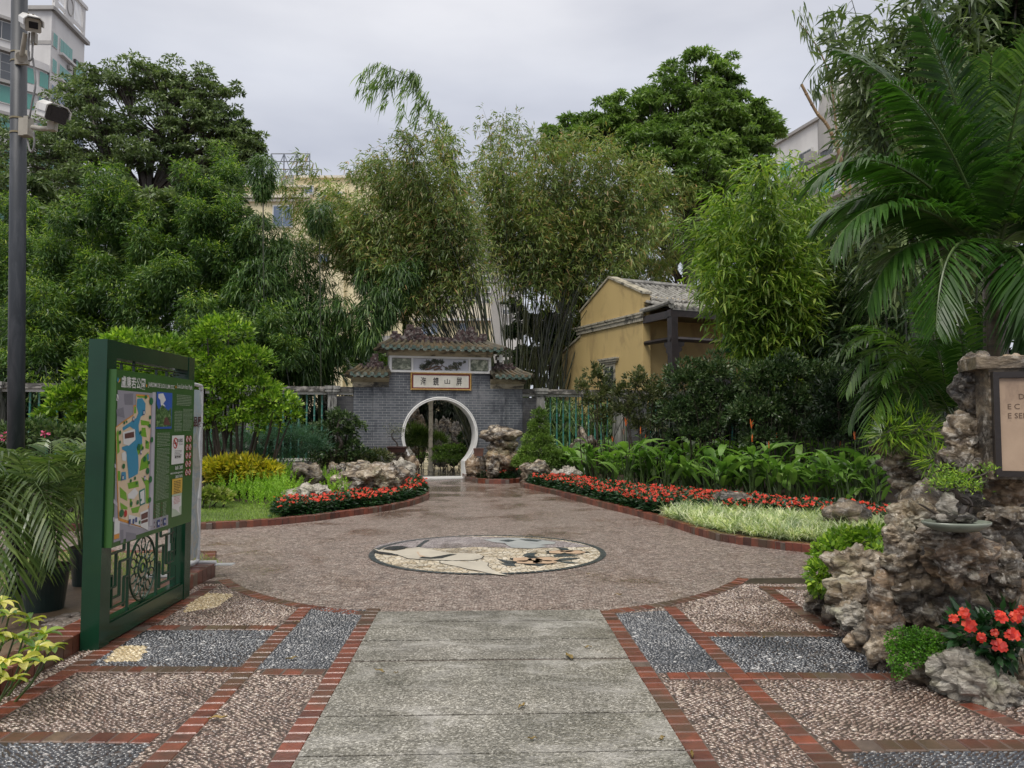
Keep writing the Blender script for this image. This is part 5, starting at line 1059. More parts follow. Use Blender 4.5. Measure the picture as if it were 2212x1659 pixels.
def faded():
    m, t, b, o = new_mat('faded banner print'); p = pos(t, scale=(1, 1, .8))
    c = ramp(t, [(.3, (.13, .17, .14)), (.42, (.25, .28, .25)), (.5, (.36, .35, .3)), (.56, (.24, .3, .33)), (.7, (.42, .42, .38))], noi(t, p, 4.5, 6, .6, 1.2))
    sx = t.nodes.new('ShaderNodeSeparateXYZ'); t.links.new(t.nodes.new('ShaderNodeNewGeometry').outputs['Position'], sx.inputs[0])
    f = t.nodes.new('ShaderNodeMapRange'); f.inputs[1].default_value = 1.35; f.inputs[2].default_value = 1.9; t.links.new(sx.outputs[2], f.inputs[0]); c = mixc(t, mth(t, 'MULTIPLY', f.outputs[0], .6), c, (.4, .5, .54))
    t.links.new(c, b.inputs['Base Color']); b.inputs['Roughness'].default_value = .3; bump(t, b, noi(t, p, 3, 3), .3, .05); return m
mb = MB(); n = 14; V = [pf(-2.985 + .012 * math.sin(i * 1.3 + j * .7), s0 + .035 + (s1 - s0 - .07) * i / n, .2 + 1.74 * j / 24) for j in range(25) for i in range(n + 1)]
mb.add(V, [(j * (n + 1) + i, j * (n + 1) + i + 1, (j + 1) * (n + 1) + i + 1, (j + 1) * (n + 1) + i) for j in range(24) for i in range(n)]); mb.build('banner_sheet', faded(), bn, smooth=True)
V, F = text_mesh('會員作品展', .11, 'LEFT', .001, .003); by = {}
for f in F: by.setdefault(len(f), []).append(f)
MB().add(np.array([pf(-2.965, s0 + .1 + v[0], 1.57 + v[1]) for v in V]), *[np.array(f) for f in by.values()]).build('lettering', simple('maroon lettering', (.13, .03, .03), None, 5), bn)
mb = MB()
for z in (.4, .8, 1.2, 1.6):
    for s in (s0, s1): mb.tube([pf(-2.965, s, z), pf(-2.99, s + (.03 if s == s0 else -.03), z + .01), pf(-3.015, s, z)], .003, 4)
mb.tube(smooth_path([pf(-2.99, s1 - .05, .2), pf(-2.95, s1 - .08, .28), pf(-2.95, s1, .2), pf(-2.96, s1 + .02, .12)]), .003, 4); mb.build('tie', M['galv'], bn)
# ============================================================ ROCKS
def rockmat(name, stops, wetdark=(.035, .03, .024), sc=1.9, white=.5):
    m, t, b, o = new_mat(name); p = pos(t); p2 = pos(t, scale=(1, 1, 2.2), rot=(.5, .3, .2))
    c = ramp(t, stops, noi(t, p2, sc, 8, .68, .9))
    wv = ramp(t, [(.53, (0, 0, 0)), (.6, (white,) * 3)], noi(t, p2, sc * 1.7, 8, .7, 1.5)); c = mixc(t, wv, c, (.55, .52, .45))
    ck = t.nodes.new('ShaderNodeTexVoronoi'); ck.feature = 'DISTANCE_TO_EDGE'; ck.inputs['Scale'].default_value = sc * 1.6
    w = t.nodes.new('ShaderNodeMix'); w.data_type = 'VECTOR'; w.inputs[0].default_value = .22; t.links.new(p2, w.inputs[4]); nn = t.nodes.new('ShaderNodeTexNoise'); nn.inputs['Scale'].default_value = sc; nn.inputs['Detail'].default_value = 5; t.links.new(p, nn.inputs['Vector']); t.links.new(nn.outputs['Color'], w.inputs[5]); t.links.new(w.outputs[1], ck.inputs['Vector'])
    cr = ramp(t, [(0, (.45,) * 3), (.05, (0, 0, 0))], ck.outputs['Distance']); c = mixc(t, cr, c, wetdark)
    spk = ramp(t, [(.56, (0, 0, 0)), (.66, (.55,) * 3)], noi(t, p, sc * 5, 6, .7)); c = mixc(t, spk, c, (.62, .58, .5)); ms = ramp(t, [(.55, (0, 0, 0)), (.7, (.6,) * 3)], noi(t, p, sc * .9, 5, .6)); c = mixc(t, ms, c, mixc(t, 1.0, c, (.62, .7, .42), 'MULTIPLY'))
    wet(t, b, noi(t, p, 4, 3), 0, .9, .2, 60, .5)
    t.links.new(c, b.inputs['Base Color']); t.links.new(ramp(t, [(.4, (.28,) * 3), (.6, (.62,) * 3)], noi(t, p, sc * 1.3, 4)), b.inputs['Roughness'])
    h = mth(t, 'ADD', noi(t, p2, sc * 3, 10, .72, .6), mth(t, 'MULTIPLY', ramp(t, [(0, (0, 0, 0)), (.12, (1, 1, 1))], ck.outputs['Distance']), .35)); bump(t, b, h, .9, .05); return m
M['rock'] = rockmat('wet taihu rock', [(.36, (.014, .01, .007)), (.46, (.07, .05, .032)), (.55, (.24, .185, .12)), (.68, (.58, .51, .4))])
M['rock_light'] = rockmat('pale limestone rock', [(.28, (.08, .07, .06)), (.42, (.28, .25, .2)), (.55, (.42, .39, .33)), (.72, (.58, .56, .5))], sc=3.2, white=.9)
M['rock_dark'] = rockmat('dark mossy rock', [(.37, (.01, .008, .006)), (.47, (.045, .034, .022)), (.56, (.15, .112, .07)), (.68, (.42, .34, .23))], white=.25)
M['rock_brown'] = rockmat('brown streaked rock', [(.34, (.018, .012, .008)), (.45, (.09, .058, .034)), (.55, (.27, .185, .11)), (.68, (.5, .39, .26))], white=.4)
import bmesh
ICO = {}
def ico(k):
    if k not in ICO:
        bm = bmesh.new(); bmesh.ops.create_icosphere(bm, subdivisions=k, radius=1); V = np.array([v.co[:] for v in bm.verts]); F = np.array([[v.index for v in f.verts] for f in bm.faces]); bm.free(); ICO[k] = (V, F)
    return ICO[k]
def rock_shape(c, r, seed, sub=4, rough=1.0, flat_top=0.0, cut_base=True, pitted=1.0):
    V, F = ico(sub); off = Vector((seed * 3.17, seed * 1.71, seed * .93)); out = np.empty_like(V); s = max(r)
    asp = np.array(r, float) / s
    for i, d in enumerate(V):
        q = Vector(d * asp); k = 1.0
        k += .42 * rough * mnoise.noise(q * 1.5 + off) + .22 * rough * mnoise.noise(q * 3.3 + off * 2)
        ds, _ = mnoise.voronoi(q * 2.1 + off, distance_metric='DISTANCE', exponent=2.5)[:2]
        k += .2 * rough * min(1.0, (ds[1] - ds[0]) * 2.6) - .08
        n3 = mnoise.noise(q * 7 + off); k += .05 * rough * (1 - 2 * abs(n3)) - .025
        hole = mnoise.noise(q * 2.7 - off * 1.3)
        if hole > .28 and pitted: k -= (hole - .28) * .9 * pitted
        if sub >= 5: k += .022 * rough * (1 - 2.4 * abs(mnoise.noise(q * 11 + off))) + .008 * mnoise.noise(q * 27 + off)
        elif sub == 4: k += .015 * rough * (1 - 2 * abs(mnoise.noise(q * 11 + off)))
        out[i] = d * k
    if flat_top: out[:, 2] = np.where(out[:, 2] > flat_top, flat_top + (out[:, 2] - flat_top) * .3, out[:, 2])
    out = out * np.array(r) + np.array(c); return out, F
def rock_at(px, py, hw, hh, Y, seed, mat, name, label=None, cat='rock', parent=None, sub=4, dep=.8, group=None, **k):
    c = at(px, py, Y); s = Y / FPX; r = (hw * s, hw * s * dep, hh * s); V, F = rock_shape(c, r, seed, sub, **k)
    if not parent:
        zt = c[2] + r[2]; lo = V[:, 2].min()
        if lo > .02: V[:, 2] = zt - (zt - V[:, 2]) * (zt - .0) / (zt - lo)
    mb = MB().add(V, F); o = mb.build(name, mat, parent, origin=None if parent else (c[0], c[1], max(0, V[:, 2].min())), smooth=sub < 5)
    if not parent: tag(o, label, cat, group)
    return o
# garden rocks round the beds (D pixel centre, half sizes, distance)
GR = [
 (668, 1068, 45, 22, 13.9, 1, 'rock_light', 'pale flat topped limestone rock in front of the bright green ferns', 5),
 (664, 1022, 32, 22, 16.3, 2, 'rock', 'brown and white flat rock behind the bright green ferns', 4),
 (800, 1040, 68, 42, 15.2, 3, 'rock', 'largest dark pitted rock in the left bed, behind the red flowers', 5),
 (868, 1020, 28, 26, 17.6, 4, 'rock_light', 'pale craggy rock between the largest left bed rock and the gate pedestal', 4),
 (728, 1014, 26, 12, 17.4, 5, 'rock', 'small grey rock peeping over behind the largest left bed rock', 4),
 (1160, 1018, 32, 23, 19.3, 6, 'rock', 'mushroom shaped rock between the small flower circle and long flower bed', 4),
 (1231, 1020, 20, 14, 18.8, 7, 'rock_light', 'small pale craggy rock at the back corner of the long red bed', 4),
 (1202, 1024, 15, 8, 18.9, 8, 'rock_light', 'low pale stone beside the craggy rock behind the long red bed', 4),
 (1266, 956, 30, 24, 20.6, 9, 'rock_dark', 'dark rounded rock rising in front of the right fence', 4),
 (1586, 1074, 42, 14, 12.9, 10, 'rock_dark', 'flat mossy stone slab at the back of the red flowers in mid bed', 4),
 (1832, 1100, 54, 18, 10.6, 11, 'rock_dark', 'flat mossy stone slab nearest the rockery, behind the white striped grass', 4),
 (1022, 1012, 15, 30, 20.5, 13, 'rock_brown', 'upright brown rock against the right foot of the moon gate rim', 4),
 (1045, 1000, 12, 14, 20.4, 14, 'rock', 'small rock between the gate rim rock and the tall balanced rock', 4),
 (1065, 1000, 15, 12, 20.0, 15, 'rock', 'low rock at the foot of the tall balanced rock', 4),
]
for x, y, hw, hh, Y, sd_, mt, lb, sub in GR: rock_at(x, y, hw, hh, Y, sd_, M[mt], 'garden_rock', lb, sub=sub, group='rocks in the flower beds')
tr = thing('balanced_rock', 'tall rock with an overhanging cap standing right of the moon gate', 'rock', at(1083, 1004, 20.2) * (1, 1, 0))
rock_at(1078, 938, 34, 18, 20.2, 21, M['rock'], 'cap_rock', parent=tr, sub=4); rock_at(1084, 962, 31, 19, 20.25, 22, M['rock'], 'middle_rock', parent=tr, sub=4); rock_at(1085, 993, 33, 30, 20.3, 23, M['rock_brown'], 'base_rock', parent=tr, sub=4, pitted=.3)
pd_ = thing('rock_pedestal', 'brown craggy rock pedestal under the bare bonsai, left foot of the moon gate', 'rock', at(868, 1030, 20.3) * (1, 1, 0))
rock_at(858, 990, 20, 16, 20.3, 31, M['rock_brown'], 'upper_rock', parent=pd_, sub=4); rock_at(880, 1014, 20, 30, 20.2, 32, M['rock_brown'], 'lower_rock', parent=pd_, sub=4, pitted=.4); rock_at(858, 1020, 26, 22, 20.5, 33, M['rock'], 'back_rock', parent=pd_, sub=4)
# courtyard behind the gate
for x, y, hw, hh, Y, sd_, mt, lb in ((898, 910, 22, 18, 27.2, 41, 'rock_brown', 'brown rock high at the left inside the moon gate opening'), (968, 920, 26, 14, 27.6, 42, 'rock', 'white topped rock pile seen through the upper middle of the moon gate'),
    (985, 940, 26, 22, 26.6, 43, 'rock', 'big dark boulder seen through the right half of the moon gate'), (957, 952, 16, 10, 26.2, 44, 'rock_light', 'pale low rock left of the boulder inside the gate'), (940, 921, 10, 10, 26.9, 46, 'rock_light', 'small white rock just right of the courtyard post'),
    (884, 977, 11, 6, 23.6, 45, 'rock_light', 'flat pale stone seat just inside the moon gate at left')):
    rock_at(x, y, hw, hh, Y, sd_, M[mt], 'courtyard_rock', lb, sub=4, group='rocks in the courtyard')
p = at(930.5, 965, 24.3); cpst = thing('courtyard_post', 'slim cream post standing in the courtyard, seen through the moon gate', 'post', (p[0], p[1], 0))
mb = MB(); mb.box(p[0] - .065, p[0] + .065, p[1] - .07, p[1] + .07, 0, 3.0); mb.build('shaft', M['trim'], cpst); mb = MB(); mb.box(p[0] - .09, p[0] + .09, p[1] - .09, p[1] + .09, 0, .2); mb.build('base', M['trim'], cpst)
# ---- big rockery at the right
def z5(x, y): return 1728 + x * .5209, 702 + y * .5209
def r5(x, y, hw, hh, Y, seed, mat, parent=None, label=None, name='boulder', sub=4, **k):
    a, b = z5(x, y); return rock_at(a, b, hw * .5209, hh * .5209, Y, seed, M[mat], name, label, parent=parent, sub=sub, **k)
rk = thing('rockery', 'tall dark mortared rockery wall holding the inscribed stone plaque at the right edge', 'rockery', gnd(2060, 1480))
for a in ((725, 250, 84, 142, 5.3, 51, 'rock_dark', 5), (700, 470, 92, 96, 5.25, 52, 'rock', 5), (668, 575, 95, 75, 5.2, 53, 'rock_dark', 5), (895, 163, 70, 42, 5.25, 54, 'rock_brown', 4), (862, 690, 90, 70, 5.15, 55, 'rock_brown', 5), (850, 800, 95, 48, 4.95, 56, 'rock_dark', 5), (790, 895, 55, 48, 4.9, 57, 'rock_dark', 4),
    (660, 960, 138, 108, 4.72, 58, 'rock_brown', 5), (580, 880, 100, 40, 4.72, 63, 'rock', 5), (850, 1040, 100, 118, 4.85, 59, 'rock_dark', 5), (935, 1110, 70, 90, 4.8, 60, 'rock_brown', 4), (470, 800, 95, 75, 5.0, 61, 'rock', 5), (420, 880, 75, 80, 4.98, 62, 'rock', 5), (440, 1000, 90, 95, 4.95, 64, 'rock_dark', 5),
    (500, 1130, 150, 150, 5.0, 65, 'rock_dark', 5), (355, 1180, 75, 160, 4.95, 66, 'rock_brown', 5), (345, 1350, 70, 105, 4.88, 67, 'rock', 5), (580, 1250, 150, 110, 5.0, 68, 'rock_dark', 4), (800, 1200, 200, 130, 5.3, 69, 'rock_dark', 4), (840, 760, 220, 420, 5.9, 70, 'rock_dark', 4), (560, 900, 160, 240, 5.6, 71, 'rock_dark', 4), (960, 1380, 200, 120, 5.1, 72, 'rock_dark', 4), (520, 1430, 70, 60, 4.6, 73, 'rock_dark', 4)):
    r5(*a[:7], parent=rk, sub=a[7], rough=.85)
# plaque: own frame, facing back and to the left
a, b = z5(826, 412); p0 = at(a, b, 4.86); ang = R(-16)
pq_ = bpy.data.objects  # noqa
def plq(V): V = np.asarray(V, float); return np.stack([p0[0] + V[:, 0] * math.cos(ang) - V[:, 1] * math.sin(ang), p0[1] + V[:, 0] * math.sin(ang) + V[:, 1] * math.cos(ang), p0[2] + V[:, 2]], 1)
M['plaque'] = simple('worn tan stone plaque', (.42, .31, .22), (.3, .215, .15), 2, .5, .15, stain=(.2, .14, .1), stain_scale=3)
MB().box(-.045, 1.0, .02, .3, -.36, .37, M=plq).build('plaque_backing', M['rock_dark'], rk)
MB().box(-.12, 1.1, .0, .4, .37, .45, M=plq).build('plaque_lintel', M['rock_dark'], rk)
mb = MB(); 
for q in ((-.035, .0, -.03, .03, -.34, .345), (0, .95, -.03, .03, .305, .345), (0, .95, -.03, .03, -.34, -.305)): mb.box(*q, M=plq)
mb.build('plaque_frame', simple('black wet frame', (.025, .02, .018), None, 4, .3, .2), rk)
plo = MB().box(.001, .93, -.012, .019, -.303, .303, M=plq).build('plaque', M['plaque'], rk)
mb = MB()
for body, x, z in (('DE', .11, .165), ('E C', .045, .1), ('E SENHOR', .045, .04)): add_text(mb, body, .05, lambda V: plq(np.stack([V[:, 0] + x, -.0135 - V[:, 2], V[:, 1] + z], 1)), ext=.0008)
mb.build('lettering', simple('cut lettering', (.13, .085, .055), None, 4, .6, 0), plo)
# rocks in front of the rockery
r5(705, 1462, 150, 118, 4.42, 81, 'rock_light', label='large pale veined boulder at the foot of the rockery, lower right', name='garden_rock', sub=5)
r5(815, 1515, 90, 78, 4.3, 82, 'rock_light', label='smaller pale boulder in front of the large veined boulder at lower right', name='garden_rock', sub=5)
r5(945, 1520, 70, 110, 4.35, 83, 'rock_dark', label='dark boulder cut by the right edge below the red flowers', name='garden_rock', sub=4)
lr = thing('low_rock_wall', 'low craggy rock edging running from the rockery to the white striped grass', 'rocks', gnd(1830, 1330))
for a in ((240, 1010, 105, 92, 5.75, 84, 'rock', 5), (255, 1120, 120, 80, 5.6, 85, 'rock', 5), (92, 1145, 70, 58, 6.3, 86, 'rock', 5), (250, 1215, 95, 60, 5.45, 87, 'rock_light', 5), (160, 1210, 70, 50, 5.9, 88, 'rock', 4), (300, 1290, 60, 70, 5.15, 90, 'rock_dark', 4)): r5(*a[:7], parent=lr, sub=a[7])
r5(243, 1312, 50, 38, 5.25, 89, 'rock_brown', label='small tan angular stone on the paving edge at the rockery foot', name='garden_rock', sub=4, pitted=0)
rp_ = thing('rock_pillar', 'dark rock pillar topped with ferns standing behind the rockery', 'rock', gnd(1975, 1190))
for a in ((370, 500, 80, 42, 7.1, 91, 'rock_brown', 4), (440, 560, 92, 72, 7.0, 92, 'rock', 5), (475, 650, 85, 62, 7.0, 93, 'rock', 5), (500, 730, 85, 60, 7.0, 94, 'rock_dark', 4), (520, 830, 110, 90, 7.1, 95, 'rock_dark', 4), (520, 960, 120, 110, 7.1, 96, 'rock_dark', 4), (470, 450, 90, 70, 7.3, 97, 'rock_dark', 4)): r5(*a[:7], parent=rp_, sub=a[7])
# river pebbles behind the left kerb: each a stone
M['river'] = simple('river pebble', (.24, .2, .17), (.1, .08, .07), 1.5, .3, .05)
r_ = rng(61)
k = 0
for i in range(110):
    px = r_.uniform(95, 190); py = r_.uniform(1330, 1385) - (px - 100) * .12
    c = gnd(px, py, .09)
    if c[0] > pf(-2.93, 5)[0]: continue
    V, F = ico(2); rr_ = r_.uniform(.02, .042); a = r_.uniform(0, 3.14); q = V * np.array((rr_ * 1.4, rr_, rr_ * .6)); q = np.stack([q[:, 0] * math.cos(a) - q[:, 1] * math.sin(a), q[:, 0] * math.sin(a) + q[:, 1] * math.cos(a), q[:, 2]], 1)
    tag(MB().add(q + c - (0, 0, .02), F).build('river_stone', M['river'], origin=c - (0, 0, .03), smooth=True), 'rounded wet river stone in the patch beside the lamp post foot', 'stone', 'river stones beside the map board')
# ============================================================ VEGETATION
def leaves(mb, P, D, L, Wd, r, up=(0, 0, 1.), tw=.6, droop=0.0):
    """kite shaped leaves: one quad each"""
    n = len(P); D = unit(D); U = unit(np.asarray(up) + r.normal(size=(n, 3)) * tw); S = unit(np.cross(D, U))
    L = np.broadcast_to(np.asarray(L, float), (n,))[:, None]; Wd = np.broadcast_to(np.asarray(Wd, float), (n,))[:, None]
    m = P + D * L * .42; T = P + D * L; T[:, 2] -= (droop * L)[:, 0]
    V = np.stack([P, m - S * Wd / 2, T, m + S * Wd / 2], 1).reshape(-1, 3); mb.add(V, np.arange(4 * n).reshape(-1, 4))
def longleaves(mb, P, D, L, Wd, r=None, S=None, droop=.3, up=(0, 0, 1.), tw=.3, fold=0.0):
    """six-point leaves that bend: 2 segments and a tip"""
    n = len(P); D = unit(D)
    if S is None: U = unit(np.asarray(up) + (r.normal(size=(n, 3)) * tw if r is not None else 0)); S = unit(np.cross(D, U))
    Nn = np.cross(S, D); L = np.broadcast_to(np.asarray(L, float), (n,))[:, None]; Wd = np.broadcast_to(np.asarray(Wd, float), (n,))[:, None]; droop = np.broadcast_to(np.asarray(droop, float), (n,))[:, None]
    def at_(u): q = P + D * L * u; q = q.copy(); q[:, 2] -= (droop * L * u * u)[:, 0]; return q
    a, b, t = at_(.28), at_(.66), at_(1.0); h = Nn * Wd * fold
    V = np.stack([P, a - S * Wd / 2 + h, a + S * Wd / 2 + h, b - S * Wd * .42 + h, b + S * Wd * .42 + h, t], 1).reshape(-1, 3); k = np.arange(n)[:, None] * 6
    mb.add(V, k + np.array([[0, 2, 1]]), k + np.array([[1, 2, 4, 3]]), k + np.array([[3, 4, 5]]))
def sphere_dirs(n, r): return unit(r.normal(size=(n, 3)))
G1 = lambda *c: c
LM = {
 'weep': leaf_mat('weeping bamboo leaves', [(.024, .062, .022), (.045, .1, .032), (.065, .135, .04), (.1, .185, .05), (.17, .26, .08)], .38, .28, pscale=.8),
 'weep_y': leaf_mat('bright and sunlit bamboo leaves', [(.07, .14, .022), (.13, .24, .035), (.22, .34, .055), (.35, .42, .09)], .4, .35, pscale=.9),
 'bamb': leaf_mat('olive bamboo leaves', [(.05, .09, .03), (.1, .16, .045), (.16, .23, .07), (.27, .34, .12), (.34, .35, .17), (.15, .23, .06), (.2, .29, .09), (.42, .26, .14), (.13, .21, .05), (.24, .32, .11)], .42, .3, pscale=.6),
 'fig': leaf_mat('fig tree leaves', [(.07, .11, .055), (.11, .165, .075), (.16, .22, .1), (.22, .28, .14)], .35, .22, pscale=.5),
 'broad': leaf_mat('broadleaf tree leaves', [(.08, .15, .04), (.13, .22, .055), (.19, .3, .08), (.27, .38, .12)], .38, .3, pscale=.5),
 'bright': leaf_mat('bright green shrub leaves', [(.05, .12, .015), (.11, .22, .025), (.22, .37, .045), (.38, .52, .08)], .38, .3, pscale=2.2),
 'dark': leaf_mat('dark shrub leaves', [(.022, .05, .02), (.04, .08, .03), (.07, .12, .045), (.18, .23, .14)], .3, .18, pscale=1.4),
 'olive': leaf_mat('olive shrub leaves', [(.03, .05, .018), (.06, .085, .03), (.11, .13, .06), (.2, .2, .12)], .35, .2, pscale=1.6),
 'teal': leaf_mat('blue green feathery leaves', [(.035, .09, .06), (.06, .14, .095), (.085, .18, .12)], .55, .25, pscale=1.5),
 'fern': leaf_mat('foxtail fern leaves', [(.17, .34, .03), (.27, .48, .05), (.38, .6, .09)], .5, .35, pscale=2),
 'yellow': leaf_mat('yellow croton leaves', [(.35, .36, .03), (.58, .52, .04), (.72, .6, .06), (.14, .22, .03), (.5, .36, .04)], .4, .3, pscale=3),
 'lime': leaf_mat('lime foliage', [(.14, .22, .03), (.3, .38, .09), (.45, .46, .18)], .4, .3, pscale=3),
 'impat': leaf_mat('impatiens leaves', [(.008, .03, .012), (.016, .055, .018), (.03, .08, .025)], .28, .12, pscale=3),
 'stripe': leaf_mat('white striped grass', [(.2, .3, .13), (.36, .44, .26), (.55, .6, .42), (.68, .7, .55)], .4, .3, pscale=3),
 'heli': leaf_mat('heliconia leaves', [(.05, .12, .028), (.1, .21, .045), (.17, .31, .075), (.3, .44, .16)], .25, .35, pscale=1.8, spec=.6),
 'palm': leaf_mat('dark palm leaflets', [(.02, .06, .012), (.032, .09, .016), (.05, .125, .022)], .33, .34, pscale=1, spec=.35),
 'palm_l': leaf_mat('light palm leaflets', [(.05, .13, .025), (.09, .19, .035), (.15, .27, .05)], .3, .35, pscale=1.5, spec=.6),
 'areca': leaf_mat('areca palm leaflets', [(.05, .1, .03), (.1, .16, .05), (.19, .26, .09)], .28, .3, pscale=2, spec=.6),
 'croton': leaf_mat('variegated leaves', [(.06, .15, .02), (.16, .28, .03), (.5, .5, .1), (.62, .58, .2)], .28, .3, pscale=6, spec=.6),
 'maiden': leaf_mat('maidenhair fern', [(.04, .13, .012), (.08, .22, .02), (.14, .32, .035)], .5, .35, pscale=5),
 'deep': leaf_mat('deep shade leaves', [(.006, .016, .007), (.012, .028, .011), (.022, .045, .016)], .5, .12, pscale=.7),  # darker leaf copy, deep shade put into the colour
}
M['bark'] = simple('wet dark bark', (.06, .045, .033), (.022, .017, .014), 5, .5, .5, 30, stretch=(1, 1, .3))
M['culm_dark'] = simple('dark olive bamboo culm', (.05, .06, .025), (.02, .024, .014), 3, .3, .1)
M['culm_green'] = simple('green bamboo culm', (.07, .1, .03), (.03, .045, .018), 3, .3, .1)
M['culm_tan'] = simple('tan bamboo culm', (.3, .2, .1), (.19, .12, .06), 4, .35, .1)
M['stem'] = simple('green stem', (.08, .13, .035), (.04, .07, .02), 6, .4, .1)
M['flower'] = leaf_mat('red orange petals', [(.45, .02, .015), (.62, .03, .018), (.72, .06, .03), (.75, .1, .05)], .45, .3, tint=1.1, pscale=5)
M['flower_o'] = leaf_mat('orange spike', [(.6, .1, .02), (.7, .2, .05)], .45, .2)

# ---- one drooping plume of bamboo foliage: fans of leaves over a domed column
def plume(mb, c, R_, H, r, n, L=.2, Wd=.03, down=.55, fan=5):
    c = np.asarray(c, float); m = max(6, n // fan); v = r.uniform(0, 1, m) ** .8; ph = r.uniform(0, 2 * math.pi, m)
    rad = R_ * np.where(v < .38, np.sqrt(np.clip(1 - (1 - v / .38) ** 2, 0, 1)), 1 - .62 * ((v - .38) / .62) ** 1.3) * r.uniform(.6, 1.08, m)
    rad *= 1 + .22 * np.sin(ph * 3 + v * 7 + c[0] * 5)
    P = np.stack([np.cos(ph) * rad, np.sin(ph) * rad, -v * H], 1) + c
    O = np.stack([np.cos(ph), np.sin(ph), np.zeros(m)], 1); D = O * (1.0 - .25 * v[:, None]) + np.array((0, 0, 1.)) * (.55 - 1.2 * v[:, None] - down * .5)
    P = np.repeat(P, fan, 0) + r.normal(size=(m * fan, 3)) * .06; D = np.repeat(unit(D), fan, 0) + r.normal(size=(m * fan, 3)) * .62
    k = len(P); longleaves(mb, P, D, L * r.uniform(.6, 1.25, k), Wd * r.uniform(.7, 1.2, k), r, droop=down * r.uniform(.5, 1.3, k), tw=.5)
def culm_to(mb, top, r, spread=.6, rad=.022):
    top = np.asarray(top, float); b = np.array((top[0] + r.normal() * spread, top[1] + abs(r.normal()) * .3, 0)); P = smooth_path([b, (b * .6 + top * .4) + (0, 0, top[2] * .12), top - (0, 0, .2)], 14); mb.tube(P, np.linspace(rad, rad * .5, len(P)), 5)
PL = [ # centre px, top py, half width px, height px, Y, leaf kind
 (212, 362, 62, 150, 15.5), (160, 430, 62, 170, 15), (262, 425, 66, 190, 15), (400, 352, 62, 150, 15.5), (490, 318, 42, 130, 15.5), (420, 392, 45, 90, 15), (500, 425, 58, 150, 14.8),
 (440, 440, 58, 160, 15), (335, 432, 64, 170, 15), (300, 480, 70, 200, 14.5), (60, 425, 70, 150, 15), (130, 470, 64, 170, 14.5), (18, 500, 70, 190, 14.5), (180, 525, 74, 190, 14), (90, 590, 72, 200, 13.6), (370, 560, 74, 200, 14),
 (460, 520, 70, 190, 14.2), (250, 600, 80, 200, 13.5), (40, 660, 80, 180, 13.4), (150, 660, 84, 180, 13.2), (330, 650, 80, 170, 13.5), (430, 640, 80, 180, 13.5), (510, 600, 70, 190, 14), (520, 690, 78, 170, 13.8), (590, 650, 60, 180, 14), (245, 345, 45, 90, 17), (20, 420, 50, 120, 16), (350, 500, 60, 150, 15)]
PD = [(560, 460, 60, 160, 16.5), (610, 500, 60, 170, 16.5), (655, 520, 54, 180, 16.8), (600, 620, 66, 190, 16.2), (660, 660, 58, 160, 16.4), (560, 560, 60, 190, 16), (700, 600, 36, 150, 17), (640, 740, 60, 110, 16.5), (700, 720, 46, 110, 16.8), (540, 740, 70, 110, 16)]
_r = rng(99); PL = [(a + _r.normal() * 6, b + _r.normal() * 8, c * _r.uniform(.6, .95), d * _r.uniform(.7, 1), e * 1.55 + _r.uniform(-1.2, 1.4)) for a, b, c, d, e in PL + [(q[0] + _r.normal() * 34, q[1] + _r.uniform(30, 110), q[2] * .8, q[3] * .75, q[4]) for q in PL[:24]]]; PD = [(a, b, c, d, e * 1.38) for a, b, c, d, e in PD]
groups = [('tall weeping bamboo clump with pale yellow green tops, far left beneath the big fig tree', [p for p in PL if p[0] < 190], 'weep'), ('dense weeping bamboo clump in the left middle, rounded shaggy tops', [p for p in PL if 190 <= p[0] < 345], 'weep'), ('weeping bamboo clump with one tall narrow column top, right of the left clumps', [p for p in PL if p[0] >= 345], 'weep')]
for gi, (lb, L_s, mt) in enumerate(groups):
    t = thing('bamboo_clump', lb, 'bamboo', at(np.mean([p[0] for p in L_s]), 913, 23) * (1, 1, 0)); r = rng(100 + gi); mb = MB(); mc = MB(); my = MB()
    for (x, y, hw, h, Y) in L_s:
        c = at(x, y, Y); culm_to(mc, c, r); k = int(3 + hw * h / 1500)
        tufts = [(x, y, .62)] + [(x + r.uniform(-.8, .8) * hw, y + r.uniform(.1, .95) * h, r.uniform(.42, .66)) for _ in range(k)]
        for (tx, ty, q) in tufts:
            Yt = Y + r.uniform(-.7, .7); s = Yt / FPX; cc = at(tx, ty, Yt); w = max(24, hw * q) * s; hh = w * r.uniform(1.5, 2.4); n = int(900 * (w / .5) ** 1.6)
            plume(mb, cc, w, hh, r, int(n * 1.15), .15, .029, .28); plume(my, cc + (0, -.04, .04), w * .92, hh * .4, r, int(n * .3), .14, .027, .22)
    mb.build('foliage', LM[mt], t); my.build('lit_top_foliage', LM['weep_y'], t); mc.build('culms', M['culm_dark'], t)  # paler tuft tops: sunlight put into the leaf colour
t = thing('bamboo_clump', 'darker bamboo clump with hanging tufts just left of the pale yellow building', 'bamboo', at(620, 913, 16.5) * (1, 1, 0)); r = rng(120); mb = MB(); mc = MB()
for (x, y, hw, h, Y) in PD: c = at(x, y, Y); s = Y / FPX; plume(mb, c, hw * s, h * s, r, int(2600 * (hw / 55) * (h / 160)), .22, .03, .75); culm_to(mc, c, r, .8)
mb.build('foliage', LM['weep'], t); mc.build('culms', M['culm_dark'], t)
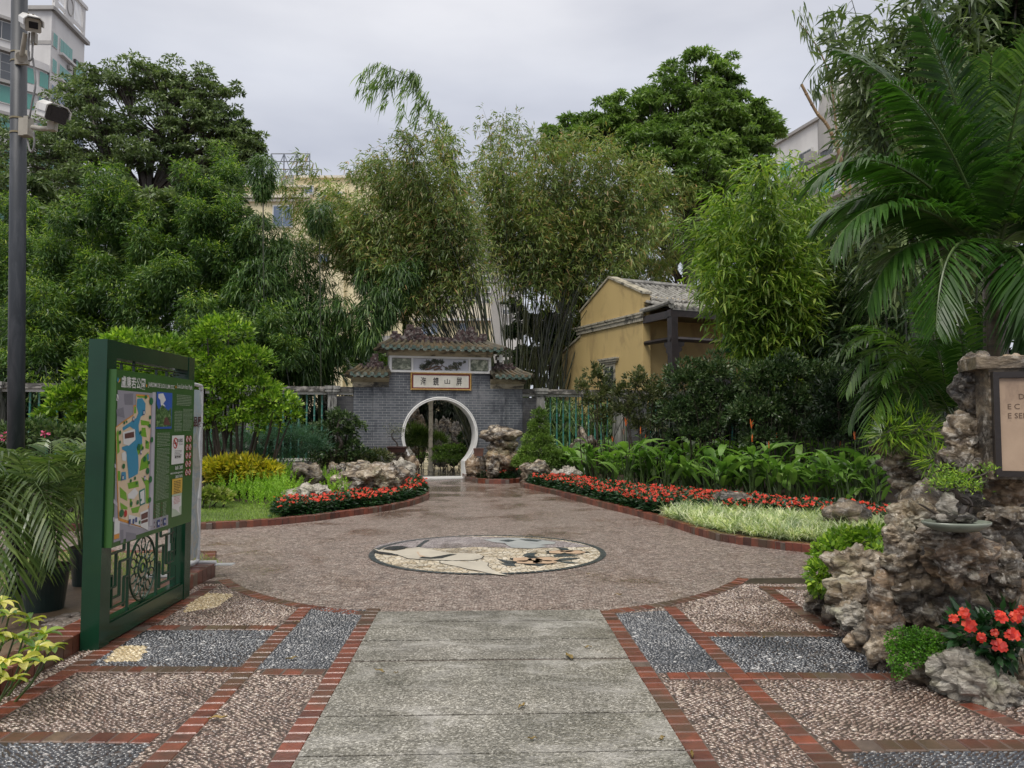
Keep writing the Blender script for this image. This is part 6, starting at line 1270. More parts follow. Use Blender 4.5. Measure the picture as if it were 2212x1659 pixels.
# separate pillar shaped tops and the hanging tufts in front of the yellow building
for (lb, x, y, hw, h, Y, n) in (('single narrow pillar of bamboo foliage standing clear above the left clumps', 568, 338, 24, 88, 21.5, 2400), ('small round bamboo top left of the pale yellow building roof', 690, 432, 28, 70, 22, 1300)):
    t = thing('bamboo_pillar', lb, 'bamboo', at(x, 913, Y) * (1, 1, 0)); r = rng(x); mb = MB(); mc = MB(); s = Y / FPX; c = at(x, y, Y); plume(mb, c, hw * s, h * s, r, n, .18, .026, .7); mb.build('foliage', LM['weep'], t)
    P = smooth_path([at(x + 6, 913, Y) * (1, 1, 0), at(x + 2, 700, Y), c - (0, 0, .2)], 14); mc.tube(P, np.linspace(.03, .015, len(P)), 6); mc.build('culm', M['culm_dark'], t)
t = thing('leaning_bamboo', 'leaning bamboo stem with dark hanging tufts left of the gate roof', 'bamboo', at(600, 913, 22.5) * (1, 1, 0)); r = rng(140); mb = MB(); mc = MB(); s = 22.5 / FPX
P = smooth_path([at(560, 913, 22.5) * (1, 1, 0), at(640, 790, 22.5), at(740, 690, 22.5), at(840, 600, 22.5), at(900, 545, 22.5)], 30); mc.tube(P, np.linspace(.04, .008, len(P)), 6); mc.build('culm', M['culm_dark'], t)
for (x, y, hw, h, n) in ((800, 640, 24, 110, 1100), (830, 610, 26, 90, 1000), (865, 570, 28, 80, 1100), (770, 670, 22, 90, 800), (720, 700, 26, 80, 700), (665, 750, 20, 90, 600), (745, 640, 20, 60, 400), (895, 550, 20, 50, 500), (790, 560, 22, 70, 300), (700, 640, 24, 90, 600)): plume(mb, at(x, y, 22.5 + r.normal() * .3), hw * s, h * s, r, int(n * 1.3), .24, .032, .9)
mb.build('foliage', LM['weep'], t)

# ---- arching bamboo with culms fanning out from the ground
def spray(mb, P, D, r, k=5, L=.26, Wd=.034, sp=.62, droop=.35):
    """fans of k leaves at each point"""
    n = len(P); P = np.repeat(P, k, 0) + r.normal(size=(n * k, 3)) * .06; D = np.repeat(unit(D), k, 0) + r.normal(size=(n * k, 3)) * sp; m = len(P)
    longleaves(mb, P, D, L * r.uniform(.55, 1.2, m), Wd * r.uniform(.7, 1.2, m), r, droop=droop * r.uniform(.4, 1.3, m), tw=.7)
def arching(label, bases, tips, nleaf, mat, Yr, seed, cm='culm_dark', L=.26, Wd=.036, rad=.028, start=.42, spreadr=.55, name='bamboo_clump', twigs=True, bend=.5):
    t = thing(name, label, 'bamboo', np.mean([at(b[0], 913, b[1]) for b in bases], 0) * (1, 1, 0)); r = rng(seed); mb = MB(); mc = MB(); mt = MB()
    for i, tip in enumerate(tips):
        b = bases[i % len(bases)]; B = at(b[0], 913, b[1]) * (1, 1, 0) + (r.normal() * .18, r.normal() * .3, 0); T = at(tip[0], tip[1], b[1] + r.uniform(*Yr))
        mid = B + (T - B) * .5 + (0, 0, (T[2]) * .13 * bend / .5) - ((T[0] - B[0]) * .05, 0, 0); P = smooth_path([B, B + (mid - B) * .5 + (0, 0, .15), mid, T], 26)
        q = r.uniform(.7, 1.15); mc.tube(P, np.linspace(rad * q, .006, len(P)), 5)
        nl = int(nleaf * r.uniform(.6, 1.3)); u = r.uniform(start, 1, nl) ** .8; idx = np.clip((u * (len(P) - 1)).astype(int), 0, len(P) - 2); f = u * (len(P) - 1) - idx; base = P[idx] * (1 - f[:, None]) + P[idx + 1] * f[:, None]
        off = sphere_dirs(nl, r) * (r.uniform(.05, 1, nl) ** .7 * spreadr * (1.15 - .6 * u))[:, None]; off[:, 2] *= .8; LP = base + off
        spray(mb, LP, off * 1.1 + np.array((0, 0, -.35)) + unit(P[-1] - P[-4]) * .25, r, 5, L, Wd)
        if twigs:
            for j in range(0, nl, max(1, nl // 26)): mt.tube([base[j], (base[j] + LP[j]) / 2 + (0, 0, .04), LP[j]], [.006, .004, .002], 3, cap=False)
    mb.build('foliage', LM[mat], t); mc.build('culms', M[cm], t); 
    if mt.n: mt.build('twigs', M[cm], t)
    return t
r = rng(7)
base_c = [(1045, 23.6), (1060, 24), (1075, 23.5), (1090, 24.2), (1105, 23.8), (1120, 24.4), (1135, 23.8), (1150, 24.6), (1165, 24), (1185, 24.5), (1205, 24.2)]
tipsA = [(585, 380), (640, 330), (700, 395), (720, 450), (690, 500), (770, 500), (650, 540), (800, 420), (790, 470), (830, 380), (860, 330), (870, 290), (900, 300), (930, 270), (950, 330), (980, 300), (840, 520), (880, 440), (760, 430), (960, 400), (920, 380), (610, 440), (560, 500), (620, 500), (660, 470), (690, 430), (750, 470), (780, 420), (600, 540), (830, 470), (850, 420), (720, 540), (1000, 350), (740, 520), (690, 560)]
crown = [(590, 400), (700, 390), (800, 330), (860, 290), (930, 265), (990, 300), (1020, 350), (1050, 260), (1110, 260), (1180, 300), (1300, 300), (1400, 330), (1470, 390), (1500, 460), (1400, 470), (1250, 480), (1100, 470), (950, 470), (800, 500), (700, 530), (600, 490)]
cr_pts = scatter(crown, 100, rng(77), 0)
tipsA = [(p[0], p[1]) for p in cr_pts if p[0] < 1010] + [(600, 385), (650, 340), (740, 560), (830, 330), (870, 290), (930, 262), (970, 290), (700, 400)]
arching('large arching bamboo clump whose culms fan out left over the gate roof', base_c[:6], tipsA, 230, 'bamb', (-1.6, 1.4), 201, L=.21, Wd=.034, spreadr=.95, start=.64, rad=.034)
tipsB = [(1055, 260), (1075, 255), (1100, 270), (1120, 290), (1060, 330), (1140, 300), (1160, 320), (1185, 300), (1210, 290), (1240, 300), (1270, 290), (1300, 300), (1330, 310), (1360, 330), (1390, 350), (1420, 370), (1460, 390), (1100, 380), (1150, 400), (1200, 380), (1250, 400), (1300, 380), (1350, 400), (1030, 420), (1080, 460), (1180, 480), (1280, 470), (960, 440), (1000, 440)]
tipsB = [(p[0], p[1]) for p in cr_pts if p[0] >= 1010] + [(1050, 255), (1085, 255), (1115, 262), (1150, 300), (1200, 292), (1260, 295), (1320, 300), (1390, 335), (1450, 385), (1490, 400)]
arching('upright bushy bamboo clump behind the gate, olive brown crown and many dark culms', [(b[0], b[1] + 5.2) for b in base_c[4:]], tipsB, 260, 'bamb', (-1.4, 2.0), 202, L=.25, Wd=.04, spreadr=1.25, start=.64, rad=.04)
# bare culms crossing low over the gate roof
def bare(label, bases, tips, seed):
    t = thing('bamboo_culms', label, 'bamboo', at(bases[0][0], 913, bases[0][1]) * (1, 1, 0)); r = rng(seed); mc = MB()
    for i, tip in enumerate(tips):
        b = bases[i % len(bases)]; B = at(b[0] + r.normal() * 8, 913, b[1]) * (1, 1, 0); T = at(tip[0] + r.normal() * 8, tip[1], b[1] + r.uniform(-.6, .6)); mid = B + (T - B) * .5 + (-(T[0] - B[0]) * .03, 0, T[2] * .1); P = smooth_path([B, B + (mid - B) * .5 + (0, 0, .12), mid, T], 22); q = r.uniform(.028, .046); mc.tube(P, np.linspace(q, .01, len(P)), 6)
    mc.build('culms', M['culm_dark'], t)
bare('fan of long bare bamboo culms leaning left over the gate roof', base_c[:7], [(820, 480), (860, 520), (790, 560), (900, 450), (840, 600), (930, 420), (880, 560), (960, 400), (760, 600), (910, 600), (990, 420), (870, 480), (940, 520), (980, 520), (830, 640), (1010, 460), (950, 600), (1030, 430), (1000, 560), (780, 520)], 206)
bare('thicket of upright bare dark bamboo culms between the gate and the yellow house', [(b[0], b[1] + 5) for b in base_c[4:]], [(1060, 400), (1090, 420), (1110, 400), (1140, 420), (1160, 400), (1190, 420), (1210, 430), (1240, 420), (1270, 440), (1300, 460), (1220, 500), (1180, 480), (1130, 480), (1080, 500), (1320, 500), (1250, 520), (1150, 520), (1200, 560), (1280, 540), (1100, 540), (1050, 500), (1230, 460), (1175, 460), (1120, 440)], 207)
tipsC = [(1250, 520), (1290, 560), (1340, 500), (1380, 560), (1200, 560), (1220, 600), (1320, 600), (1400, 520), (1450, 540), (1480, 520), (1270, 650), (1230, 680), (1500, 470)]
arching('shorter olive bamboo between the tall clump and the yellow house gable', [(1190, 31.5), (1215, 32), (1240, 33), (1270, 34), (1320, 35)], tipsC, 420, 'bamb', (.0, 2.0), 203, L=.26, Wd=.04, spreadr=1.2, start=.45)
# stray thin bamboo top with blue green hanging leaves against the sky
t = thing('bamboo_shoot', 'thin arching bamboo top with sparse leaves against the sky, above the olive clump', 'bamboo', at(1060, 913, 24) * (1, 1, 0)); r = rng(205); mb = MB(); mc = MB()
main = smooth_path([at(1080, 913, 24) * (1, 1, 0), at(1040, 600, 24), at(985, 370, 24), at(940, 262, 24), at(890, 180, 24), at(850, 150, 24), at(800, 162, 24)], 50); mc.tube(main, np.linspace(.035, .004, len(main)), 5)
for a in ((30, 780, 190), (33, 800, 205), (36, 830, 225), (38, 810, 180), (41, 785, 160), (34, 870, 250), (37, 910, 200), (30, 940, 250), (28, 900, 265), (26, 980, 290), (32, 905, 175)):
    b = main[a[0]]; e = at(a[1], a[2], 24 + r.normal() * .4); P = smooth_path([b, (b + e) / 2 + (0, 0, .3), e], 8); mc.tube(P, np.linspace(.008, .002, len(P)), 4); spray(mb, P[2:], np.tile((-.4, 0, -.5), (len(P) - 2, 1)), r, 6, .34, .04, .35, .6); spray(mb, P[4:], np.tile((-.4, 0, -.5), (len(P) - 4, 1)), r, 5, .34, .04, .35, .6)
mb.build('foliage', LM['broad'], t); mc.build('culm', M['culm_green'], t)
# right bamboo: bright near clump hanging over the house
tipsR = [(1560, 420), (1600, 370), (1640, 350), (1690, 340), (1740, 350), (1510, 470), (1530, 520), (1505, 560), (1550, 560), (1580, 480), (1640, 450), (1700, 420), (1620, 540), (1530, 610), (1590, 600), (1660, 520), (1740, 440), (1790, 420), (1680, 600), (1760, 520), (1640, 620), (1545, 430), (1600, 430), (1500, 520), (1515, 590), (1560, 500), (1570, 640), (1490, 480), (1540, 570)]
arching('bright green large leaved bamboo hanging over the yellow house roof', [(1700, 18.5), (1740, 19), (1780, 18.5), (1820, 19)], tipsR, 200, 'weep_y', (-1.5, 1.2), 210, 'culm_green', .3, .042, .03, .5, .95)
tipsS = [(1650, 560), (1700, 600), (1750, 560), (1800, 500), (1850, 450), (1900, 420), (1720, 680), (1780, 640), (1840, 600), (1900, 560), (1960, 500), (1620, 700), (1680, 740), (1740, 740), (1800, 720), (1860, 680), (1930, 640), (2000, 600), (2060, 500), (2120, 450), (2000, 420), (1960, 380), (2180, 400)]
arching('dark shaded bamboo mass between the yellow house and the large palm', [(1760, 19.5), (1820, 19.5), (1880, 18.5), (1940, 18), (2020, 17)], tipsS, 210, 'dark', (-.8, 1.0), 211, 'culm_dark', .36, .048, .03, .3, 1.0)
tipsT = [(1880, 60), (1920, 10), (1960, 40), (1990, -40), (1850, 110), (2010, 60), (2060, 20), (2100, -60), (1900, 170), (1960, 190), (2040, 180), (2140, 60), (2190, 20), (1870, 230), (1940, 260), (2080, 240), (2150, 200), (2200, 150), (1800, 60), (1840, 0), (1860, 190), (1825, 250), (1880, 120)]
arching('tall bamboo with large hanging leaves filling the upper right corner', [(1980, 12.5), (2040, 12.2), (2100, 12.8)], tipsT, 95, 'fig', (-1, 1), 212, 'culm_dark', .34, .05, .03, .5, .7)
# orange cut bamboo poles
t = thing('bamboo_poles', 'two tan bamboo poles, one cut off, rising in front of the white block', 'bamboo', at(1800, 913, 20.5) * (1, 1, 0)); mc = MB(); Y = 20.5
def jointed(mb, P, r0, r1, step=.34):
    P = smooth_path(P, 120); seg = np.concatenate([[0], np.cumsum(np.linalg.norm(np.diff(P, axis=0), axis=1))]); rr_ = np.linspace(r0, r1, len(P)); rr_ = rr_ * (1 + .22 * (np.abs((seg % step) - step / 2) > step * .45)); mb.tube(P, rr_, 9)
jointed(mc, [at(1860, 913, Y) * (1, 1, 0), at(1850, 500, Y), at(1800, 300, Y), at(1762, 240, Y), at(1731, 182, Y)], .05, .04); mc.build('cut_pole', M['culm_tan'], t)
mc = MB(); jointed(mc, [at(1850, 913, Y) * (1, 1, 0), at(1830, 500, Y), at(1808, 290, Y), at(1795, 180, Y), at(1770, 110, Y), at(1728, 50, Y)], .045, .012); mc.build('tall_pole', M['culm_tan'], t)
mb = MB(); r = rng(215)
for x, y in ((1735, 60), (1760, 95), (1780, 150), (1790, 190), (1770, 170), (1800, 225), (1815, 200), (1820, 250), (1760, 190), (1745, 20), (1780, 30), (1800, 60), (1840, 120), (1850, 180), (1830, 170)):
    spray(mb, at(x, y, Y) + r.normal(size=(5, 3)) * .12, np.tile((.2, 0, -.8), (5, 1)), r, 5, .3, .045, .35, .5)
mb.build('foliage', LM['fig'], t)

# ---- broadleaf trees: trunk, limbs, clumped crown
def tree(label, base, Yb, trunk_top, blobs, nper, mat, seed, L=.16, Wd=.09, rad=.35, name='broadleaf_tree', barkm='bark', tdown=.1, sub=14):
    t = thing(name, label, 'tree', at(base, 913, Yb) * (1, 1, 0)); r = rng(seed); mb = MB(); mc = MB(); B = at(base, 913, Yb) * (1, 1, 0); TT = at(trunk_top[0], trunk_top[1], Yb)
    P = smooth_path([B, (B + TT) / 2 + (r.normal() * .2, 0, 0), TT], 10); mc.tube(P, np.linspace(rad, rad * .7, len(P)), 10)
    for (x, y, Y, hw, hh) in blobs:
        c = at(x, y, Y); s = Y / FPX; mid = TT + (c - TT) * .5 + np.array((r.normal() * .4, r.normal() * .3, .3)); Q = smooth_path([TT - (0, 0, .3), mid, c], 12); q = np.linspace(rad * .5, .03, len(Q)); mc.tube(Q, q, 6)
        for k in range(sub):
            d = sphere_dirs(1, r)[0]; d[2] = d[2] * .9 + .1; rr_ = np.array((hw * s, hw * s * .9, hh * s)) * r.uniform(.4, 1.35); cc = c + d * rr_; w = hw * s * r.uniform(.18, .4)
            mc.tube([Q[len(Q) // 2 + int(r.integers(0, 5))], (c + cc) / 2 + r.normal(size=3) * .1, cc], [.035, .02, .008], 4, cap=False)
            n = int(nper / sub * r.uniform(.6, 1.4)); dd = sphere_dirs(n, r); dd[:, 2] = np.abs(dd[:, 2]) * .75 - .12; PP = cc + dd * (w * r.uniform(.3, 1.05, n) ** .6)[:, None] * np.array((1.15, 1.15, .75)); leaves(mb, PP, dd + r.normal(size=(n, 3)) * .6 + (0, 0, -tdown), L * r.uniform(.6, 1.3, n), Wd * r.uniform(.7, 1.2, n), r, tw=.9, droop=.15)
    mb.build('crown', LM[mat], t); mc.build('trunk', M[barkm], t); return t
figb = [(200, 200, 30, 55, 55), (270, 180, 30, 60, 48), (340, 175, 30, 58, 45), (410, 190, 30, 55, 45), (460, 215, 30, 45, 50), (150, 260, 30, 60, 50), (230, 270, 29.5, 65, 55), (320, 265, 29.5, 65, 55), (400, 270, 29.5, 60, 50), (470, 280, 30, 48, 45), (515, 300, 30, 42, 40), (545, 330, 30, 35, 36), (120, 320, 30, 60, 50), (200, 340, 29.5, 65, 50), (290, 340, 29, 60, 42), (480, 340, 30, 55, 45), (380, 340, 30, 55, 30), (90, 380, 30, 70, 50), (440, 380, 30, 55, 40), (170, 400, 29, 60, 50), (30, 330, 31, 60, 60), (520, 360, 31, 50, 40)]
tree('huge spreading fig tree with a wide airy dark crown behind the left bamboo', 320, 30, (320, 430), figb, 2900, 'fig', 301, L=.17, Wd=.075, rad=.42, sub=30)
brb = [(1500, 180, 33, 58, 50), (1560, 170, 33, 38, 40), (1440, 215, 33, 60, 48), (1520, 250, 32.5, 70, 50), (1580, 250, 33, 48, 50), (1400, 270, 32.5, 55, 48), (1330, 260, 33, 50, 50), (1290, 290, 33, 42, 45), (1460, 320, 32, 70, 50), (1560, 330, 32.5, 65, 50), (1380, 350, 32, 60, 45), (1620, 300, 33, 45, 50), (1650, 290, 33, 30, 36), (1510, 390, 32, 70, 40), (1620, 370, 33, 50, 40), (1440, 420, 32, 60, 40), (1580, 430, 33, 60, 45)]
tree('large rounded broadleaf tree rising above the bamboo right of centre', 1480, 33, (1490, 480), brb, 4800, 'broad', 302, L=.23, Wd=.085, rad=.35, sub=34, tdown=.3)
tree('small round topped tree just left of the large broadleaf tree', 1222, 34, (1222, 400), [(1222, 285, 34, 40, 34), (1215, 320, 34, 36, 30), (1240, 310, 34, 30, 30)], 2600, 'broad', 303, L=.3, Wd=.1, rad=.2, tdown=.5)
# background greenery
for i, (lb, x, Y, bl, mt) in enumerate([
    ('dark background tree behind the left bamboo at the photo edge', -80, 26, [(x, y, 26 + (x % 3), 75, 60) for x, y in ((-60, 420), (30, 440), (-20, 520), (60, 560), (-60, 620), (40, 660), (110, 480))], 'fig'),
    ('dark background tree hidden deep behind the left bamboo clumps', 280, 24, [(x, y, 24, 75, 60) for x, y in ((180, 480), (280, 470), (380, 470), (460, 480), (220, 580), (340, 580), (450, 580), (540, 560), (520, 640))], 'fig'),
    ('mid green tree below the pale yellow building, left of the gate roof', 700, 30, [(x, y, 30, 55, 36) for x, y in ((620, 780), (700, 760), (760, 770), (800, 790), (560, 740), (840, 800))], 'broad'),
    ('leafy tree between the moon gate and the yellow house', 1190, 32, [(x, y, 32, 50, 45) for x, y in ((1130, 700), (1180, 760), (1230, 640), (1190, 600), (1240, 740), (1140, 790), (1220, 560))], 'dark'),
    ('dark tree behind the yellow house roof', 1500, 38, [(x, y, 38, 60, 50) for x, y in ((1360, 480), (1440, 500), (1520, 480), (1600, 500), (1540, 560), (1450, 560), (1350, 560), (1660, 460), (1700, 520))], 'dark'),
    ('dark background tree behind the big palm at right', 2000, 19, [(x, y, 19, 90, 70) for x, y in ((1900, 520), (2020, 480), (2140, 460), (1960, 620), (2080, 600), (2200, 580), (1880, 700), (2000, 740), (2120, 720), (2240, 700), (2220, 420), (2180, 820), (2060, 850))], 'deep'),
    ('background tree in deep shade at the far right edge', 2150, 13, [(x, y, 13.5, 90, 80) for x, y in ((2200, 120), (2140, 60), (2220, 250), (2180, 340), (2240, 30), (2090, 130), (2100, 300))], 'dark')]):
    tree(lb, x, Y, (x, 750), bl, 2600, mt, 320 + i, L=.24, Wd=.12, rad=.25, sub=14)

# ---- shrubs
def shrub(label, base, Yb, blobs, n, mat, seed, L=.07, Wd=.035, stems=7, name='shrub', cat='shrub', srad=.015, shell=.5, gz=.0, sm='bark', tw=.9, spiky=0.0, group=None):
    """blobs: (px, py, hw, hh, dY)"""
    t = thing(name, label, cat, at(base, 913, Yb) * (1, 1, 0), group=group); r = rng(seed); mb = MB(); mc = MB(); B = at(base, 913, Yb) * (1, 1, 0)
    tot = sum(b[2] * b[3] for b in blobs)
    for b in blobs:
        x, y, hw, hh = b[:4]; Y = Yb + (b[4] if len(b) > 4 else 0); c = at(x, y, Y); s = Y / FPX; m = int(n * hw * hh / tot); k = max(3, m // 22)
        d = sphere_dirs(k, r); d[:, 2] = np.where(d[:, 2] < -.3, -d[:, 2], d[:, 2]); cc = c + d * np.array((hw * s, hw * s * .8, hh * s)) * (r.uniform(shell, 1.05, k)[:, None]); w = .13 * max(hw, hh) * s + .02
        idx = r.integers(0, k, m); dd = sphere_dirs(m, r); P = cc[idx] + dd * w * r.uniform(.2, 1, m)[:, None]; D = dd * .8 + d[idx] * .8 + (0, 0, .1 + spiky); leaves(mb, P, D, L * r.uniform(.6, 1.3, m), Wd * r.uniform(.7, 1.2, m), r, tw=tw)
        for q in range(max(2, int(stems / len(blobs)))):
            e = cc[r.integers(0, k)]; bb = B + (r.normal() * .12 + (c[0] - B[0]) * .5, r.normal() * .1, gz); mc.tube(smooth_path([bb, (bb + e) / 2 + r.normal(size=3) * .06, e], 8), np.linspace(srad, srad * .25, 9)[:len(smooth_path([bb, (bb + e) / 2, e], 8))], 4)
    mb.build('foliage', LM[mat], t)
    if mc.n: mc.build('stems', M[sm], t)
    return t
# topiary and shrubs, left
shrub('bright green cloud pruned shrub with a dark trunk behind the map board', 500, 15.2, [(480, 730, 62, 46), (430, 760, 45, 40), (540, 790, 52, 40), (500, 830, 75, 42), (590, 880, 55, 38), (520, 895, 62, 36), (450, 860, 50, 45), (470, 790, 60, 40), (545, 850, 60, 36), (620, 905, 34, 26), (430, 910, 40, 30), (540, 920, 70, 20), (460, 925, 50, 20)], 15000, 'bright', 401, .1, .05, 12, srad=.04, shell=.75)
shrub('bright leaved rounded shrub between the lamp post and the map board', 210, 12.5, [(275, 745, 52, 26), (200, 820, 55, 40), (160, 870, 60, 40), (130, 905, 48, 26), (250, 790, 50, 45), (230, 880, 60, 40), (300, 830, 60, 60), (350, 770, 60, 40), (200, 920, 60, 30)], 12000, 'bright', 402, .1, .05, 9, srad=.03, shell=.7)
shrub('dark green low shrub with small pink flowers behind the potted palms', 120, 10.5, [(60, 940, 70, 32), (140, 950, 60, 30), (20, 970, 60, 40), (180, 960, 40, 30)], 6000, 'dark', 403, .07, .035, 5)
shrub('soft blue green feathery plant mass under the left baluster fence', 560, 17.5, [(480, 970, 50, 36), (530, 960, 55, 34), (590, 950, 55, 40), (640, 955, 50, 42), (680, 965, 45, 40), (560, 985, 60, 28), (630, 990, 60, 26), (450, 985, 40, 30)], 17000, 'teal', 404, .09, .012, 0, name='feathery_shrub', shell=.2)
sb_ = shrub('cloud pruned small tree with a crooked brown trunk, left of the moon gate', 722, 18.8, [(735, 905, 34, 20), (700, 925, 32, 16), (765, 925, 26, 18), (690, 950, 34, 15), (740, 940, 34, 16), (720, 975, 44, 18), (760, 965, 26, 16), (780, 985, 30, 14), (700, 990, 34, 14), (680, 970, 22, 14)], 7500, 'dark', 405, .085, .04, 6, name='pruned_tree', cat='tree', srad=.03, shell=.4)
mb = MB().tube(smooth_path([at(712, 1010, 18.7), at(722, 985, 18.7), at(738, 960, 18.6), at(728, 935, 18.6), at(735, 905, 18.7)], 16), np.linspace(.07, .03, 17)[:len(smooth_path([0 * at(0, 0, 1)] * 5, 16))], 8).build('trunk', M['bark'], sb_)
shrub('low olive green shrub spreading in front of the moon gate wall at left', 790, 19.0, [(720, 1000, 40, 18), (770, 1000, 44, 20), (815, 992, 34, 20), (800, 1010, 40, 14), (750, 1015, 40, 12)], 7000, 'olive', 406, .07, .03, 4, shell=.4)
shrub('yellow leaved croton hedge behind the bright green ferns', 510, 15.0, [(480, 1012, 46, 22), (530, 1010, 48, 20), (575, 1018, 34, 16), (450, 1020, 30, 22), (500, 1030, 56, 18)], 5200, 'yellow', 407, .13, .045, 4, name='croton_hedge', cat='hedge', shell=.5)
shrub('pale lime small leaved plants at the near left end of the ferns', 455, 13.2, [(462, 1072, 28, 16), (440, 1078, 30, 16), (485, 1080, 18, 12)], 900, 'lime', 408, .1, .05, 3)
shrub('cone shaped clipped green shrub right of the moon gate', 1165, 20.0, [(1163, 905, 14, 22), (1163, 930, 22, 22), (1162, 955, 32, 24), (1163, 982, 42, 24), (1163, 1003, 50, 18), (1130, 1000, 26, 16), (1200, 995, 26, 20)], 13000, 'bright' if False else 'broad', 409, .075, .035, 5, name='conical_shrub', shell=.75)
# dark shrub row on the right
shrub('slender olive shrub in front of the yellow house gable', 1300, 19.2, [(1290, 815, 34, 30), (1310, 850, 40, 32), (1275, 870, 36, 30), (1330, 890, 30, 30), (1300, 905, 34, 24), (1262, 840, 22, 30)], 3800, 'olive', 420, .09, .04, 16, srad=.018, shell=.1)
shrub('twiggy olive shrub with many bare stems right of the slender shrub', 1400, 18.6, [(1380, 830, 30, 36), (1400, 870, 44, 40), (1360, 890, 40, 34), (1430, 850, 40, 40), (1440, 900, 44, 36), (1340, 850, 26, 30), (1390, 920, 44, 26)], 6500, 'olive', 421, .09, .04, 22, srad=.016, shell=.1)
shrub('tall dark leafy shrub in the middle of the right shrub row', 1530, 17.6, [(1480, 830, 56, 52), (1540, 810, 52, 48), (1510, 880, 60, 50), (1580, 860, 60, 50), (1460, 900, 50, 46), (1560, 920, 60, 40), (1500, 940, 60, 30), (1600, 900, 50, 50)], 15000, 'dark', 422, .1, .045, 30, srad=.015, shell=.2)
shrub('dark glossy shrub below the hanging bamboo, right part of the shrub row', 1690, 16.6, [(1640, 830, 56, 56), (1700, 810, 60, 50), (1670, 890, 64, 50), (1740, 870, 60, 54), (1620, 900, 56, 50), (1720, 930, 66, 34), (1780, 840, 54, 60), (1640, 950, 60, 24)], 15000, 'dark', 423, .1, .045, 44, srad=.013, shell=.2)
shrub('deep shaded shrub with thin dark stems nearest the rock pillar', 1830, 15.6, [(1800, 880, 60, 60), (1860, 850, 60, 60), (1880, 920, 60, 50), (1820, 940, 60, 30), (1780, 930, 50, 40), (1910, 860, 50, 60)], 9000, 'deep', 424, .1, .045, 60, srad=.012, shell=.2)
shrub('clipped yellow green shrub behind the dark shrubs beside the green floodlight', 1640, 20.5, [(1640, 745, 46, 22), (1680, 760, 40, 22), (1610, 770, 40, 22)], 4000, 'bright', 425, .12, .04, 4)
# flower spray of foliage in the courtyard
shrub('low round leafy hedge seen through the lower half of the moon gate', 962, 24.2, [(945, 975, 18, 11), (970, 972, 22, 11), (992, 972, 16, 11), (965, 985, 30, 8), (965, 994, 36, 9, -.3), (930, 990, 30, 9, 1.5), (1005, 990, 24, 9)], 3600, 'broad', 430, .09, .045, 3)
shrub('strappy green plants at the left inside the moon gate opening', 905, 24.8, [(895, 945, 16, 20), (912, 950, 16, 18), (905, 965, 20, 12), (948, 955, 14, 12)], 2000, 'areca', 431, .3, .035, 3, spiky=.3)
shrub('dark shrub at the right inside the moon gate opening', 1005, 24.6, [(1005, 950, 16, 16), (1012, 968, 14, 14), (1000, 985, 14, 8)], 1800, 'dark', 432, .1, .045, 3)
# deep green backdrop beyond the fences
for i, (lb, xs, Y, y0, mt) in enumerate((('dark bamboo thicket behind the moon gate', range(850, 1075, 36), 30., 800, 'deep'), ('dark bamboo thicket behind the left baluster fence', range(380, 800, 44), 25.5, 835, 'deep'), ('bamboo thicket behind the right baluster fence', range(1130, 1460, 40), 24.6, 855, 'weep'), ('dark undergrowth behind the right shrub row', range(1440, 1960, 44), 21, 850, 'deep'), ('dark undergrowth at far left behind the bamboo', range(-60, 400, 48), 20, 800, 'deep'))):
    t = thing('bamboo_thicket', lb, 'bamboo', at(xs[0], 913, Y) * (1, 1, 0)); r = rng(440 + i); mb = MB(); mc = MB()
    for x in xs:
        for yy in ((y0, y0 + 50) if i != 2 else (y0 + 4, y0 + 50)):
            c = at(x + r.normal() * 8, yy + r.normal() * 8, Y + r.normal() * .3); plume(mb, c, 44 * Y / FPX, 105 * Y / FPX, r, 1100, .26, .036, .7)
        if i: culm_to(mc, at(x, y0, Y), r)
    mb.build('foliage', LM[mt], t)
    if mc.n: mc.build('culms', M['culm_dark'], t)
# bottom edges: grasses near the fence foot
# ---- palms
def frond(ml, mr, b, d0, L, droop, leafL, npair, Wd, r, vee=.25, rr0=.012, leafdroop=.35, hang=0.0, t0=.16):
    m = 18; d = unit(np.array(d0, float)); P = [np.array(b, float)]; st = L / m
    for i in range(m): d = unit(d + np.array((0, 0, -1.)) * droop * (i / m) ** 1.1 * 2.2 / m * 3); P.append(P[-1] + d * st)
    P = np.array(P); mr.tube(P, np.linspace(rr0, rr0 * .2, len(P)), 5); u = np.linspace(t0, .995, npair); ii = np.clip((u * m).astype(int), 0, m - 1); f = u * m - ii
    Q = P[ii] * (1 - f[:, None]) + P[ii + 1] * f[:, None]; T = unit(P[ii + 1] - P[ii]); S = unit(np.cross(T, (0, 0, 1.))); U = np.cross(S, T); prof = np.sin(np.pi * np.clip(.12 + u * .86, 0, 1)) ** .55
    for sg in (-1, 1):
        D = T * (.45 + .45 * u[:, None]) + S * sg * (.9 - .3 * u[:, None]) + U * vee + np.array((0, 0, -hang)) + r.normal(size=Q.shape) * .05
        k = len(Q); longleaves(ml, Q, D, leafL * prof * r.uniform(.88, 1.08, k), Wd * (.6 + .4 * prof), S=unit(np.cross(unit(D), U + S * sg * .5)), droop=leafdroop * r.uniform(.7, 1.3, k))
    return P
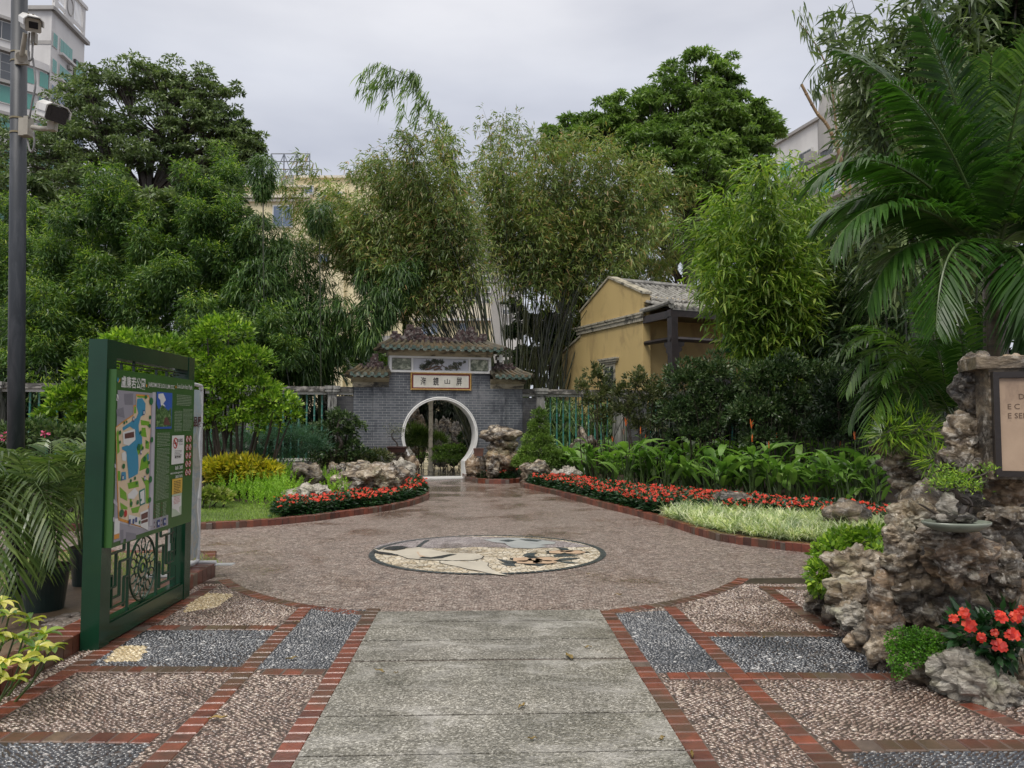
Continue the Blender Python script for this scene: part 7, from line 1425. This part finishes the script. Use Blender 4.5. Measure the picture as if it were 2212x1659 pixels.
def palm(label, base, fronds, mat, seed, trunk=None, name='palm', stems=(), **k):
    t = thing(name, label, 'palm', base); r = rng(seed); ml = MB(); mr = MB()
    for (b, e, up, lf, n, w, dr) in fronds:
        b = np.array(b, float); e = np.array(e, float); L = np.linalg.norm(e - b) * 1.12; d0 = unit(e - b) + (0, 0, up); frond(ml, mr, b, d0, L, dr, lf, n, w, r, **k)
    ml.build('fronds', LM[mat], t); mr.build('frond_ribs', M['stem'], t)
    if trunk is not None: MB().tube(trunk[0], trunk[1], 14).build('trunk', trunk[2], t, smooth=True)
    if len(stems):
        ms = MB(); [ms.tube(smooth_path(q, 10), np.linspace(w0, w0 * .5, len(smooth_path(q, 10))), 6) for q, w0 in stems]; ms.build('stems', M['stem'], t)
    return t
M['palmtrunk'] = simple('ringed palm trunk', (.13, .1, .065), (.045, .035, .024), 4, .5, .5, 12, stretch=(.5, .5, 5))
c = at(2150, 560, 7.0); A_ = lambda x, y, Y: at(x, y, Y)
FR = [(c, A_(1740, 400, 6.6), .75, .62, 96, .03, .62), (c, A_(1790, 560, 6.3), .62, .6, 96, .03, .6), (c, A_(1865, 650, 6.5), .55, .52, 74, .036, .7), (c, A_(2010, 690, 6.0), .6, .48, 50, .032, .9), (c + (0, 0, .3), A_(1985, -60, 7.2), .1, .66, 96, .03, .12), (c + (0, 0, .2), A_(1850, 130, 7.6), .4, .6, 88, .03, .35),
      (c, A_(2330, 60, 6.6), .2, .6, 88, .03, .2), (c, A_(2400, 350, 6.4), .5, .6, 84, .03, .5), (c, A_(2330, 640, 6.2), .6, .55, 50, .032, .8), (c, A_(2120, 120, 5.9), .3, .6, 84, .03, .3), (c, A_(1900, 330, 8.2), .5, .6, 84, .03, .5), (c, A_(2010, 90, 6.6), .35, .6, 84, .03, .3), (c, A_(2240, 700, 5.9), .6, .5, 60, .036, .8), (c, A_(1940, 200, 6.4), .5, .6, 84, .03, .4), (c, A_(2260, 300, 6.0), .4, .6, 84, .03, .5), (c, A_(1830, 450, 6.9), .7, .6, 70, .036, .6), (c, A_(2210, 790, 6.4), .8, .5, 44, .03, 1.1), (c, A_(1760, 480, 7.6), .7, .6, 84, .03, .6)]
tr = np.array([A_(2165, 1100, 7.1) * (1, 1, 0), A_(2152, 800, 7.05), A_(2148, 640, 7.0), c]); 
palm('large dark glossy feather palm arching over the rockery at upper right', tr[0], FR[:6] + FR[8:9] + FR[10:], 'palm', 501, (tr, [.09, .075, .07, .05], M['palmtrunk']), name='feather_palm', vee=.1, rr0=.022, leafdroop=.45)
c2 = c + (.12, .3, .1); palm('lighter yellow green palm crown behind the dark palm at the right edge', c2 * (1, 1, 0), [(c2, A_(2230, 130, 6.4), .2, .62, 96, .03, .15), (c2, A_(2330, 200, 6.6), .2, .6, 88, .03, .3), (c2, A_(2140, 170, 6.6), .2, .6, 84, .03, .2), (c2, A_(2300, 500, 6.4), .5, .6, 84, .03, .5), (c2, A_(2380, 380, 6.4), .4, .6, 84, .03, .5)], 'palm_l', 502, (np.array([c2 * (1, 1, 0), c2 * (1, 1, .5), c2]), [.08, .07, .05], M['palmtrunk']), name='feather_palm', vee=.2, rr0=.02)
# areca palms spreading over the rock pillar
b = A_(2060, 930, 7.6)
fr = [(b, A_(x, y, Y), u, lf, 40, .026, dr) for x, y, Y, u, lf, dr in ((1790, 800, 6.9), ) for u, lf, dr in ()] if False else []
for x, y, Y, u, lf, dr in ((1795, 790, 7.0, .9, .36, .9), (1830, 720, 7.2, .8, .38, .7), (1870, 690, 7.4, .7, .36, .6), (1900, 760, 6.9, .8, .38, .8), (1850, 860, 6.8, .8, .34, 1.0), (1990, 650, 7.4, .5, .4, .5), (2060, 640, 7.0, .5, .4, .5), (2140, 640, 7.2, .5, .4, .5), (1930, 880, 6.8, .9, .34, 1.0), (1790, 880, 7.2, 1.0, .32, 1.0), (2010, 700, 6.9, .6, .38, .7), (2200, 700, 7.2, .5, .4, .6), (1830, 820, 7.4, .8, .34, .8)):
    fr.append((b + rng(int(x)).normal(size=3) * .08, A_(x, y, Y), u, lf, 44, .026, dr))
palm('green areca palm arching over the rock pillar beside the rockery', b * (1, 1, 0), fr[:7], 'palm_l', 503, name='areca_palm', vee=.2, rr0=.011, leafdroop=.5, stems=[([b * (1, 1, 0) + (dx, 0, 0), b * (1, 1, .6) + (dx * 1.3, 0, 0), b + (dx, 0, 0)], .03) for dx in (-.12, 0, .14)])
palm('shaded areca palm crown between the palm trunk and the rock pillar', b * (1, 1, 0) + (.25, .3, 0), fr[7:], 'palm', 504, name='areca_palm', vee=.2, rr0=.011, leafdroop=.5, stems=[([b * (1, 1, 0) + (.3, .3, 0), b * (1, 1, .6) + (.28, .3, 0), b + (.1, .1, 0)], .03)])
# palm seen behind the left fence
b = A_(690, 820, 24); palm('small fan of palm fronds between the left bamboo and the gate roof', b * (1, 1, 0), [(b, A_(x, y, 24), .7, .6, 34, .05, .8) for x, y in ((600, 800), (620, 770), (650, 740), (700, 735), (740, 760), (770, 790), (640, 820), (750, 820))], 'palm_l', 505, name='areca_palm', rr0=.02, stems=[([b * (1, 1, 0), b * (1, 1, .5), b], .05)])
b = A_(800, 800, 26); palm('green palm fronds showing just left of the gate side roof', b * (1, 1, 0), [(b, A_(x, y, 26), .7, .6, 34, .05, .8) for x, y in ((740, 770), (770, 745), (810, 740), (845, 765), (760, 800))], 'palm_l', 506, name='areca_palm', rr0=.02, stems=[([b * (1, 1, 0), b * (1, 1, .5), b], .05)])
# ---- potted areca palms, left
M['pot'] = simple('dark green plastic pot', (.012, .03, .028), (.008, .02, .02), 3, .3, .03)
def pot(label, c, r0, r1, h, name='plant_pot', mat='pot', group=None):
    t = thing(name, label, 'pot', c, group=group); prof = [(0, .0), (r0, 0), (r1 * .97, h * .86), (r1 * 1.06, h * .86), (r1 * 1.07, h), (r1 * .98, h), (r1 * .95, h * .9), (0, h * .88)]
    MB().lathe(prof[:6], tuple(c), 32).build('pot_body', M[mat], t, smooth=False); MB().lathe(prof[5:], tuple(c), 32).build('potting_soil', M['soil'], t); return t
for i, (px, py, r1, lb, lb2, n, seed, hs) in enumerate(((95, 1316, .185, 'dark green plastic pot right beside the lamp post foot', 'areca palm with pale arching fronds in the pot beside the lamp post', 13, 510, 1.0), (188, 1262, .16, 'dark plastic pot half hidden behind the left post of the map board', 'areca palm in the pot behind the left post of the map board', 11, 511, .95))):
    c = gnd(px, py, .05); pot(lb, c, r1 * .78, r1, .36, group='potted palms'); r = rng(seed); top = c + (0, 0, .34); fr = []; st = []
    for k in range(n):
        a = k * 2.4 + r.uniform(-.3, .3); q = r.uniform(.35, .75) * (1 if k % 3 else .5); base_ = top + (math.cos(a) * .07, math.sin(a) * .07, 0); b2 = base_ + (math.cos(a) * .06, math.sin(a) * .06, r.uniform(.3, .55) * hs)
        e = b2 + (math.cos(a) * q * .75, math.sin(a) * q * .75, r.uniform(.4, .85) * hs); fr.append((b2, e, .6, .3, 26, .02, .85)); st.append(([base_, (base_ + b2) / 2, b2], .013))
    palm(lb2, top, fr, 'areca', seed + 5, name='areca_palm', rr0=.006, stems=st, vee=.3, leafdroop=.45)
b = gnd(-60, 1290, .05); fr = [(b + (0, 0, .5), A_(x, y, Y), .6, .42, 34, .026, 1.0) for x, y, Y in ((110, 960, 5.9), (150, 1010, 5.6), (60, 1100, 5.4), (20, 960, 6.0), (90, 1060, 6.3), (40, 1190, 5.4), (130, 1120, 5.9), (10, 1040, 5.2), (60, 940, 6.6), (-40, 900, 6), (170, 960, 6.6))]
palm('areca palm leaning in from the left edge of the photo, long pale fronds', b, fr, 'areca', 512, name='areca_palm', rr0=.007, stems=[([b, b + (0, 0, .25), b + (0, 0, .5)], .02)], vee=.25, leafdroop=.5)

# ---- beds
def band_poly(pts): return [gnd(x, y)[:2] for x, y in pts]
def impatiens(label, poly, n, h, r, fl, exclude=None, fr=.027):
    t = thing('impatiens_bed', label, 'flowers', (*np.mean(poly, 0), .08)); t['kind'] = 'stuff'
    P = scatter(poly, n, r, .08); mb = MB(); k = 22; Q = np.repeat(P, k, 0); m = len(Q); d = sphere_dirs(m, r); d[:, 2] = np.abs(d[:, 2]); hh = h * r.uniform(.75, 1.15, n); C = Q + d * np.array((.085, .085, 1.)) * np.stack([np.ones(m), np.ones(m), np.repeat(hh, k) * .95], 1)
    leaves(mb, C, d * (1, 1, .25) + (0, 0, -.02), .085 * r.uniform(.7, 1.2, m), .038, r, tw=.35, droop=.15); a = mb.build('foliage', LM['impat'], t); a['kind'] = 'stuff'
    F = P[r.uniform(size=n) < fl]; F = np.repeat(F, 2, 0); nn = noise_keep(F, r); F = F[nn]; n2 = len(F); C = F + np.stack([r.normal(size=n2) * .05, r.normal(size=n2) * .05, h * r.uniform(.85, 1.22, n2)], 1)
    mb = MB(); nor = unit(np.stack([r.normal(size=n2) * .45, r.normal(size=n2) * .3 - .55, np.ones(n2)], 1)); a1 = unit(np.cross(nor, (1, 0, .2))); a2 = np.cross(nor, a1); R_ = fr * r.uniform(.5, 1.35, n2)
    for p in range(5):
        q = 2 * math.pi * p / 5 + r.uniform(0, 6.28) * 0; 
        def pt(rad, da, lift=0): return C + (a1 * math.cos(q + da) + a2 * math.sin(q + da)) * (R_ * rad)[:, None] + nor * lift
        V = np.stack([C, pt(.75, -.55, .004), pt(1.1, -.2, -.002), pt(1.1, .2, -.002), pt(.75, .55, .004)], 1).reshape(-1, 3); mb.add(V, np.arange(5 * n2).reshape(-1, 5))
    b_ = mb.build('blossoms', M['flower'], t); b_['kind'] = 'stuff'
def noise_keep(P, r): return np.array([mnoise.noise(Vector((p[0] * 2.2, p[1] * 2.2, 0))) + r.uniform(-.35, .5) > -.05 for p in P])
r = rng(601)
left_band = band_poly([(600, 1128), (680, 1120), (750, 1111), (810, 1103), (850, 1096), (880, 1089), (905, 1080), (915, 1072), (912, 1062), (903, 1053), (893, 1044), (880, 1044), (880, 1058), (860, 1070), (830, 1080), (780, 1086), (730, 1094), (690, 1100), (640, 1104), (600, 1108)])
impatiens('band of red impatiens along the curved kerb on the left of the plaza', left_band, 1150, .2, r, .42)
isl = band_poly([(1018, 1035), (1035, 1039), (1065, 1042), (1100, 1042), (1125, 1038), (1140, 1030), (1120, 1024), (1060, 1022), (1030, 1026)])
impatiens('small round bed of red impatiens in front of the balanced rock', isl, 420, .2, r, .5)
right_band = band_poly([(1142, 1046), (1165, 1056), (1200, 1064), (1250, 1077), (1300, 1091), (1370, 1108), (1425, 1122), (1470, 1112), (1560, 1122), (1660, 1128), (1770, 1135), (1880, 1146), (1930, 1150), (1925, 1132), (1820, 1118), (1700, 1108), (1600, 1096), (1500, 1086), (1400, 1076), (1300, 1062), (1240, 1050), (1190, 1044)])
impatiens('long band of red impatiens along the right side of the plaza', right_band, 3600, .2, r, .38)
# striped grass
sp_ = band_poly([(1430, 1126), (1500, 1147), (1550, 1161), (1600, 1170), (1680, 1180), (1755, 1188), (1830, 1196), (1905, 1180), (1935, 1150), (1880, 1142), (1770, 1131), (1660, 1124), (1560, 1116), (1475, 1104)])
P = scatter(sp_, 470, r, .08); mb = MB(); k = 30; Q = np.repeat(P, k, 0) + np.concatenate([r.normal(size=(len(P) * k, 2)) * .03, np.zeros((len(P) * k, 1))], 1); m = len(Q); a = r.uniform(0, 6.28, m); D = np.stack([np.cos(a) * .75, np.sin(a) * .75, r.uniform(.7, 1.6, m)], 1)
longleaves(mb, Q, D, .36 * r.uniform(.6, 1.25, m), .0135, r, droop=.55 * r.uniform(.5, 1.3, m), tw=.2); tag(mb.build('striped_grass', LM['stripe']), 'mass of white striped grass between the red flowers and the right kerb', 'grass', kind='stuff')
# foxtail ferns
def foxtail(poly, n, L, r, label):
    P = scatter(poly, n, r, .08); mb = MB()
    for p in P:
        a = r.uniform(0, 6.28); lean = r.uniform(.1, .75); d = unit(np.array((math.cos(a) * lean, math.sin(a) * lean, 1))); l = L * r.uniform(.7, 1.15); m = 70; u = np.linspace(.05, 1, m); C = p + d * (l * u)[:, None]; C[:, 2] -= .25 * l * u ** 2 * lean
        dd = sphere_dirs(m, r); dd -= d * (dd @ d)[:, None]; w = .042 * np.sin(np.pi * np.clip(u * .85 + .12, 0, 1)) ** .6; leaves(mb, C, unit(dd) + d * .8, w * 1.25, .016, r, tw=1)
    tag(mb.build('foxtail_ferns', LM['fern']), label, 'ferns', kind='stuff')
foxtail(band_poly([(480, 1100), (560, 1112), (615, 1108), (640, 1090), (640, 1060), (650, 1045), (600, 1040), (540, 1045), (480, 1062), (465, 1080)]), 540, .62, r, 'bright green foxtail ferns in front of the yellow croton hedge')
foxtail(band_poly([(700, 1098), (745, 1092), (775, 1085), (740, 1060), (735, 1040), (755, 1030), (700, 1030), (680, 1045), (700, 1070)]), 240, .52, r, 'smaller patch of bright green foxtail ferns between the pale rock and dark rock')
# grassy tufts behind
mb = MB(); Pq = scatter([at(x, 913, Y)[:2] for x, Y in ((640, 17), (840, 17), (840, 18.5), (640, 18.5))], 60, r, .08); k = 14; Q = np.repeat(Pq, k, 0) + r.normal(size=(60 * k, 3)) * (.05, .05, 0); longleaves(mb, Q, np.stack([r.normal(size=60 * k) * .3, r.normal(size=60 * k) * .3, np.ones(60 * k)], 1), .45, .012, r, droop=.1)
tag(mb.build('tuft_grass', LM['stripe']), 'thin upright grass tufts behind the largest left bed rock', 'grass', kind='stuff')
# ---- heliconias: five prototypes, copied
def heli_proto(seed, label, spike):
    t = thing('heliconia', label, 'plant', (0, 0, 0), group='heliconias in the right bed'); r = rng(seed); ml = MB(); ms = MB(); n = int(r.integers(9, 14)); 
    for k in range(n):
        a = k * 2.4 + r.uniform(-.4, .4); b = np.array((r.normal() * .05, r.normal() * .05, 0)); h = r.uniform(.08, .52); top = b + (math.cos(a) * .08, math.sin(a) * .08, h); ms.tube([b, (b + top) / 2 + (0, 0, .02), top], [.011, .009, .006], 5)
        L = r.uniform(.34, .58); Wd = r.uniform(.085, .13); d = unit(np.array((math.cos(a) * .8, math.sin(a) * .8, r.uniform(.35, 1.5)))); m = 9; pts = []; dd = d.copy(); p = top.copy(); dr = r.uniform(.15, .55)
        for i in range(m): pts.append(p.copy()); dd = unit(dd + (0, 0, -dr * i / m)); p = p + dd * L / m
        pts = np.array(pts); u = np.linspace(0, 1, m); w = Wd * np.sin(np.pi * np.clip(u, .04, 1) ** .75) ** .8 / 2 ; w[-1] = .001; T = unit(np.gradient(pts, axis=0)); S = unit(np.cross(T, (0, 0, 1.)) + r.normal(size=3) * .25); U = np.cross(S, T)
        Lf = pts + S * w[:, None] + U * w[:, None] * .35; Rt = pts - S * w[:, None] + U * w[:, None] * .35; V = np.vstack([pts, Lf, Rt]); ml.add(V, [(i, i + 1, m + i + 1, m + i) for i in range(m - 1)] + [(i + 1, i, 2 * m + i, 2 * m + i + 1) for i in range(m - 1)])
    ml.build('leaves', LM['heli'], t, smooth=True); ms.build('stems', M['stem'], t)
    if spike:
        mf = MB(); q = r.uniform(.7, .85); mf.tube([(0, 0, q), (.01, 0, q + .06), (.015, 0, q + .12)], [.005, .009, .002], 6); [mf.tube([(0, 0, q + .02 * j), (.02 * (-1) ** j, .01, q + .03 + .025 * j)], [.004, .001], 5) for j in range(4)]; mf.build('flower_spike', M['flower_o'], t); mt_ = MB(); mt_.tube([(0, 0, 0), (0, 0, q)], [.006, .004], 5); mt_.build('flower_stalk', M['stem'], t)
    return t
HPOS = []
r = rng(700)
for x in np.arange(1228, 1905, 15.5):
    f = (x - 1228) / 680
    for row, yb_ in enumerate((1040 + f * 62, 1024 + f * 52, 1008 + f * 46)):
        if row == 2 and r.random() < .25: continue
        c = gnd(x + r.normal() * 6, yb_ + r.normal() * 3) + (0, 0, .07)
        if c[1] > 7.5: HPOS.append(c)
HL = ['broad leaved green heliconia plant with an orange flower spike in the right bed', 'broad leaved green heliconia plant with no flower spike in the right bed']
protos = [heli_proto(710 + i, HL[0 if i in (1,) else 1], i in (1,)) for i in range(6)]
for i, c in enumerate(HPOS):
    s = r.uniform(.85, 1.25) * (1.42 if c[1] > 15 else 1.22 if c[1] > 11.5 else 1.0); a = r.uniform(0, 6.28)
    if i < 6: o = protos[i]; o.location = [float(v) for v in c]; o.rotation_euler = (0, 0, a); o.scale = (s,) * 3
    else: copy_tree(protos[int(r.integers(0, 6))], c, a, s)
# ---- maidenhair fern, impatiens and creepers on the rockery
def z5p(x, y, Y): a, b = z5(x, y); return at(a, b, Y)
def small_plant(name, label, cat, blobs, n, mat, seed, L, Wd, hang=.2):
    t = thing(name, label, cat, blobs[0][0]); r = rng(seed); mb = MB(); ms = MB(); tot = sum(b[1] ** 2 for b in blobs)
    for c, rad in blobs:
        m = int(n * rad ** 2 / tot); d = sphere_dirs(m, r); P = c + d * (rad * r.uniform(.3, 1, m) ** .5)[:, None] * (1, .8, .9); leaves(mb, P, d + (0, 0, -hang) + r.normal(size=(m, 3)) * .4, L * r.uniform(.6, 1.3, m), Wd, r, tw=.7)
        for k in range(6): e = P[r.integers(0, m)]; ms.tube([c + (0, .05, -rad * .5), (c + e) / 2, e], [.003, .002, .001], 3, cap=False)
    mb.build('foliage', LM[mat], t); ms.build('stems', M['stem'], t); return t
small_plant('maidenhair_fern', 'bright green maidenhair fern growing low on the rockery above the paving', 'fern', [(z5p(x, y, 4.52 - (y - 1280) * .0006), q) for x, y, q in ((390, 1310, .06), (430, 1295, .07), (475, 1290, .06), (520, 1300, .07), (565, 1310, .065), (605, 1330, .06), (410, 1350, .07), (460, 1345, .075), (515, 1350, .06), (560, 1365, .055), (400, 1400, .055), (430, 1420, .05), (405, 1450, .035), (480, 1390, .045), (620, 1365, .04), (540, 1400, .04))], 4200, 'maiden', 801, .014, .014)
ip = small_plant('impatiens_plant', 'red flowered dark leaved impatiens on the rockery above the pale boulder', 'flowers', [(z5p(690, 1260, 4.45), .13), (z5p(770, 1290, 4.4), .13), (z5p(850, 1250, 4.4), .13), (z5p(900, 1310, 4.35), .13), (z5p(830, 1340, 4.3), .1), (z5p(720, 1320, 4.4), .1)], 520, 'impat', 802, .085, .036, .1)
mf = MB(); r = rng(803)
for x, y, s in ((680, 1196, 1), (640, 1216, .8), (706, 1246, 1.3), (753, 1292, .8), (806, 1278, .7), (836, 1216, 1.1), (898, 1206, 1.1), (888, 1280, 1.2), (834, 1328, 1.3), (925, 1185, .9), (830, 1198, .7), (875, 1290, .8)):
    for q in range(2):
        C = z5p(x + r.normal() * 6 * q, y + r.normal() * 6 * q, 4.18); nor = unit(np.array((r.normal() * .3 - .2, -1, .5 + r.normal() * .3))); a1 = unit(np.cross(nor, (0, 0, 1))); a2 = np.cross(nor, a1); R_ = .031 * s
        for p in range(5):
            g = 2 * math.pi * p / 5 + x; pt = lambda rad, da, l=0: C + (a1 * math.cos(g + da) + a2 * math.sin(g + da)) * R_ * rad + nor * l; mf.face([C, pt(.7, -.6, .004), pt(1.05, -.3), pt(.95, 0, -.002), pt(1.05, .3), pt(.7, .6, .004)])
mf.build('blossoms', M['flower'], ip)
small_plant('creeper', 'leafy creeper with lime tips over the low rock wall at the grass end', 'plant', [(z5p(130, 960, 6.1), .17), (z5p(110, 1040, 6.0), .16), (z5p(180, 910, 6.2), .15), (z5p(300, 900, 6.1), .15), (z5p(230, 900, 6.2), .13), (z5p(330, 960, 5.8), .1), (z5p(90, 1080, 6.1), .09)], 2600, 'bright', 804, .055, .03, .1)
small_plant('pillar_fern', 'mossy fern tuft on top of the dark rock pillar', 'fern', [(z5p(430, 420, 6.9), .2), (z5p(370, 450, 6.8), .14), (z5p(500, 450, 6.8), .15), (z5p(560, 560, 6.6), .12)], 700, 'bright', 805, .16, .016, .0)
# ---- bonsais
M['glaze'] = simple('celadon glazed dish', (.22, .25, .2), (.14, .16, .13), 4, .2, .05)
c = z5p(648, 822, 4.55); t = thing('bonsai_dish', 'shallow grey green oval dish on the rockery ledge', 'pot', c - (0, 0, .06))
Vp = MB().lathe([(0, -.045), (.13, -.045), (.19, -.015), (.205, .0), (.205, .012), (.195, .012), (.18, -.005), (0, -.005)], (0, 0, 0), 40); V = np.vstack(Vp.V); V = V * (1, .62, 1) + c; mm = MB(); mm.V = [V]; mm.F = Vp.F; mm.n = Vp.n; mm.build('dish', M['glaze'], t, smooth=True)
bo = thing('bonsai', 'gnarled dark bonsai with sparse green pads planted in the shallow dish', 'bonsai', c); mc = MB()
Bz = lambda x, y, Y=4.58: z5p(x, y, Y)
for pts, w in (([(690, 815), (670, 780), (690, 740), (655, 710), (640, 670), (650, 640)], .03), ([(655, 710), (690, 720), (710, 750), (700, 790)], .022), ([(640, 680), (600, 690), (560, 670), (548, 660)], .01), ([(650, 650), (700, 640), (760, 620), (790, 600)], .009), ([(640, 670), (610, 640), (600, 600)], .008), ([(690, 660), (720, 690), (700, 620)], .007), ([(600, 800), (560, 780), (510, 750), (492, 742)], .012)):
    P = smooth_path([Bz(*q) for q in pts], 16); mc.tube(P, np.linspace(w, w * .35, len(P)), 6)
mc.build('trunk', M['bark'], bo); r = rng(820); mb = MB()
for x, y, n, s in ((630, 650, 260, .055), (600, 640, 160, .04), (680, 650, 160, .045), (730, 670, 80, .04), (600, 590, 60, .035), (770, 600, 60, .04), (560, 665, 50, .03), (700, 605, 40, .03), (650, 620, 120, .04), (780, 585, 20, .02)):
    C = Bz(x, y) + r.normal(size=(n, 3)) * np.array((s, s, s * .5)); leaves(mb, C, sphere_dirs(n, r) + (0, 0, .4), .028, .008, r, tw=1)
mb.build('foliage', LM['bright'], bo)
V, F = rock_shape(Bz(610, 745), (.055, .05, .075), 830, 3); MB().add(V, F).build('accent_rock', M['rock_light'], bo, smooth=True); V, F = rock_shape(Bz(680, 800), (.07, .05, .035), 831, 3); MB().add(V, F).build('root_rock', M['rock_dark'], bo, smooth=True); V, F = rock_shape(Bz(600, 800), (.09, .05, .03), 832, 3); MB().add(V, F).build('mound', M['rock_dark'], bo, smooth=True)
def rectpot(label, px, py, Y, w, h, mat, seed):
    c = at(px, py, Y); t = thing('bonsai_pot', label, 'pot', c - (0, 0, h / 2), group=None); mb = MB(); q = w / 2
    V = [(x * s, y * s2, z) for z, s, s2 in ((-h / 2, q * .85, q * .5), (h / 2, q, q * .62)) for x, y in ((-1, -1), (1, -1), (1, 1), (-1, 1))]; mb.add(np.array(V) + c, [(3, 2, 1, 0), (4, 5, 6, 7), (0, 1, 5, 4), (1, 2, 6, 5), (2, 3, 7, 6), (3, 0, 4, 7)]); mb.build('pot_body', mat, t)
    mb = MB(); mb.box(c[0] - q * 1.06, c[0] + q * 1.06, c[1] - q * .68, c[1] + q * .68, c[2] + h / 2, c[2] + h / 2 + .03); mb.build('pot_rim', mat, t); return c
M['terra'] = simple('brown clay pot', (.13, .06, .04), (.07, .035, .025), 5, .4, .1)
c = rectpot('shallow dark clay pot on the rock pedestal left of the moon gate', 858, 972, 20.0, .5, .13, simple('dark clay pot', (.06, .03, .025), None, 4, .35, .1), 1); rectpot('small brown clay pot on the rock right of the moon gate rim', 1034, 978, 20.0, .27, .18, M['terra'], 2)
bo = thing('bonsai', 'nearly bare twisted bonsai in the shallow pot beside the moon gate', 'bonsai', c + (0, 0, .09)); mc = MB(); Bq = lambda x, y: at(702 + x * .2441, 648 + y * .2441, 20.0)
for pts, w in (([(640, 1300), (635, 1265), (600, 1230), (590, 1190), (610, 1165), (580, 1140)], .025), ([(600, 1225), (640, 1230), (670, 1215), (690, 1195)], .014), ([(595, 1190), (560, 1180), (540, 1150)], .009), ([(605, 1170), (640, 1160), (680, 1150)], .009), ([(580, 1140), (570, 1110), (565, 1090)], .007), ([(590, 1210), (560, 1210), (550, 1225)], .007), ([(610, 1165), (600, 1130), (620, 1105)], .006)):
    P = smooth_path([Bq(*q) for q in pts], 14); mc.tube(P, np.linspace(w, w * .3, len(P)), 5)
mc.build('trunk', M['bark'], bo); mb = MB()
for x, y, n in ((660, 1150, 130), (640, 1170, 60), (685, 1140, 60), (560, 1140, 30), (580, 1110, 30), (600, 1180, 40)): C = Bq(x, y) + r.normal(size=(n, 3)) * (.1, .08, .07); leaves(mb, C, sphere_dirs(n, r), .06, .012, r, tw=1)
mb.build('foliage', LM['olive'], bo)
# ---- variegated plant, lower left corner
t = thing('variegated_plant', 'yellow and green variegated leafy plant in the lower left corner', 'plant', gnd(40, 1480, .05)); r = rng(840); ml = MB(); ms = MB()
def big_leaf(ml, p, d, L, Wd, r, dr=.25):
    m = 8; pts = []; dd = unit(np.array(d, float)); p = np.array(p, float)
    for i in range(m): pts.append(p.copy()); dd = unit(dd + (0, 0, -dr * i / m)); p = p + dd * L / m
    pts = np.array(pts); u = np.linspace(0, 1, m); w = Wd * np.sin(np.pi * np.clip(u, .03, 1) ** .9) ** .8 / 2; w[-1] = .001; T = unit(np.gradient(pts, axis=0)); S = unit(np.cross(T, (0, 0, 1.)) + r.normal(size=3) * .3); U = np.cross(S, T); V = np.vstack([pts, pts + S * w[:, None] + U * w[:, None] * .4, pts - S * w[:, None] + U * w[:, None] * .4]); ml.add(V, [(i, i + 1, m + i + 1, m + i) for i in range(m - 1)] + [(i + 1, i, 2 * m + i, 2 * m + i + 1) for i in range(m - 1)])
for (x, y, Y) in ((20, 1330, 4.6), (60, 1345, 4.6), (95, 1370, 4.6), (30, 1380, 4.4), (75, 1400, 4.4), (110, 1400, 4.5), (10, 1430, 4.1), (45, 1430, 4.2), (90, 1430, 4.3), (-10, 1370, 4.3), (20, 1470, 4.0), (-20, 1440, 4.0), (60, 1380, 4.7), (-30, 1340, 4.5), (0, 1300, 4.7)):
    c = at(x, y, Y); ms.tube([c * (1, 1, 0) + (-.15, 0, 0), (c * (1, 1, .5)) + (-.05, 0, 0), c], [.008, .007, .005], 5)
    for k in range(9): a = k * 2 * math.pi / 9 + r.uniform(-.3, .3); big_leaf(ml, c, (math.cos(a), math.sin(a) , r.uniform(-.1, .75)), r.uniform(.09, .15), r.uniform(.035, .05), r, .35)
ml.build('leaves', LM['croton'], t, smooth=True); ms.build('stems', M['stem'], t)
# ---- green floodlight on its post among the shrubs
c = at(1580, 740, 19.5); t = thing('floodlight', 'dark green twin floodlight on a pole in front of the house porch', 'lamp', c * (1, 1, 0)); M['flood'] = simple('teal green lamp housing', (.02, .12, .12), (.012, .07, .075), 5, .3, .05)
for k, z in enumerate((.14, -.14)):
    mb = MB(); mb.prism([(-.2, -.1), (-.2, .1), (-.12, .13), (.12, .13), (.2, .06), (.2, -.08), (.1, -.13), (-.12, -.13)], -.14, .14); V = np.vstack(mb.V) + c + (0, 0, z * .95); m2 = MB(); m2.V = [V]; m2.F = mb.F; m2.n = mb.n; m2.build('lamp_head', M['flood'], t)
MB().tube([c * (1, 1, 0), c - (0, 0, .2)], .035, 8).build('pole', M['flood'], t)
# pink flowers on the low shrub at left
mf = MB(); r = rng(860)
mp_ = leaf_mat('pink petals', [(.5, .06, .2), (.6, .12, .28)], .5, .2)
for x, y in ((97, 936), (8, 946), (20, 940)):
    C = at(x, y, 9.9); n = 14; leaves(mf, np.tile(C, (n, 1)) + r.normal(size=(n, 3)) * .03, sphere_dirs(n, r), .04, .03, r)
o = mf.build('pink_blossoms', mp_); tag(o, 'pink blossoms on the low shrub behind the lamp post', 'flowers', kind='stuff')
